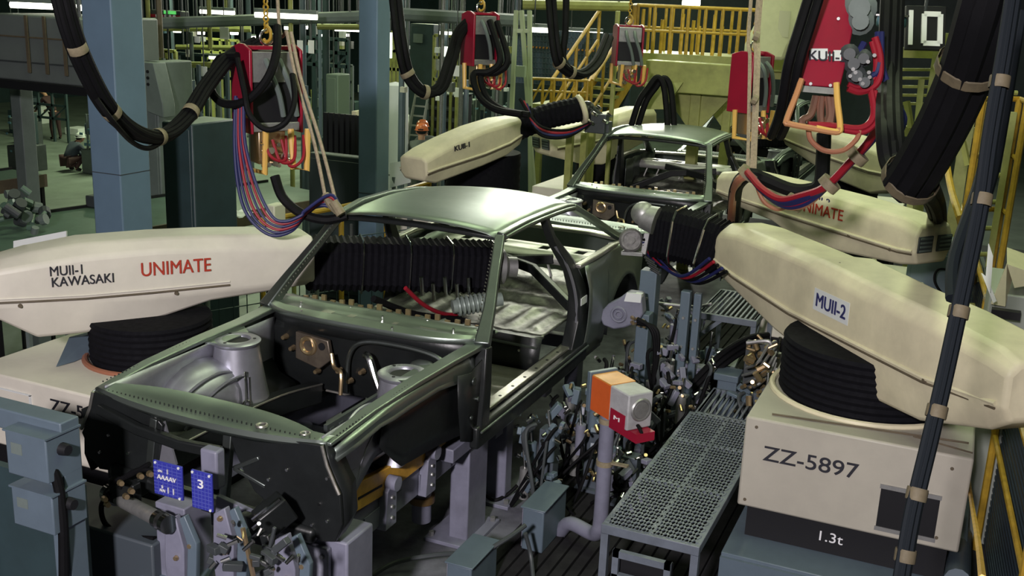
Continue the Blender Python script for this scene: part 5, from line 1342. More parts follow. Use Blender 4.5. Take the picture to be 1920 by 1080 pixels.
# grey console behind the far end of the long platform
p = at(1370, 700, 'z', .62)
t = thing('switch_post', 'blue grey switch post at the far end of the mesh platform', 'switch post', (p.x, p.y, .03))
MB().box((p.x-.075, p.y-.06, .03), (p.x+.06, p.y+.09, .60)).build('post', BLUEG, t, bevel=.008)
MB().box((p.x-.10, p.y-.08, .58), (p.x+.07, p.y+.1, .63)).build('cap', BLUEG, t, bevel=.006)
m = MB(); m.cyl((p.x-.03, p.y-.06, .50), (p.x-.03, p.y-.068, .50), .012, .012, 8); m.cyl((p.x+.01, p.y-.06, .50), (p.x+.01, p.y-.068, .50), .012, .012, 8); m.build('white_button', WHITE, t)
for k in range(3): MB().tube([at(1300, 740-k*12, 'y', 3.4), at(1350, 690-k*12, 'y', 3.5), at(1400, 655-k*10, 'y', 3.7), at(1440, 640-k*6, 'y', 3.9)], .022, 8).build('hose', RUBBER, t)
# tangle of valves and pipework under the big arm
t = thing('valve_manifold', 'tangle of brass valves and pipes under the big arm, behind the box corner', 'valves', at(1430, 700, 'y', 3.3))
m = MB(); R = random.Random(5)
for k in range(26):
    q = at(R.uniform(1395, 1450), R.uniform(635, 770), 'y', R.uniform(3.1, 3.5)); a = V((R.uniform(-.06, .06), R.uniform(-.04, .04), R.uniform(-.06, .06))); m.cyl(q, q+a, R.uniform(.010, .022), None, 8)
m.build('valve_body', BRASS, t)
m = MB()
for k in range(6): m.tube([at(R.uniform(1385, 1400), 690+k*14, 'y', 3.4), at(1420, 680+k*14, 'y', 3.3), at(1440, 650+k*18, 'y', 3.4), at(1455, 640+k*10, 'y', 3.5)], .010, 6)
m.build('pipework', ALU, t)
MB().box(at(1400, 640, 'y', 3.55), at(1445, 780, 'y', 3.6)).build('back_plate', DGREY, t)
m = MB(); m.tube([at(1400, 643, 'y', 3.4), at(1440, 640, 'y', 3.4), at(1445, 655, 'y', 3.4)], .014, 8); m.build('pipework', ALU, t)
# slanted grey green rail under the ribbed table
o = MB().bar(at(1370, 690, 'y', 3.7), at(1390, 645, 'y', 4.0), .06, .03).build('guide_rail', GREYG); tag(o, 'short slanted grey green rail right of the ribbed table leg', 'rail')

# ------------------------------------------------------------------ barrier on the right with its yellow rail
d = (at(1840, 520, 'z', 1.15)-at(1885, 680, 'z', 1.15)).normalized(); r0 = at(1885, 680, 'z', 1.15)
A = r0 - d*2.6; B_ = r0 + d*6
t = thing('safety_barrier', 'dark blue ribbed barrier along the right edge with a yellow top rail', 'barrier', (A.x, A.y, .0))
nx = V((d.y, -d.x, 0))
if nx.x < 0: nx = -nx
m = MB(); m.fbox(A, d, nx, Z3, (0, (B_-A).length), (.06, .09), (-1.13, -.06))
for k in range(26): m.fbox(A, d, nx, Z3, (0, (B_-A).length), (.045, .06), (-1.12+k*.041, -1.12+k*.041+.02))
m.build('ribbed_panel', mat('dark_blue_panel', (.035, .05, .065), .45), t)
MB().tube([A, B_], .022, 10, smooth=False).build('top_rail', YELLOW, t)
MB().tube([A-Z3*.42, B_-Z3*.42], .016, 8, smooth=False).build('lower_rail', YELLOW, t)
for k in range(5):
    q = A+d*(.8+1.7*k); MB().tube([q-Z3*1.15, q], .022, 8, smooth=False).build('rail_post', YELLOW, t)
    MB().cyl(q-d*.1, q-d*.02, .026, .026, 10).build('rail_clamp', TAPE, t)
# orange-brown cable chain and fat grey hose beside the ZZ-5897 box
o = MB().tube([at(1805, 790, 'x', 3.22), at(1812, 860, 'x', 3.22), at(1820, 930, 'x', 3.2), at(1833, 1010, 'x', 3.18), at(1842, 1085, 'x', 3.15)], .011, 6).build('cable_run', AMBER); tag(o, 'rusty yellow cable hanging down the right side of the ZZ-5897 box', 'cable')
o = MB().tube([at(1805, 985, 'x', 3.26), at(1800, 1020, 'x', 3.22), at(1795, 1090, 'x', 3.2)], .062, 12).build('duct_hose', BLUEG); tag(o, 'fat grey duct hose at the lower right corner of the ZZ-5897 box', 'hose')
t = thing('lead_group', 'fan of thin black leads curving onto the grey duct hose', 'leads', at(1830, 960, 'x', 3.3))
for k in range(4): MB().tube([at(1845, 940+k*4, 'x', 3.33), at(1825, 938+k*8, 'x', 3.31), at(1806, 955+k*9, 'x', 3.28), at(1800, 985, 'x', 3.25)], .006, 6).build('lead', RUBBER, t)
m = MB()
for k in range(4): q = at(1846, 905+k*12, 'x', 3.33); m.cyl(q, q+V((0, -.02, .03)), .012, .01, 8)
m.build('lead_plug', CHROME, t)
# ------------------------------------------------------------------ background of the hall
def pbox(u0, v0, u1, v1, D, dp=.4):
    """corner points of a world-aligned box whose front shows at that photo rectangle"""
    c = atd((u0+u1)/2, (v0+v1)/2, D); w_ = (u1-u0)*D/FPX*.95; h = (v1-v0)*D/FPX*1.02
    return V((c.x-w_/2, c.y, c.z-h/2)), V((c.x+w_/2, c.y+dp, c.z+h/2))
def lamp(label, u0, v0, u1, v1, D, group=None, r=.035):
    a = atd(u0, v0, D); b = atd(u1, v1, D); a.z = b.z = (a.z+b.z)/2
    t = thing('fluorescent_lamp', label, 'lamp', (a+b)/2, group)
    MB().tube([a, b], r, 8, smooth=False).build('tube', TUBE, t)
    o = V((0, 0, .06)); MB().bar(a+o, b+o, .14, .05).build('reflector', GREYG, t)
    m = MB()
    for f in (.15, .85): q = a.lerp(b, f)+o; m.tube([q, V((q.x, q.y, 5.4 if q.z < 5 else 8))], .01, 5, smooth=False)
    m.build('hanger', DGREY, t)
lamp('fluorescent tube above the grey overhead panel at top left', 20, 9, 165, 15, 12.5)
lamp('fluorescent tube right of the left chain, upper left of the middle pillar', 478, 27, 595, 33, 14)
lamp('fluorescent tube left of the left chain behind the lit board', 375, 22, 440, 24, 19)
lamp('short fluorescent tube low beside the lit board', 380, 47, 428, 48, 22)
lamp('fluorescent tube touching the left edge of the middle pillar', 628, 55, 676, 56, 20)
lamp('fluorescent tube over the blue mesh wall', 995, 55, 1040, 58, 15)
lamp('fluorescent tube continuing right over the blue mesh wall', 1060, 62, 1130, 64, 17)
lamp('short fluorescent tube just right of the middle pillar', 822, 62, 852, 62, 24)
lamp('bright short tube at the top edge over the yellow railing', 1280, 2, 1312, 8, 13, r=.06)
lamp('fluorescent tube low between the ladder rack and the left controller', 392, 108, 428, 109, 24)
lamp('fluorescent tube in the far left workshop behind the overhead panel post', 28, 163, 48, 164, 30)
for i in range(12):
    u = 262+i*34+random.uniform(-8, 8); v = random.uniform(34, 66)
    if 430 < u < 470 or 560 < u < 600: v += 14
    lamp('tiny fluorescent tube in the crowded far hall', u, v, u+14, v+.5, random.uniform(27, 33), 'tiny far hall tubes', r=.05)
# overhead grey panelled duct, upper left
a, b = pbox(-60, 32, 185, 152, 11.5, 1.2)
t = thing('overhead_duct', 'big grey panelled overhead duct at upper left with brown straps', 'duct', (b.x, a.y, a.z))
MB().box(a, b).build('duct_panel', mat('duct_grey_paint', (.13, .15, .145), .5, noise=.15, scale=2), t, bevel=.02)
MB().box((a.x, a.y-.06, a.z-.09), (b.x+.3, a.y+.2, a.z)).build('bottom_beam', BLACK, t)
MB().box((a.x, a.y-.02, a.z+.20), (b.x, a.y, a.z+.215)).build('panel_joint', DGREY, t)
MB().box((a.x, a.y-.02, b.z-.24), (b.x, a.y, b.z-.225)).build('panel_joint', BROWN, t)
for u in (38, 88, 140):
    p = atd(u, 90, 11.4); MB().bar((p.x, a.y-.03, a.z+.1), (p.x, a.y-.03, b.z), .035, .02).build('strap', BROWN, t)
for u in (-50, 178): p = atd(u, 100, 11.8); MB().tube([(p.x, a.y+.3, b.z), (p.x, a.y+.3, 7.9)], .02, 6, smooth=False).build('hanger_rod', DGREY, t)
pillar(30, 60, 240, 13.2, 'grey green post under the overhead duct', m=GREYG, bands=False, h=2.45, dy=.2)
# lit overhead board
a, b = pbox(268, 20, 350, 52, 17, .2)
t = thing('display_board', 'yellow and green lit display board high at upper left', 'display board', (a.x, a.y, a.z))
MB().box(a, b).build('case', DGREY, t, bevel=.02)
w_ = b.x-a.x; h = b.z-a.z
for k in range(6):
    x = a.x+w_*(.05+.15*k); MB().box((x, a.y-.02, a.z+h*.12), (x+w_*.11, a.y, a.z+h*.45)).build('lit_panel', SIGNY, t)
MB().box((a.x+w_*.5, a.y-.02, b.z-h*.2), (a.x+w_*.85, a.y, b.z-h*.02)).build('lit_panel', SIGNG, t)
MB().box((a.x+w_*.02, a.y-.02, b.z-h*.42), (a.x+w_*.98, a.y-.005, b.z-h*.25)).build('red_strip', RED, t)
m = MB()
for k in range(5): m.cyl((a.x+w_*(.3+.13*k), a.y-.03, b.z-h*.33), (a.x+w_*(.3+.13*k), a.y-.02, b.z-h*.33), .03, .03, 8)
m.build('indicator', WHITE, t)
for f in (.1, .9): MB().tube([(lerp(a.x, b.x, f), a.y+.1, b.z), (lerp(a.x, b.x, f), a.y+.1, 7.9)], .02, 6, smooth=False).build('hanger_rod', DGREY, t)

def cabinet(name, label, u0, v0, u1, v1, D, mt, dp=.6, parts=(), cat='cabinet', floor=True):
    a, b = pbox(u0, v0, u1, v1, D, dp)
    if floor: a.z = gz((a.x+b.x)/2, a.y)
    t = thing(name, label, cat, ((a.x+b.x)/2, (a.y+b.y)/2, a.z))
    MB().box(a, b).build('body', mt, t, bevel=.015)
    MB().box((a.x+.03, a.y-.012, a.z+.08), (b.x-.03, a.y, b.z-.05)).build('door', mt, t, bevel=.006)
    MB().box((b.x-.12, a.y-.03, (a.z+b.z)/2-.08), (b.x-.09, a.y-.012, (a.z+b.z)/2+.08)).build('door_handle', ALU, t)
    return t, a, b
cabinet('control_cabinet', 'dark teal cabinet low behind the left cable bundle', 296, 232, 372, 372, 9.6, TEAL)
cabinet('control_cabinet', 'tall dark teal cabinet right of the middle pillar with a pale nameplate', 764, 48, 816, 172, 28, TEAL, floor=True)
a, b = pbox(771, 64, 792, 80, 27.8, .02); a.y = atd(790, 110, 28).y-.05; b.y = a.y+.03
o = MB().box((a.x, a.y, a.z), (b.x, b.y, b.z)).build('name_plate', GREYG); tag(o, 'pale nameplate on the tall dark teal cabinet', 'sign')
cabinet('low_partition', 'long dark green partition between the left controller and the middle pillar', 566, 292, 690, 400, 10.6, mat('dark_green_panel', (.03, .042, .042), .5), dp=.15, cat='partition')
t, a, b = cabinet('drawer_cabinet', 'black multi-drawer cabinet behind the two helmeted workers', 798, 180, 862, 300, 26.5, BLACK, dp=.8)
for k in range(8):
    z = lerp(a.z+.3, b.z-.1, k/8); d = MB().box((a.x+.03, a.y-.025, z), (b.x-.03, a.y, z+.10)).build('drawer', DGREY, t, bevel=.005); MB().box((a.x+.2, a.y-.04, z+.05), (b.x-.2, a.y-.025, z+.06)).build('drawer_pull', GREYG, d)
MB().box((a.x-.02, a.y-.02, b.z), (b.x+.02, b.y, b.z+.03)).build('cabinet_top', GREYG, t)
t, a, b = cabinet('machine_cabinet', 'grey green machine column right of the blue pillar with a slanted hood', 262, 118, 300, 235, 12.0, GREYG)
m = MB(); m.prism([(a.x-.02, a.y-.1, b.z), (b.x+.05, a.y-.1, b.z), (b.x+.16, a.y-.1, b.z-.45), (b.x+.16, a.y-.1, b.z-.6), (a.x+.15, a.y-.1, b.z-.55)], (0, .2, 0)); m.build('hood', GREYG, t, bevel=.01)
m = MB()
for i in range(3):
    for j in range(3): m.cyl((a.x+.05+.07*i, a.y-.105, b.z-.1-.07*j), (a.x+.05+.07*i, a.y-.115, b.z-.1-.07*j), .018, .018, 8)
m.build('push_button', BLACK, t)
cabinet('parts_locker', 'flat grey green board-like locker in front of the far machines', 608, 140, 636, 192, 14, mat('sage_paint', (.12, .17, .12), .6), dp=.3)

# benches on the left
def bench(name, label, P, z, mt, edge, w_=.9, leg=True, cat='bench', thick=.07):
    """P: front edge left and right points; bench goes back w_"""
    A, B = V(P[0]), V(P[1]); A.z = B.z = z; e = (B-A).normalized(); n_ = V((-e.y, e.x, 0))
    if n_.y < 0: n_ = -n_
    t = thing(name, label, cat, ((A.x+B.x)/2, (A.y+B.y)/2, HF))
    L = (B-A).length
    MB().fbox(A, e, n_, Z3, (0, L), (.02, w_), (-.02, 0)).build('bench_top', mt, t)
    MB().fbox(A, e, n_, Z3, (0, L), (0, .03), (-thick*2.2, .01)).build('front_rail', edge, t)
    MB().fbox(A, e, n_, Z3, (0, L), (w_-.03, w_), (-thick*2.2, .03)).build('rear_rail', BLACK, t)
    if leg:
        k = max(2, int(L/1.5)+1)
        for i in range(k):
            for y in (.06, w_-.06): q = A+e*(.05+(L-.1)*i/(k-1))+n_*y; MB().box((q.x-.025, q.y-.025, HF), (q.x+.025, q.y+.025, z-.02)).build('leg', BLACK, t)
    return t, A, e, n_, L
tb = bench('conveyor_bench', 'long green topped bench running behind the left pillar and arm', (at(-20, 478, 'z', .75), at(640, 368, 'z', .75)), .75, BENCHG, BROWN, w_=1.3)
tb2 = bench('work_table', 'low table with black rim at the left edge in front of the squatting worker', (at(-30, 345, 'z', .6), at(88, 328, 'z', .6)), .6, BENCHG, BROWN, w_=.7)
# clutter on the long bench
R = random.Random(11)
t = thing('machine_part', 'heap of pale cast machine parts on the long bench at the left edge', 'parts', at(50, 430, 'z', .76))
for k in range(30):
    q = at(R.uniform(8, 88), R.uniform(395, 440), 'z', .78)+V((0, 0, R.uniform(0, .2)))
    MB().cyl(q, q+V((R.uniform(-.1, .1), R.uniform(-.1, .1), R.uniform(-.05, .1))), R.uniform(.02, .06), None, 10).build('casting', R.choice((GREYG, BENCHG, DGREY)), t)
for (u, v, l) in ((185, 388, 'dark tool box on the long bench left of the blue pillar'), (405, 398, 'small dark carton on the long bench below the left controller')):
    q = at(u, v, 'z', .76); o = MB().box(q-V((.12, .06, 0)), q+V((.12, .1, .12))).build('tool_box', DGREY, None, bevel=.01); tag(o, l, 'box')
q = at(430, 408, 'z', .77); m = MB()
rows = [[q+V((-.2+.05*i, -.1+.06*j, .02+.05*R.random())) for i in range(9)] for j in range(5)]
o = m.grid(rows).build('crumpled_cloth', WHITE, None, solid=.004); tag(o, 'crumpled white cloth on the long bench beside the hanging hoses', 'cloth')
a, b = pbox(495, 385, 517, 428, 8.3, .15); o = MB().box(a, b).build('small_box', mat('cream_plastic', (.5, .5, .38), .5), None, bevel=.01); tag(o, 'little cream and blue box behind the red and blue hanging hoses', 'box')
o = MB().bar(V((a.x+.07, a.y+.08, gz(a.x, a.y))), V((a.x+.07, a.y+.08, a.z)), .06).build('box_stand', DGREY); tag(o, 'dark stand holding the little cream box', 'stand')
# white boards
def board(label, pts, D, th=.02):
    P = [atd(u, v, D) for u, v in pts]; n_ = (P[1]-P[0]).cross(P[3]-P[0]).normalized(); b_ = P[0].lerp(P[3], .5); g_ = gz(b_.x, b_.y)
    t = thing('white_board', label, 'board', V((b_.x, b_.y, g_)))
    MB().prism(P, n_*th).build('panel', WHITE, t)
    for f in (.12, .88): q = P[0].lerp(P[3], f)+Y3*.03; MB().bar(V((q.x, q.y, g_)), q+Z3*.1, .03).build('board_leg', GREYG, t)
    return t
board('pale grey board standing behind the left end of the pale robot arm', [(25, 500), (25, 452), (124, 433), (126, 520)], 7.2)
board('white square board leaning right of the middle pillar', [(731, 352), (731, 306), (770, 299), (770, 342)], 10.8)
# yellow handrail behind the front roof
t = thing('guard_rail', 'yellow rail running behind the front car roof from the middle pillar', 'rail', at(760, 355, 'y', 7.4))
P = [atd(490, 413, 9.0), atd(640, 388, 9.6), atd(725, 366, 10.2), atd(805, 342, 11.0)]
MB().tube(P, .025, 8).build('top_rail', YELLOW, t)
for p in P: MB().tube([V((p.x, p.y, gz(p.x, p.y))), p], .025, 8, smooth=False).build('rail_post', YELLOW, t)
# wire fence behind the left arm
t = thing('wire_fence', 'dark mesh fence behind and below the pale left robot arm', 'fence', (-3.2, 2.6, 0))
A = V((-2.75, 1.9, 0)); B_ = V((-1.5, 4.6, 0)); e = (B_-A).normalized(); L = (B_-A).length
m = MB()
for k in range(int(L/.12)): q = A+e*.12*k; m.bar(q, q+Z3*1.05, .006)
for z in (.1, .35, .6, .85, 1.05): m.bar(A+Z3*z, B_+Z3*z, .008)
m.build('mesh_wire', TEAL, t)
for f in (0, .33, .66, 1): q = A.lerp(B_, f); MB().tube([q, q+Z3*1.1], .02, 8, smooth=False).build('fence_post', GREYG, t)

# ladders
def ladder(label, u0, v0, u1, v1, D, wpx, n=6, mt=ALU, lean=.3, name='step_ladder'):
    p = atd(u0, v0, D); q = atd(u1, v1, D); w_ = wpx*D/FPX
    k_ = (p.z-gz(q.x, q.y))/(p.z-q.z); q = p+(q-p)*k_; n = max(n, int(n*k_)); w_ *= min(1.5, k_)
    t = thing(name, label, 'ladder', q)
    for s in (-1, 1): MB().bar(q+X3*s*w_/2, p+X3*s*w_*.36, .035, .05).build('stile', mt, t)
    for k in range(n): f = (k+.5)/n; c = q.lerp(p, f); ww = lerp(w_/2, w_*.36, f); MB().bar(c-X3*ww, c+X3*ww, .03, .04).build('rung', mt, t)
    if lean:
        for s in (-1, 1): MB().bar(q+X3*s*w_/2+Y3*lean, p+X3*s*w_*.36, .025, .04).build('rear_stile', mt, t)
    return t
WALU = mat('white_aluminium', (.55, .57, .56), .4, .3)
ladder('white step ladder above the two helmeted workers', 792, 172, 775, 262, 25.6, 24, 5, WALU)
ladder('grey rack ladder behind the left cable bundle', 315, 110, 318, 232, 14.5, 20, 7, GREYG, lean=0, name='rack_ladder')
ladder('second grey rack ladder right of the first behind the cable bundle', 332, 130, 345, 235, 15, 16, 7, GREYG, lean=0, name='rack_ladder')
# white tank / wrapped roll right of the middle pillar
q = atd(741, 200, 24); t = thing('wrapped_roll', 'tall white wrapped roll right of the middle pillar', 'roll', (q.x, q.y, HF))
m = MB(); m.lathe((q.x, q.y, 0), Z3, [(0, HF), (.31, HF), (.30, HF+.4), (.32, HF+.9), (.29, HF+1.2), (.31, HF+1.6), (.29, atd(741, 158, 24).z), (0, atd(741, 152, 24).z)], 20); m.build('white_wrap', mat('white_plastic_wrap', (.72, .73, .78), .5, bump=.4, bscale=9), t)
MB().torus((q.x, q.y, HF+1.0), Z3, .315, .014, 24, 6).build('binding', GREYG, t)
# bright wall slits
for (u0, v0, u1, v1, D, l) in ((722, 62, 734, 108, 20, 'bright narrow window right of the middle pillar'), (830, 88, 846, 106, 22, 'small white glowing panel right of the tall teal cabinet')):
    a, b = pbox(u0, v0, u1, v1, D, .05); t = thing('light_panel', l, 'light panel', V((a.x, a.y, a.z))); MB().box(a, b).build('glowing_panel', WINGLOW, t); MB().tube([V(((a.x+b.x)/2, a.y+.03, b.z)), V(((a.x+b.x)/2, a.y+.03, 8.0))], .015, 5, smooth=False).build('hanger_rod', DGREY, t)

# ---------- people 
def person(label, loc, yaw, pose, cloth, legs, helmet=None, sc=1.0):
    """pose: dict of joint -> (x, y, z) in the body's own frame (y forward)"""
    ca, sa = math.cos(yaw), math.sin(yaw)
    def W(p): return V((p[0]*ca-p[1]*sa, p[0]*sa+p[1]*ca, p[2]))*sc
    t = thing('person', label, 'person', loc)
    J = list(pose['j'].keys()); vs = [W(pose['j'][k][:3]) for k in J]; ix = {k: i for i, k in enumerate(J)}
    def skin(name, chain, mt, root):
        used = []; edges = []
        for a, b in chain:
            for k in (a, b):
                if k not in used: used.append(k)
            edges.append((used.index(a), used.index(b)))
        me = bpy.data.meshes.new(name); me.from_pydata([W(pose['j'][k][:3]) for k in used], edges, [])
        o = bpy.data.objects.new(name, me); COL.objects.link(o); o.parent = t; me.materials.append(mt)
        sk = o.modifiers.new('skin', 'SKIN')
        for i, k in enumerate(used):
            r = pose['j'][k][3]*sc*(.5 if name == 'body' and k in ('pelvis', 'chest', 'sl', 'sr', 'el', 'er', 'tl', 'tr', 'kl', 'kr', 'al', 'ar', 'fl', 'fr') else 1.0); me.skin_vertices[0].data[i].radius = (r, r)
            me.skin_vertices[0].data[i].use_root = (k == root)
        sk.use_smooth_shade = True
        sb = o.modifiers.new('sub', 'SUBSURF'); sb.levels = 1; sb.render_levels = 2
        return o
    skin('body', [('pelvis', 'chest'), ('chest', 'neck'), ('neck', 'head'), ('chest', 'sl'), ('sl', 'el'), ('el', 'hl'), ('chest', 'sr'), ('sr', 'er'), ('er', 'hr'),
                  ('pelvis', 'tl'), ('tl', 'kl'), ('kl', 'al'), ('al', 'fl'), ('pelvis', 'tr'), ('tr', 'kr'), ('kr', 'ar'), ('ar', 'fr')], SKIN, 'pelvis')
    for k in pose['j']: pose['j'][k] = (*pose['j'][k][:3], pose['j'][k][3]*1.0)
    skin('jacket', [('pelvis', 'chest'), ('chest', 'neck'), ('chest', 'sl'), ('sl', 'el'), ('el', 'hl2'), ('chest', 'sr'), ('sr', 'er'), ('er', 'hr2')], cloth, 'pelvis')
    skin('trousers', [('pelvis', 'tl'), ('tl', 'kl'), ('kl', 'al'), ('pelvis', 'tr'), ('tr', 'kr'), ('kr', 'ar')], legs, 'pelvis')
    skin('boots', [('al', 'fl')], BLACK, 'al'); skin('boots', [('ar', 'fr')], BLACK, 'ar')
    h = W(pose['j']['head'][:3])
    hd = world_loc(t)+h
    f = W((0, 1, 0)).normalized(); r_ = W((1, 0, 0)).normalized()
    MB().ball(hd+Z3*.02*sc, .098*sc, 16, (1, 1.08, 1.2)).build('head', SKIN, t)
    MB().ball(hd+f*.10*sc, .018*sc, 8, (1, 1, 1.4)).build('nose', SKIN, t)
    for s in (-1, 1):
        MB().ball(hd+r_*s*.098*sc, .025*sc, 8, (.6, 1, 1.4)).build('ear', SKIN, t)
        MB().ball(hd+f*.094*sc+r_*s*.035*sc+Z3*.025*sc, .011*sc, 8).build('eye', BLACK, t)
    MB().ball(hd-f*.02*sc+Z3*.045*sc, .104*sc, 14, (1, 1.05, 1.0)).build('hair', BLACK, t)
    if helmet:
        m = MB(); m.lathe(hd+Z3*.05*sc, Z3, [(.0, .125*sc), (.05*sc, .12*sc), (.09*sc, .095*sc), (.118*sc, .045*sc), (.122*sc, 0), (.142*sc, -.006*sc), (.118*sc, -.008*sc)], 22); m.build('helmet', helmet, t)
    # hands: palm with five fingers
    for s, k, e in ((-1, 'hl', 'el'), (1, 'hr', 'er')):
        p = world_loc(t)+W(pose['j'][k][:3]); d = (W(pose['j'][k][:3])-W(pose['j'][e][:3])).normalized(); sx = d.cross(Z3).normalized() if abs(d.z) < .95 else d.cross(f).normalized(); up = sx.cross(d)
        m = MB(); m.fbox(p, sx, up, d, (-.038*sc, .038*sc), (-.013*sc, .013*sc), (0, .085*sc))
        for q in range(4): b0 = p+sx*(-.029+.019*q)*sc+d*.08*sc; m.tube([b0, b0+d*(.03+.008*(q in (1, 2)))*sc-up*.006*sc, b0+d*(.055+.014*(q in (1, 2)))*sc-up*.026*sc], .0085*sc, 6)
        b0 = p-sx*s*.036*sc+d*.02*sc; m.tube([b0, b0-sx*s*.025*sc+d*.025*sc, b0-sx*s*.03*sc+d*.055*sc-up*.012*sc], .0095*sc, 6)
        m.build('hand', SKIN, t)
    return t
def stand_pose(lean=.12, armf=.25, stride=.08, bend=.0):
    return {'j': {'pelvis': (0, 0, .95, .135), 'chest': (0, lean, 1.32, .155), 'neck': (0, lean*1.3, 1.49, .065), 'head': (0, lean*1.7+.03, 1.62, .08),
        'sl': (-.19, lean, 1.40, .075), 'el': (-.25, lean+armf*.4, 1.14, .052), 'hl2': (-.2, lean+armf, .98, .042), 'hl': (-.19, lean+armf*1.1, .95, .032),
        'sr': (.19, lean, 1.40, .075), 'er': (.26, lean+armf*.3, 1.14, .052), 'hr2': (.22, lean+armf*.9, 1.0, .042), 'hr': (.21, lean+armf*1.0, .97, .032),
        'tl': (-.10, 0, .88, .105), 'kl': (-.11, stride, .50, .072), 'al': (-.12, 0, .09, .05), 'fl': (-.13, .15, .045, .042),
        'tr': (.10, 0, .88, .105), 'kr': (.11, -stride*.2, .50, .072), 'ar': (.12, -stride, .09, .05), 'fr': (.14, .12-stride, .045, .042)}}
def squat_pose():
    return {'j': {'pelvis': (0, 0, .32, .16), 'chest': (0, .22, .62, .18), 'neck': (0, .32, .76, .07), 'head': (0, .41, .86, .08),
        'sl': (-.19, .26, .70, .085), 'el': (-.24, .44, .48, .058), 'hl2': (-.15, .60, .32, .045), 'hl': (-.14, .63, .28, .034),
        'sr': (.19, .26, .70, .085), 'er': (.25, .42, .46, .058), 'hr2': (.15, .58, .30, .045), 'hr': (.14, .61, .26, .034),
        'tl': (-.12, .02, .30, .115), 'kl': (-.19, .36, .44, .08), 'al': (-.17, .12, .09, .055), 'fl': (-.18, .28, .045, .045),
        'tr': (.12, .02, .30, .115), 'kr': (.20, .36, .42, .08), 'ar': (.17, .12, .09, .055), 'fr': (.19, .28, .045, .045)}}
pD = 24.5
pa = atd(788, 352, pD); head = atd(787, 238, pD)
person('person in grey work clothes and orange helmet, nearer of the two by the white ladder', (pa.x, pa.y, HF), math.radians(25), stand_pose(.06, .2), UNIFORM, mat('grey_trousers', (.10, .11, .105), .8), HELMET, sc=(head.z-HF)/1.70)
pb_ = atd(806, 345, pD+.8); head = atd(798, 232, pD+.8)
person('person in darker jacket and orange helmet, half hidden behind the nearer worker', (pb_.x-.04, pb_.y, HF), math.radians(60), stand_pose(.14, .3), UNIFORM, NAVYC, HELMET, sc=(head.z-HF)/1.70)
pc = at(128, 322, 'z', HF)
person('person squatting with back turned on the hall floor left of the blue pillar, pale cap', (pc.x, pc.y, HF), math.radians(-15), squat_pose(), NAVYC, MAROON, WHITE, sc=1.0)
pd = at(106, 262, 'z', HF)
person('person standing in dark brown clothes far left beneath the overhead duct', (pd.x, pd.y, HF), math.radians(80), stand_pose(.34, .45), MAROON, MAROON, WHITE, sc=.92)
# ------------------------------------------------------------------ yellow platforms, stairs and yellow-green steel
def railing(label, A, B, h=1.0, posts=8, mt=YELLOW, mid=True, r=.022, name='railing', vert=0, group=None):
    t = thing(name, label, 'railing', A.lerp(B, .5), group)
    MB().tube([A+Z3*h, B+Z3*h], r, 8, smooth=False).build('top_rail', mt, t)
    if mid: MB().tube([A+Z3*h*.52, B+Z3*h*.52], r*.8, 8, smooth=False).build('mid_rail', mt, t)
    for k in range(posts): q = A.lerp(B, k/(posts-1)); MB().tube([q, q+Z3*h], r, 8, smooth=False).build('rail_post', mt, t)
    return t
Dp = 13.0
A = atd(1190, 112, Dp); B_ = atd(1480, 112, Dp); A.z = B_.z = (A.z+B_.z)/2; B_.y = A.y+.6
dk = thing('steel_walkway', 'yellow green elevated walkway with deck edge across the upper right', 'walkway', A.lerp(B_, .5))
e = (B_-A).normalized(); n_ = V((-e.y, e.x, 0)); L = (B_-A).length
MB().fbox(A, e, n_, Z3, (0, L), (0, 2.2), (-.08, 0)).build('deck', YGREEN, dk)
MB().fbox(A, e, n_, Z3, (0, L), (-.04, 0), (-.10, .05)).build('toe_board', YGREEN, dk)
MB().fbox(A, e, n_, Z3, (.1, L), (.1, .25), (-.2, -.08)).build('edge_beam', YGREEN, dk)
h = (atd(1300, 14, Dp).z-A.z)
railing('front yellow railing of the elevated walkway', A, B_, h, 10)
railing('rear yellow railing of the elevated walkway', A+n_*2.1, B_+n_*2.1, h, 9)
railing('short cross railing at the left end of the elevated walkway', A, A+n_*2.1, h, 4)
m_ = thing('walkway_pipework', 'cluster of upright yellow pipes standing on the elevated walkway', 'pipes', A+e*L*.4+n_*1.0)
for k in range(9):
    q = A+e*(L*(.06+.07*k))+n_*random.uniform(.6, 1.6); MB().tube([q, q+Z3*random.uniform(h*.6, h*1.0)], .024, 8, smooth=False).build('pipe', YELLOW, m_)
# columns, haunches and the deep beam below the deck
for i, (u, D, wpx, l) in enumerate(((1305, 12.2, 20, 'yellow green column with gusset haunches under the walkway, left of the rope'), (1365, 12.6, 16, 'yellow green column behind the narrow red controller'), (1147, 12.0, 8, 'slim yellow green post behind the gun of the second left robot'))):
    c = atd(u, 200, D); w_ = wpx*D/FPX
    t = thing('steel_column', l, 'column', (c.x, c.y, 0)); zt = A.z-.15 if i < 2 else atd(u, 20, D).z
    MB().box((c.x-w_/2, c.y-w_/2, 0), (c.x+w_/2, c.y+w_/2, zt)).build('shaft', YGREEN, t, bevel=.01)
    MB().box((c.x-w_, c.y-w_, 0), (c.x+w_, c.y+w_, .03)).build('foot', YGREEN, t)
    if i < 2:
        for s in (-1, 1): MB().prism([(c.x+s*w_/2, c.y-.03, zt-.1), (c.x+s*(w_/2+.42), c.y-.03, zt-.1), (c.x+s*w_/2, c.y-.03, zt-.6)], (0, .06, 0)).build('gusset', YGREEN, t)
b0 = atd(1215, 140, 12.2); b1 = atd(1395, 142, 12.2)
o = MB().box((b0.x, b0.y-.12, b0.z-.17), (b1.x, b0.y+.12, b0.z+.17)).build('cross_beam', YGREEN, None, bevel=.01); tag(o, 'deep yellow green beam carried by the gusseted columns', 'beam')
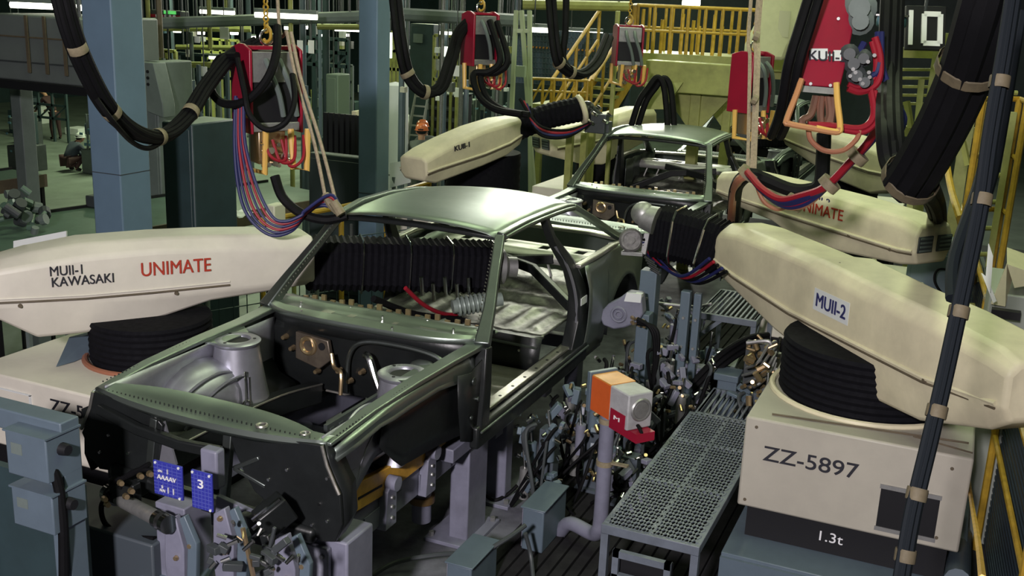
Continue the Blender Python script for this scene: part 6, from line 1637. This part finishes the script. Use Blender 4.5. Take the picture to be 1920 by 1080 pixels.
m = MB(); m.prism([atd(1205, 205, 11.9), atd(1210, 155, 11.9), atd(1280, 155, 11.9), atd(1245, 205, 11.9)], (0, .06, 0)); o = m.build('deflector_plate', YGREEN, None); tag(o, 'yellow green tapered plate behind the arching dark hoses', 'plate')
for i, (u, D, l) in enumerate(((1065, 11.5, 'first pale yellow green post below the second left robot'), (1092, 11.8, 'second pale yellow green post beside the white box robot'), (1105, 12.5, 'third pale yellow green post behind the white box robot'))):
    c = atd(u, 330, D); o = MB().box((c.x-.035, c.y-.035, 0), (c.x+.035, c.y+.035, atd(u, 245, D).z)).build('fence_post', YGREEN); tag(o, l, 'post')
# stairs and the lower yellow platform
A2 = atd(1125, 18, 16.2); B2 = atd(1035, 150, 15.2)
t = thing('steel_stair', 'yellow stair with handrails climbing to the walkway from the lower platform', 'stairs', B2)
for off in (V((0, 0, 0)), V((.45, .45, -.0))):
    MB().tube([A2+off, B2+off], .028, 8, smooth=False).build('handrail', YELLOW, t)
    MB().tube([A2+off-Z3*.45, B2+off-Z3*.45], .022, 8, smooth=False).build('handrail', YELLOW, t)
    MB().bar(A2+off-Z3*1.0, B2+off-Z3*1.0, .04, .18).build('stringer', YELLOW, t)
    for k in range(5): q = A2.lerp(B2, k/4)+off; MB().tube([q, q-Z3*1.0], .024, 8, smooth=False).build('baluster', YELLOW, t)
for k in range(9): q = A2.lerp(B2, (k+.5)/9)-Z3*1.0; MB().fbox(q, X3, Y3, Z3, (0, .5), (0, .22), (-.02, .02)).build('tread', YGREEN, t)
A3 = atd(995, 200, 15.0); B3 = atd(1100, 192, 15.0); A3.z = B3.z = (A3.z+B3.z)/2; h3 = atd(1040, 148, 15.0).z-A3.z
railing('lower yellow railing left of the stair foot, behind the second left boom', A3, B3, h3, 6, mid=True)
m = MB()
for k in range(5): q = A3.lerp(B3, k/5); q2 = A3.lerp(B3, (k+1)/5); m.tube([q, q2+Z3*h3], .016, 6, smooth=False)
o = m.build('diagonal_brace', YELLOW); tag(o, 'zigzag yellow bracing behind the lower railing', 'brace')
o = MB().box((A3.x, A3.y, A3.z-.06), (B3.x-.05, A3.y+.7, A3.z)).build('lower_platform', YGREEN); tag(o, 'lower yellow green platform deck at the stair foot', 'platform')
for i, u in enumerate((1000, 1095)): c = atd(u, 250, 15.1); o = MB().box((c.x-.04, c.y+.2, gz(c.x, c.y)), (c.x+.04, c.y+.28, A3.z-.06)).build('platform_leg', YGREEN); tag(o, ('left', 'right')[i]+' leg of the lower yellow green platform', 'leg')
# blue mesh wall behind
a, b = pbox(945, 62, 1195, 160, 17, .06)
t = thing('mesh_partition', 'blue mesh partition wall behind the yellow stair', 'partition', ((a.x+b.x)/2, a.y, a.z))
MB().box(a, b).build('backing_panel', mat('mesh_blue', (.06, .10, .13), .6), t)
m = MB(); n1 = 34
for k in range(n1+1): x = lerp(a.x, b.x, k/n1); m.box((x-.006, a.y-.02, a.z), (x+.006, a.y, b.z))
for k in range(11): z = lerp(a.z, b.z, k/10); m.box((a.x, a.y-.02, z-.006), (b.x, a.y, z+.006))
m.build('mesh_wire', BLUEG, t)
m = MB()
for k in range(24): x = lerp(a.x, b.x, .12+.03*k); m.cyl((x, a.y-.04, lerp(a.z, b.z, .68)), (x, a.y-.02, lerp(a.z, b.z, .68)), .016, .016, 6)
m.build('reflector_stud', ORANGE2, t)
MB().box((a.x, a.y-.01, HF), (b.x, a.y+.07, a.z)).build('lower_panel', TEAL, t)
# tall pale frame uprights before the mesh
t = thing('a_frame', 'pale A-shaped frame standing left of the blue mesh wall', 'frame', V((atd(985, 190, 14).x, atd(985, 190, 14).y, HF)))
for (u0, u1) in ((968, 960), (978, 990), (993, 994)): MB().bar(atd(u0, 20, 14), atd(u1, 195, 14)+(atd(u1, 195, 14)-atd(u0, 20, 14))*((atd(u1, 195, 14).z-HF)/(atd(u0, 20, 14).z-atd(u1, 195, 14).z)), .05).build('upright', mat('pale_green_tube', (.32, .36, .24), .5), t)
MB().bar(atd(962, 58, 14), atd(996, 58, 14), .05).build('cross_bar', mat('pale_green_tube', (.32, .36, .24), .5), t)
a, b = pbox(965, 124, 985, 144, 13.8, .05); MB().box(a, b).build('hung_box', mat('pale_sage', (.30, .36, .27), .6), t)
# cream hopper hood behind the big red controller
D = 11.5
t = thing('cream_hood', 'large cream hood shape behind the railing between rope and big red controller', 'hood', atd(1450, 110, D))
secs = []
for (v, ul, ur, dp) in ((112, 1392, 1470, .5), (85, 1395, 1480, .7), (50, 1412, 1500, .9), (10, 1425, 1508, 1.0), (-40, 1430, 1510, 1.0)):
    a = atd(ul, v, D); b = atd(ur, v, D); b.z = a.z = (a.z+b.z)/2; secs.append([a, b, b+Y3*dp, a+Y3*dp])
MB().loft(secs).build('hood_shell', mat('pale_yellow_cream', (.55, .55, .33), .5, noise=.15, scale=4), t, bevel=.04)
MB().box(atd(1462, 20, D-.05), atd(1478, 70, D-.02)).build('access_panel', mat('pale_yellow_panel', (.48, .48, .30), .5), t)
# sign 10
Ds = 8.6
a = atd(1702, 88, Ds); b = atd(1768, 22, Ds)
t = thing('number_sign', 'black sign with white number 10 at upper right', 'sign', atd(1735, 90, Ds))
ex = (atd(1768, 90, Ds)-atd(1702, 88, Ds)).normalized(); ez = (atd(1704, 20, Ds)-atd(1702, 88, Ds)).normalized(); ey = ez.cross(ex).normalized()
bk = MB().fbox(a, ex, ey, ez, (-.02, (atd(1768, 90, Ds)-a).length+.02), (.0, .04), (-.02, .34)).build('sign_panel', BLACK, t, bevel=.006)
if ey.dot(CAM-a) > 0: ey = -ey
def dig(u0, u1): return atd(u0, 86, Ds)
m = MB(); q0 = atd(1726, 86, Ds)-ey*.012; W10 = (atd(1766, 86, Ds)-atd(1726, 86, Ds)).length; H10 = .28; s = .042
for (x, z0_, z1_) in ((0, 0, H10), (W10-s, 0, H10)): m.fbox(q0, ex, ey, ez, (x, x+s), (0, .012), (z0_+.02, z1_-.02))
for z in (0, H10-s): m.fbox(q0, ex, ey, ez, (.02, W10-.02), (0, .012), (z, z+s))
m.build('digit_zero', WHITEINK, t)
q1 = atd(1702, 84, Ds)-ey*.012; m = MB(); m.fbox(q1, ex, ey, ez, (.0, .035), (0, .012), (0, H10)); m.build('digit_one', WHITEINK, t)
MB().tube([atd(1735, 20, Ds), V((atd(1735, 20, Ds).x, atd(1735, 20, Ds).y, 5.3))], .014, 6, smooth=False).build('hanger_rod', DGREY, t)
# pale blue fitting left of the sign
q = atd(1672, 42, 6.3); t = thing('balancer', 'pale blue tool balancer hanging left of the number 10 sign', 'balancer', q-Z3*.1)
MB().box(q-V((.085, .05, .03)), q+V((.085, .05, .035))).build('body', LIGHTBLUE, t, bevel=.015); MB().cyl(q-Z3*.03, q-Z3*.10, .035, .02, 14).build('drum', LIGHTBLUE, t)
MB().box(q+V((-.09, -.055, .035)), q+V((.09, .055, .045))).build('cap', ALU, t); MB().tube([q+Z3*.04, V((q.x, q.y, 5.3))], .008, 6, smooth=False).build('suspension_wire', DGREY, t)
# caged ladder on the right
D = 8.4
P = lambda u, v: atd(u, v, D)
t = thing('caged_ladder', 'tall yellow caged ladder at the right edge behind the taped hoses', 'ladder', (P(1870, 300).x, P(1870, 300).y, 0))
zt = P(1875, 186).z
def upright(u, dy, r=.026, z1=zt, mt=YELLOW): q = P(u, 320); return MB().tube([(q.x, q.y+dy, 0), (q.x, q.y+dy, z1)], r, 8, smooth=False).build('cage_bar', mt, t)
ql, qr = P(1822, 320), P(1905, 320)
for f, dy in ((0, 0), (.16, .25), (.84, .25), (1, 0)):
    q = ql.lerp(qr, f); MB().tube([(q.x, q.y+dy, .0), (q.x, q.y+dy, zt)], .026, 8, smooth=False).build('cage_bar', YELLOW, t)
for z in (zt, zt-.45, zt-.9, zt-1.4): MB().tube([(ql.x, ql.y, z), (ql.x+.05, ql.y+.25, z), (qr.x-.05, qr.y+.25, z), (qr.x, qr.y, z)], .022, 8, smooth=False).build('cage_hoop', YELLOW, t)
for k in range(11): z = .3+k*.22; MB().tube([ql.lerp(qr, .25)+V((0, .2, z-ql.z)), ql.lerp(qr, .75)+V((0, .2, z-ql.z))], .02, 8, smooth=False).build('rung', YGREEN, t)
for f in (.25, .75): q = ql.lerp(qr, f); MB().bar((q.x, q.y+.2, 0), (q.x, q.y+.2, zt-.1), .05, .07).build('stile', YGREEN, t)
# yellow green post and frame left of it
t = thing('portal_frame', 'yellow green portal frame steel at the far upper right', 'frame', V((atd(1760, 330, 10.5).x, atd(1760, 330, 10.5).y, 0)))
for (u0, v0, u1, v1, D, w_, l) in ((1728, 150, 1705, 400, 9.0, .05, 'slanting yellow green post right of the third right robot'), (1755, 120, 1785, 205, 9.2, .05, 'short yellow green diagonal brace under the number 10 sign'), (1700, 190, 1708, 240, 9.5, .045, 'stub yellow green brace beside the slanting post'), (1805, 265, 1815, 310, 8.8, .04, 'lower yellow green diagonal right of the massive hoses')):
    MB().bar(atd(u0, v0, D), atd(u1, v1, D), w_).build('brace_bar', YGREEN, t)
for (u, v0, v1) in ((1740, 60, 420), (1812, 200, 440)): q = atd(u, 250, 10.5); MB().box((q.x-.06, q.y-.06, 0), (q.x+.06, q.y+.06, atd(u, v0, 10.5).z)).build('column', YGREEN, t)
for v in (98, 245): MB().bar(atd(1690, v, 10.5), atd(1830, v+4, 10.5), .1).build('beam', YGREEN, t)
for k in range(5): MB().bar(atd(1640, 130+k*16, 12), atd(1760, 131+k*16, 12), .03).build('louver', YGREEN, t)
for (p, q, l) in (((1775, -5), (1815, 125), 'upper yellow diagonal pole right of the number 10 sign'), ((1768, 90), (1800, 165), 'lower yellow diagonal pole below the number 10 sign')):
    o = MB().tube([V((atd(*p, 7.6).x, atd(*p, 7.6).y, 5.3)) if p[1] < 0 else atd(*p, 7.6), atd(*q, 7.6)], .026, 8, smooth=False).build('yellow_brace', YELLOW, t)
o = MB().tube([atd(1776, 312, 7.0), atd(1785, 360, 6.7), atd(1812, 455, 6.2), at(1835, 560, 'z', .0)], .022, 8).build('yellow_pole', YELLOW); tag(o, 'thin yellow pole leaning left of the caged ladder', 'pole')
# blue cabinet behind the second right robot end, desk with papers
cabinet('control_cabinet', 'flat blue grey cabinet beyond the two-vent end of the second right arm', 1700, 465, 1800, 560, 8.7, mat('mid_blue_paint', (.07, .105, .125), .5), dp=.6)
D = 6.0
a, b = pbox(1858, 505, 1960, 600, D, .7)
t = thing('control_desk', 'grey control desk with opened cream lid at the right edge', 'desk', ((a.x+b.x)/2, a.y, 0))
MB().box((a.x, a.y, 0), (b.x+.3, b.y, a.z+.14)).build('desk_body', mat('desk_grey', (.27, .29, .26), .5), t, bevel=.01)
m = MB(); m.prism([atd(1858, 570, D), atd(1888, 495, D), atd(1900, 515, D+.1), atd(1885, 575, D)], (.0, .03, 0)); m.build('open_lid', CREAM, t)
m = MB(); m.prism([atd(1888, 495, D), atd(1930, 510, D), atd(1930, 535, D), atd(1902, 540, D)], (0, .4, .02)); m.build('open_lid', CREAM, t)
MB().box(atd(1860, 580, D-.06), atd(1912, 597, D-.05)).build('key_row', BLACK, t)
m = MB(); m.prism([atd(1848, 520, D-.2), atd(1853, 457, D-.2), atd(1861, 480, D-.2), atd(1856, 548, D-.2)], (.003, .003, 0)); o = m.build('paper_sheet', PAPER); tag(o, 'white paper sheet standing at the left end of the control desk', 'paper')
m = MB(); m.prism([atd(1840, 512, D-.15), atd(1850, 520, D-.15), atd(1868, 565, D-.15), atd(1862, 568, D-.15)], (.003, .003, 0)); o = m.build('paper_sheet', PAPER); tag(o, 'second smaller white paper leaning below the standing sheet', 'paper')
# curled lead on the blue cabinet
o = MB().tube([atd(1786, 560, 8.5), atd(1765, 548, 8.5), atd(1752, 525, 8.5), atd(1760, 505, 8.5), atd(1790, 508, 8.5)], .010, 6).build('lead', RUBBER); tag(o, 'thin black lead curled before the flat blue cabinet', 'cable')

# ------------------------------------------------------------------ far workshop clutter: machines, racks, pipes, hung papers
R = random.Random(23)
def machine(label, u, v, D, wpx, hpx, seed, group=None):
    r = random.Random(seed); c = at(u, v, 'z', HF) if D is None else atd(u, v, D)
    D = depth(c); w_ = wpx*D/FPX; h = hpx*D/FPX
    c.z = HF; t = thing('workshop_machine', label, 'machine', (c.x, c.y, HF), group); base = HF
    h0 = h; MB().box((c.x-w_/2, c.y, HF), (c.x+w_/2, c.y+.8, HF+h*.45)).build('machine_bed', r.choice((TEAL, DGREY, GREYG)), t, bevel=.02)
    MB().box((c.x-w_*.15, c.y+.2, HF+h*.45), (c.x+w_*.25, c.y+.7, HF+h)).build('machine_column', r.choice((TEAL, GREYG, BLUEG)), t, bevel=.02)
    MB().box((c.x-w_*.4, c.y+.1, HF+h*.72), (c.x+w_*.2, c.y+.5, HF+h*.92)).build('machine_head', r.choice((GREYG, BLUEG)), t, bevel=.02)
    MB().cyl((c.x-w_*.3, c.y+.3, HF+h*.55), (c.x-w_*.3, c.y+.3, HF+h*.72), w_*.05).build('spindle', CHROME, t)
    m = MB()
    for k in range(9): q = V((c.x+r.uniform(-w_/2, w_/2), c.y-.02, HF+r.uniform(.2*h, h))); m.box(q, q+V((r.uniform(.04, .12), .03, r.uniform(.03, .1))))
    m.build('fittings', r.choice((ALU, WHITE, LIGHTBLUE)), t)
    m = MB()
    for k in range(4): x = c.x+r.uniform(-w_/2, w_/2); m.tube([(x, c.y+.1, HF+h*.4), (x+r.uniform(-.2, .2), c.y+.1, HF+h*1.1)], .025, 6, smooth=False)
    m.build('pipe', r.choice((ALU, GREYG, YGREEN)), t)
    return t
where = [(285, 'right of the blue pillar'), (352, 'behind the rack ladders'), (400, 'behind the left cable loop'), (585, 'right of the slanting ropes'), (628, 'behind the sage locker'), (655, 'at the left edge of the middle pillar'), (872, 'below the middle red controller'), (905, 'behind the second left boom'), (948, 'left of the pale A-frame'), (20, 'at the left edge under the duct'), (168, 'touching the blue pillar under the duct')]
k = 0
for row, (v, nm) in enumerate(((262, 'nearer'), (200, 'farther'), (165, 'farthest'))):
    for (u, wl) in where:
        if u < 170 and row != 1: continue
        vv = v + (0 if u < 700 else -20)
        if row == 0 and 560 < u < 700: continue
        machine('%s workshop machine %s' % (nm, wl), u+R.uniform(-6, 6), vv, (19, 27, 36)[row]+R.uniform(-1, 1), R.uniform(34, 58), (R.uniform(75, 120), R.uniform(75, 115), R.uniform(70, 105))[row], 100+k); k += 1
# rack of upright rods behind the partition
t = thing('rod_rack', 'rack of upright dark rods over pale parts left of the middle pillar', 'rack', atd(640, 285, 12.5))
a, b = pbox(604, 215, 682, 300, 12.5, .5)
for k in range(7): x = lerp(a.x, b.x, k/6); MB().bar((x, a.y, HF), (x, a.y, b.z), .05).build('rod', BLACK, t)
for i in range(4): MB().box((a.x, a.y+.1, lerp(a.z, b.z, i/4)), (b.x, b.y, lerp(a.z, b.z, i/4)+.03)).build('shelf', GREYG, t)
for k in range(28):
    x = R.uniform(a.x, b.x-.1); z = lerp(a.z, b.z, R.randrange(4)/4)+.03; MB().box((x, a.y+.12, z), (x+R.uniform(.05, .14), a.y+.3, z+R.uniform(.04, .16))).build('stored_part', R.choice((STEELB, WHITE, CREAM, GREYG)), t)
# hung papers and light fittings
for (u, v, w_, h, D, l) in ((369, 74, 12, 12, 16, 'small white paper hung behind the left cable loop'), (420, 62, 20, 22, 17, 'white notice hanging above the left cable loop'), (352, 130, 14, 16, 16, 'pale yellow card on the far yellow rail'), (382, 134, 14, 18, 16.2, 'second pale yellow card on the far yellow rail'), (562, 88, 12, 24, 15, 'left of two white posters right of the ropes'), (583, 88, 12, 24, 15, 'right of two white posters right of the ropes'), (275, 180, 12, 14, 15, 'white label on the grey green machine column'), (855, 133, 12, 20, 15, 'white tag beside the middle red controller handles')):
    c = atd(u, v, D); ww, hh = w_*D/FPX, h*D/FPX
    t = thing('hung_notice', l, 'notice', V((c.x, c.y, c.z-hh/2)))
    MB().box((c.x-ww/2, c.y, c.z-hh/2), (c.x+ww/2, c.y+.012, c.z+hh/2)).build('sheet', PAPER, t)
    MB().tube([(c.x, c.y+.006, c.z+hh/2), (c.x, c.y+.006, 8.0)], .008, 5, smooth=False).build('hanging_wire', DGREY, t)
# far yellow and grey pipe runs
for i, (u0, v0, u1, v1, D, mt, r, l) in enumerate(((300, 121, 470, 122, 17, YGREEN, .05, 'far yellow rail right of the rack ladder'), (255, 52, 470, 55, 21, YGREEN, .06, 'yellow green pipe run below the lit board'), (330, 88, 470, 90, 20, YGREEN, .045, 'yellow pipe run between lit board and cable loop'), (595, 50, 680, 51, 18, YGREEN, .05, 'yellow green pipe left of the middle pillar'), (255, 45, 700, 30, 15, GREYG, .08, 'long grey green pipe crossing behind the left chain'), (720, 25, 1000, 40, 15, GREYG, .09, 'grey green pipe high behind the middle red controller'), (980, 8, 1180, 12, 15, YGREEN, .07, 'yellow green pipe above the blue mesh wall'))):
    p, q = atd(u0, v0, D), atd(u1, v1, D); t = thing('pipe_run', l, 'pipe', p.lerp(q, .5))
    MB().tube([p, q], r, 8, smooth=False).build('pipe', mt, t)
    for f in (.1, .9): x = p.lerp(q, f); MB().tube([x, V((x.x, x.y, 8.0))], .015, 5, smooth=False).build('hanger_rod', DGREY, t)
for i, (u, v0, v1, D, mt, l) in enumerate(((277, 15, 60, 17, YGREEN, 'yellow drop pipe left of the lit board foot'), (393, 52, 92, 17, YGREEN, 'yellow drop pipe above the left cable loop'), (545, 45, 160, 15, YGREEN, 'yellow green post right of the left controller'), (260, 10, 120, 12, DGREY, 'dark vertical pipe at the right of the blue pillar'), (298, 10, 110, 13, BROWN, 'brown vertical pipe left of the rack ladders'), (358, 60, 180, 18, GREYG, 'grey vertical pipe right of the rack ladders'), (408, 130, 200, 15, GREYG, 'grey vertical frame post inside the cable loop'), (875, 150, 260, 13, BLUEG, 'blue grey upright right of the drawer cabinet'))):
    a = atd(u, v0, D); b = atd(u, v1, D); o = MB().tube([V((a.x, a.y, 7.9 if v0 < 60 else a.z)), V((a.x, a.y, gz(a.x, a.y) if v1 > 110 else b.z))], .035, 8, smooth=False).build('vertical_pipe', mt); tag(o, l, 'pipe')
for i, (u, v, w_, h, l) in enumerate(((340, 190, 60, 6, 'left'), (400, 165, 70, 6, 'middle'), (610, 205, 90, 6, 'right'))):
    a, b = pbox(u-w_/2, v-40, u+w_/2, v+40, 16, .6); t = thing('shelf_rack', l+' one of the open grey shelf racks in the far hall', 'rack', ((a.x+b.x)/2, a.y, HF))
    for x in (a.x, b.x): MB().bar((x, a.y, HF), (x, a.y, b.z), .05).build('upright', BLUEG, t)
    for z in (HF+.5, HF+1.1, HF+1.7, HF+2.3): 
        if z < b.z: MB().box((a.x, a.y, z), (b.x, b.y, z+.04)).build('shelf', BLUEG, t)
    for k in range(12): x = R.uniform(a.x, b.x-.2); z = HF+R.choice((.54, 1.14, 1.74)); MB().box((x, a.y+.05, z), (x+R.uniform(.08, .2), a.y+.3, z+R.uniform(.06, .25))).build('stored_part', R.choice((WHITE, CREAM, TEAL, ALU)), t)

# ------------------------------------------------------------------ crowded far hall: gantries, hung fittings, drop pipes
R = random.Random(77)
def gantry(label, u0, u1, v0, v1, D, mt, n=4):
    a = atd(u0, v0, D); b = atd(u1, v0, D); b.y = a.y; b.z = a.z; z1 = atd(u0, v1, D).z
    t = thing('pipe_gantry', label, 'gantry', V(((a.x+b.x)/2, a.y, HF)))
    for z in (a.z, lerp(a.z, z1, .5), z1): MB().bar((a.x, a.y, z), (b.x, a.y, z), .07).build('beam', mt, t)
    for k in range(n):
        x = lerp(a.x, b.x, k/(n-1)); MB().bar((x, a.y, HF), (x, a.y, a.z), .07).build('post', mt, t)
        if k: MB().bar((lerp(a.x, b.x, (k-1)/(n-1)), a.y, z1), (x, a.y, lerp(a.z, z1, .5)), .04).build('brace', mt, t)
for i, (u0, u1, v0, v1, D, mt, l) in enumerate(((268, 352, 92, 128, 22, YGREEN, 'yellow green pipe gantry below the lit board'), (335, 470, 100, 140, 27, TEAL, 'teal pipe gantry behind the left cable loop'), (380, 470, 72, 122, 31, YGREEN, 'far yellow green gantry over the left cable loop'),
        (570, 676, 70, 120, 22, TEAL, 'teal gantry left of the middle pillar'), (590, 680, 118, 180, 29, GREYG, 'grey gantry behind the sage locker'), (725, 765, 60, 130, 24, YGREEN, 'narrow yellow green gantry right of the middle pillar'), (815, 870, 66, 150, 26, YGREEN, 'yellow green gantry right of the tall teal cabinet'), (930, 1000, 70, 160, 24, GREYG, 'grey gantry behind the pale A-frame'), (20, 170, 165, 215, 34, TEAL, 'teal gantry far under the overhead duct'))):
    gantry(l, u0, u1, v0, v1, D, mt, 5)
for i in range(46):
    u = R.choice((R.uniform(265, 480), R.uniform(265, 480), R.uniform(565, 675), R.uniform(565, 675), R.uniform(724, 765), R.uniform(818, 870), R.uniform(930, 995))); v = R.uniform(55, 190); D = R.uniform(19, 32)
    c = atd(u, v, D); w_ = R.uniform(5, 13)*D/FPX; h = R.uniform(6, 20)*D/FPX
    t = thing('hung_fitting', 'small pale fitting hanging in the crowded far hall', 'fitting', c, 'far hall hung fittings')
    MB().box((c.x-w_/2, c.y, c.z-h/2), (c.x+w_/2, c.y+.12, c.z+h/2)).build('case', R.choice((WHITE, PAPER, CREAMW, LIGHTBLUE, YGREEN, ALU)), t)
    MB().tube([(c.x, c.y+.06, c.z+h/2), (c.x, c.y+.06, 8.0)], .014, 5, smooth=False).build('hanger_rod', DGREY, t)
for i in range(30):
    u = R.choice((R.uniform(265, 480), R.uniform(565, 675), R.uniform(724, 765), R.uniform(818, 870), R.uniform(930, 1000))); D = R.uniform(18, 34); c = atd(u, 150, D)
    o = MB().tube([(c.x, c.y, HF), (c.x, c.y, 8.0)], R.uniform(.03, .07), 8, smooth=False).build('drop_pipe', R.choice((TEAL, GREYG, YGREEN, BLUEG, ALU)))
    tag(o, 'thin upright pipe among the machines of the far hall', 'pipe', 'far hall upright pipes')
for i in range(26):
    u = R.choice((R.uniform(262, 480), R.uniform(565, 680), R.uniform(724, 770), R.uniform(818, 990), R.uniform(10, 160))); D = R.uniform(17, 30); v = at(0, 0, 'z', HF) and R.uniform(200, 285)
    c = at(u, v, 'z', HF); s_ = R.uniform(.25, .6)
    o = MB().box((c.x-s_/2, c.y, HF), (c.x+s_/2, c.y+s_, HF+R.uniform(.2, .9))).build('parts_crate', R.choice((TEAL, GREYG, WHITE, CREAMW, BLUEG, DGREY)), None, bevel=.01)
    tag(o, 'small parts crate on the far hall floor', 'crate', 'far hall crates')
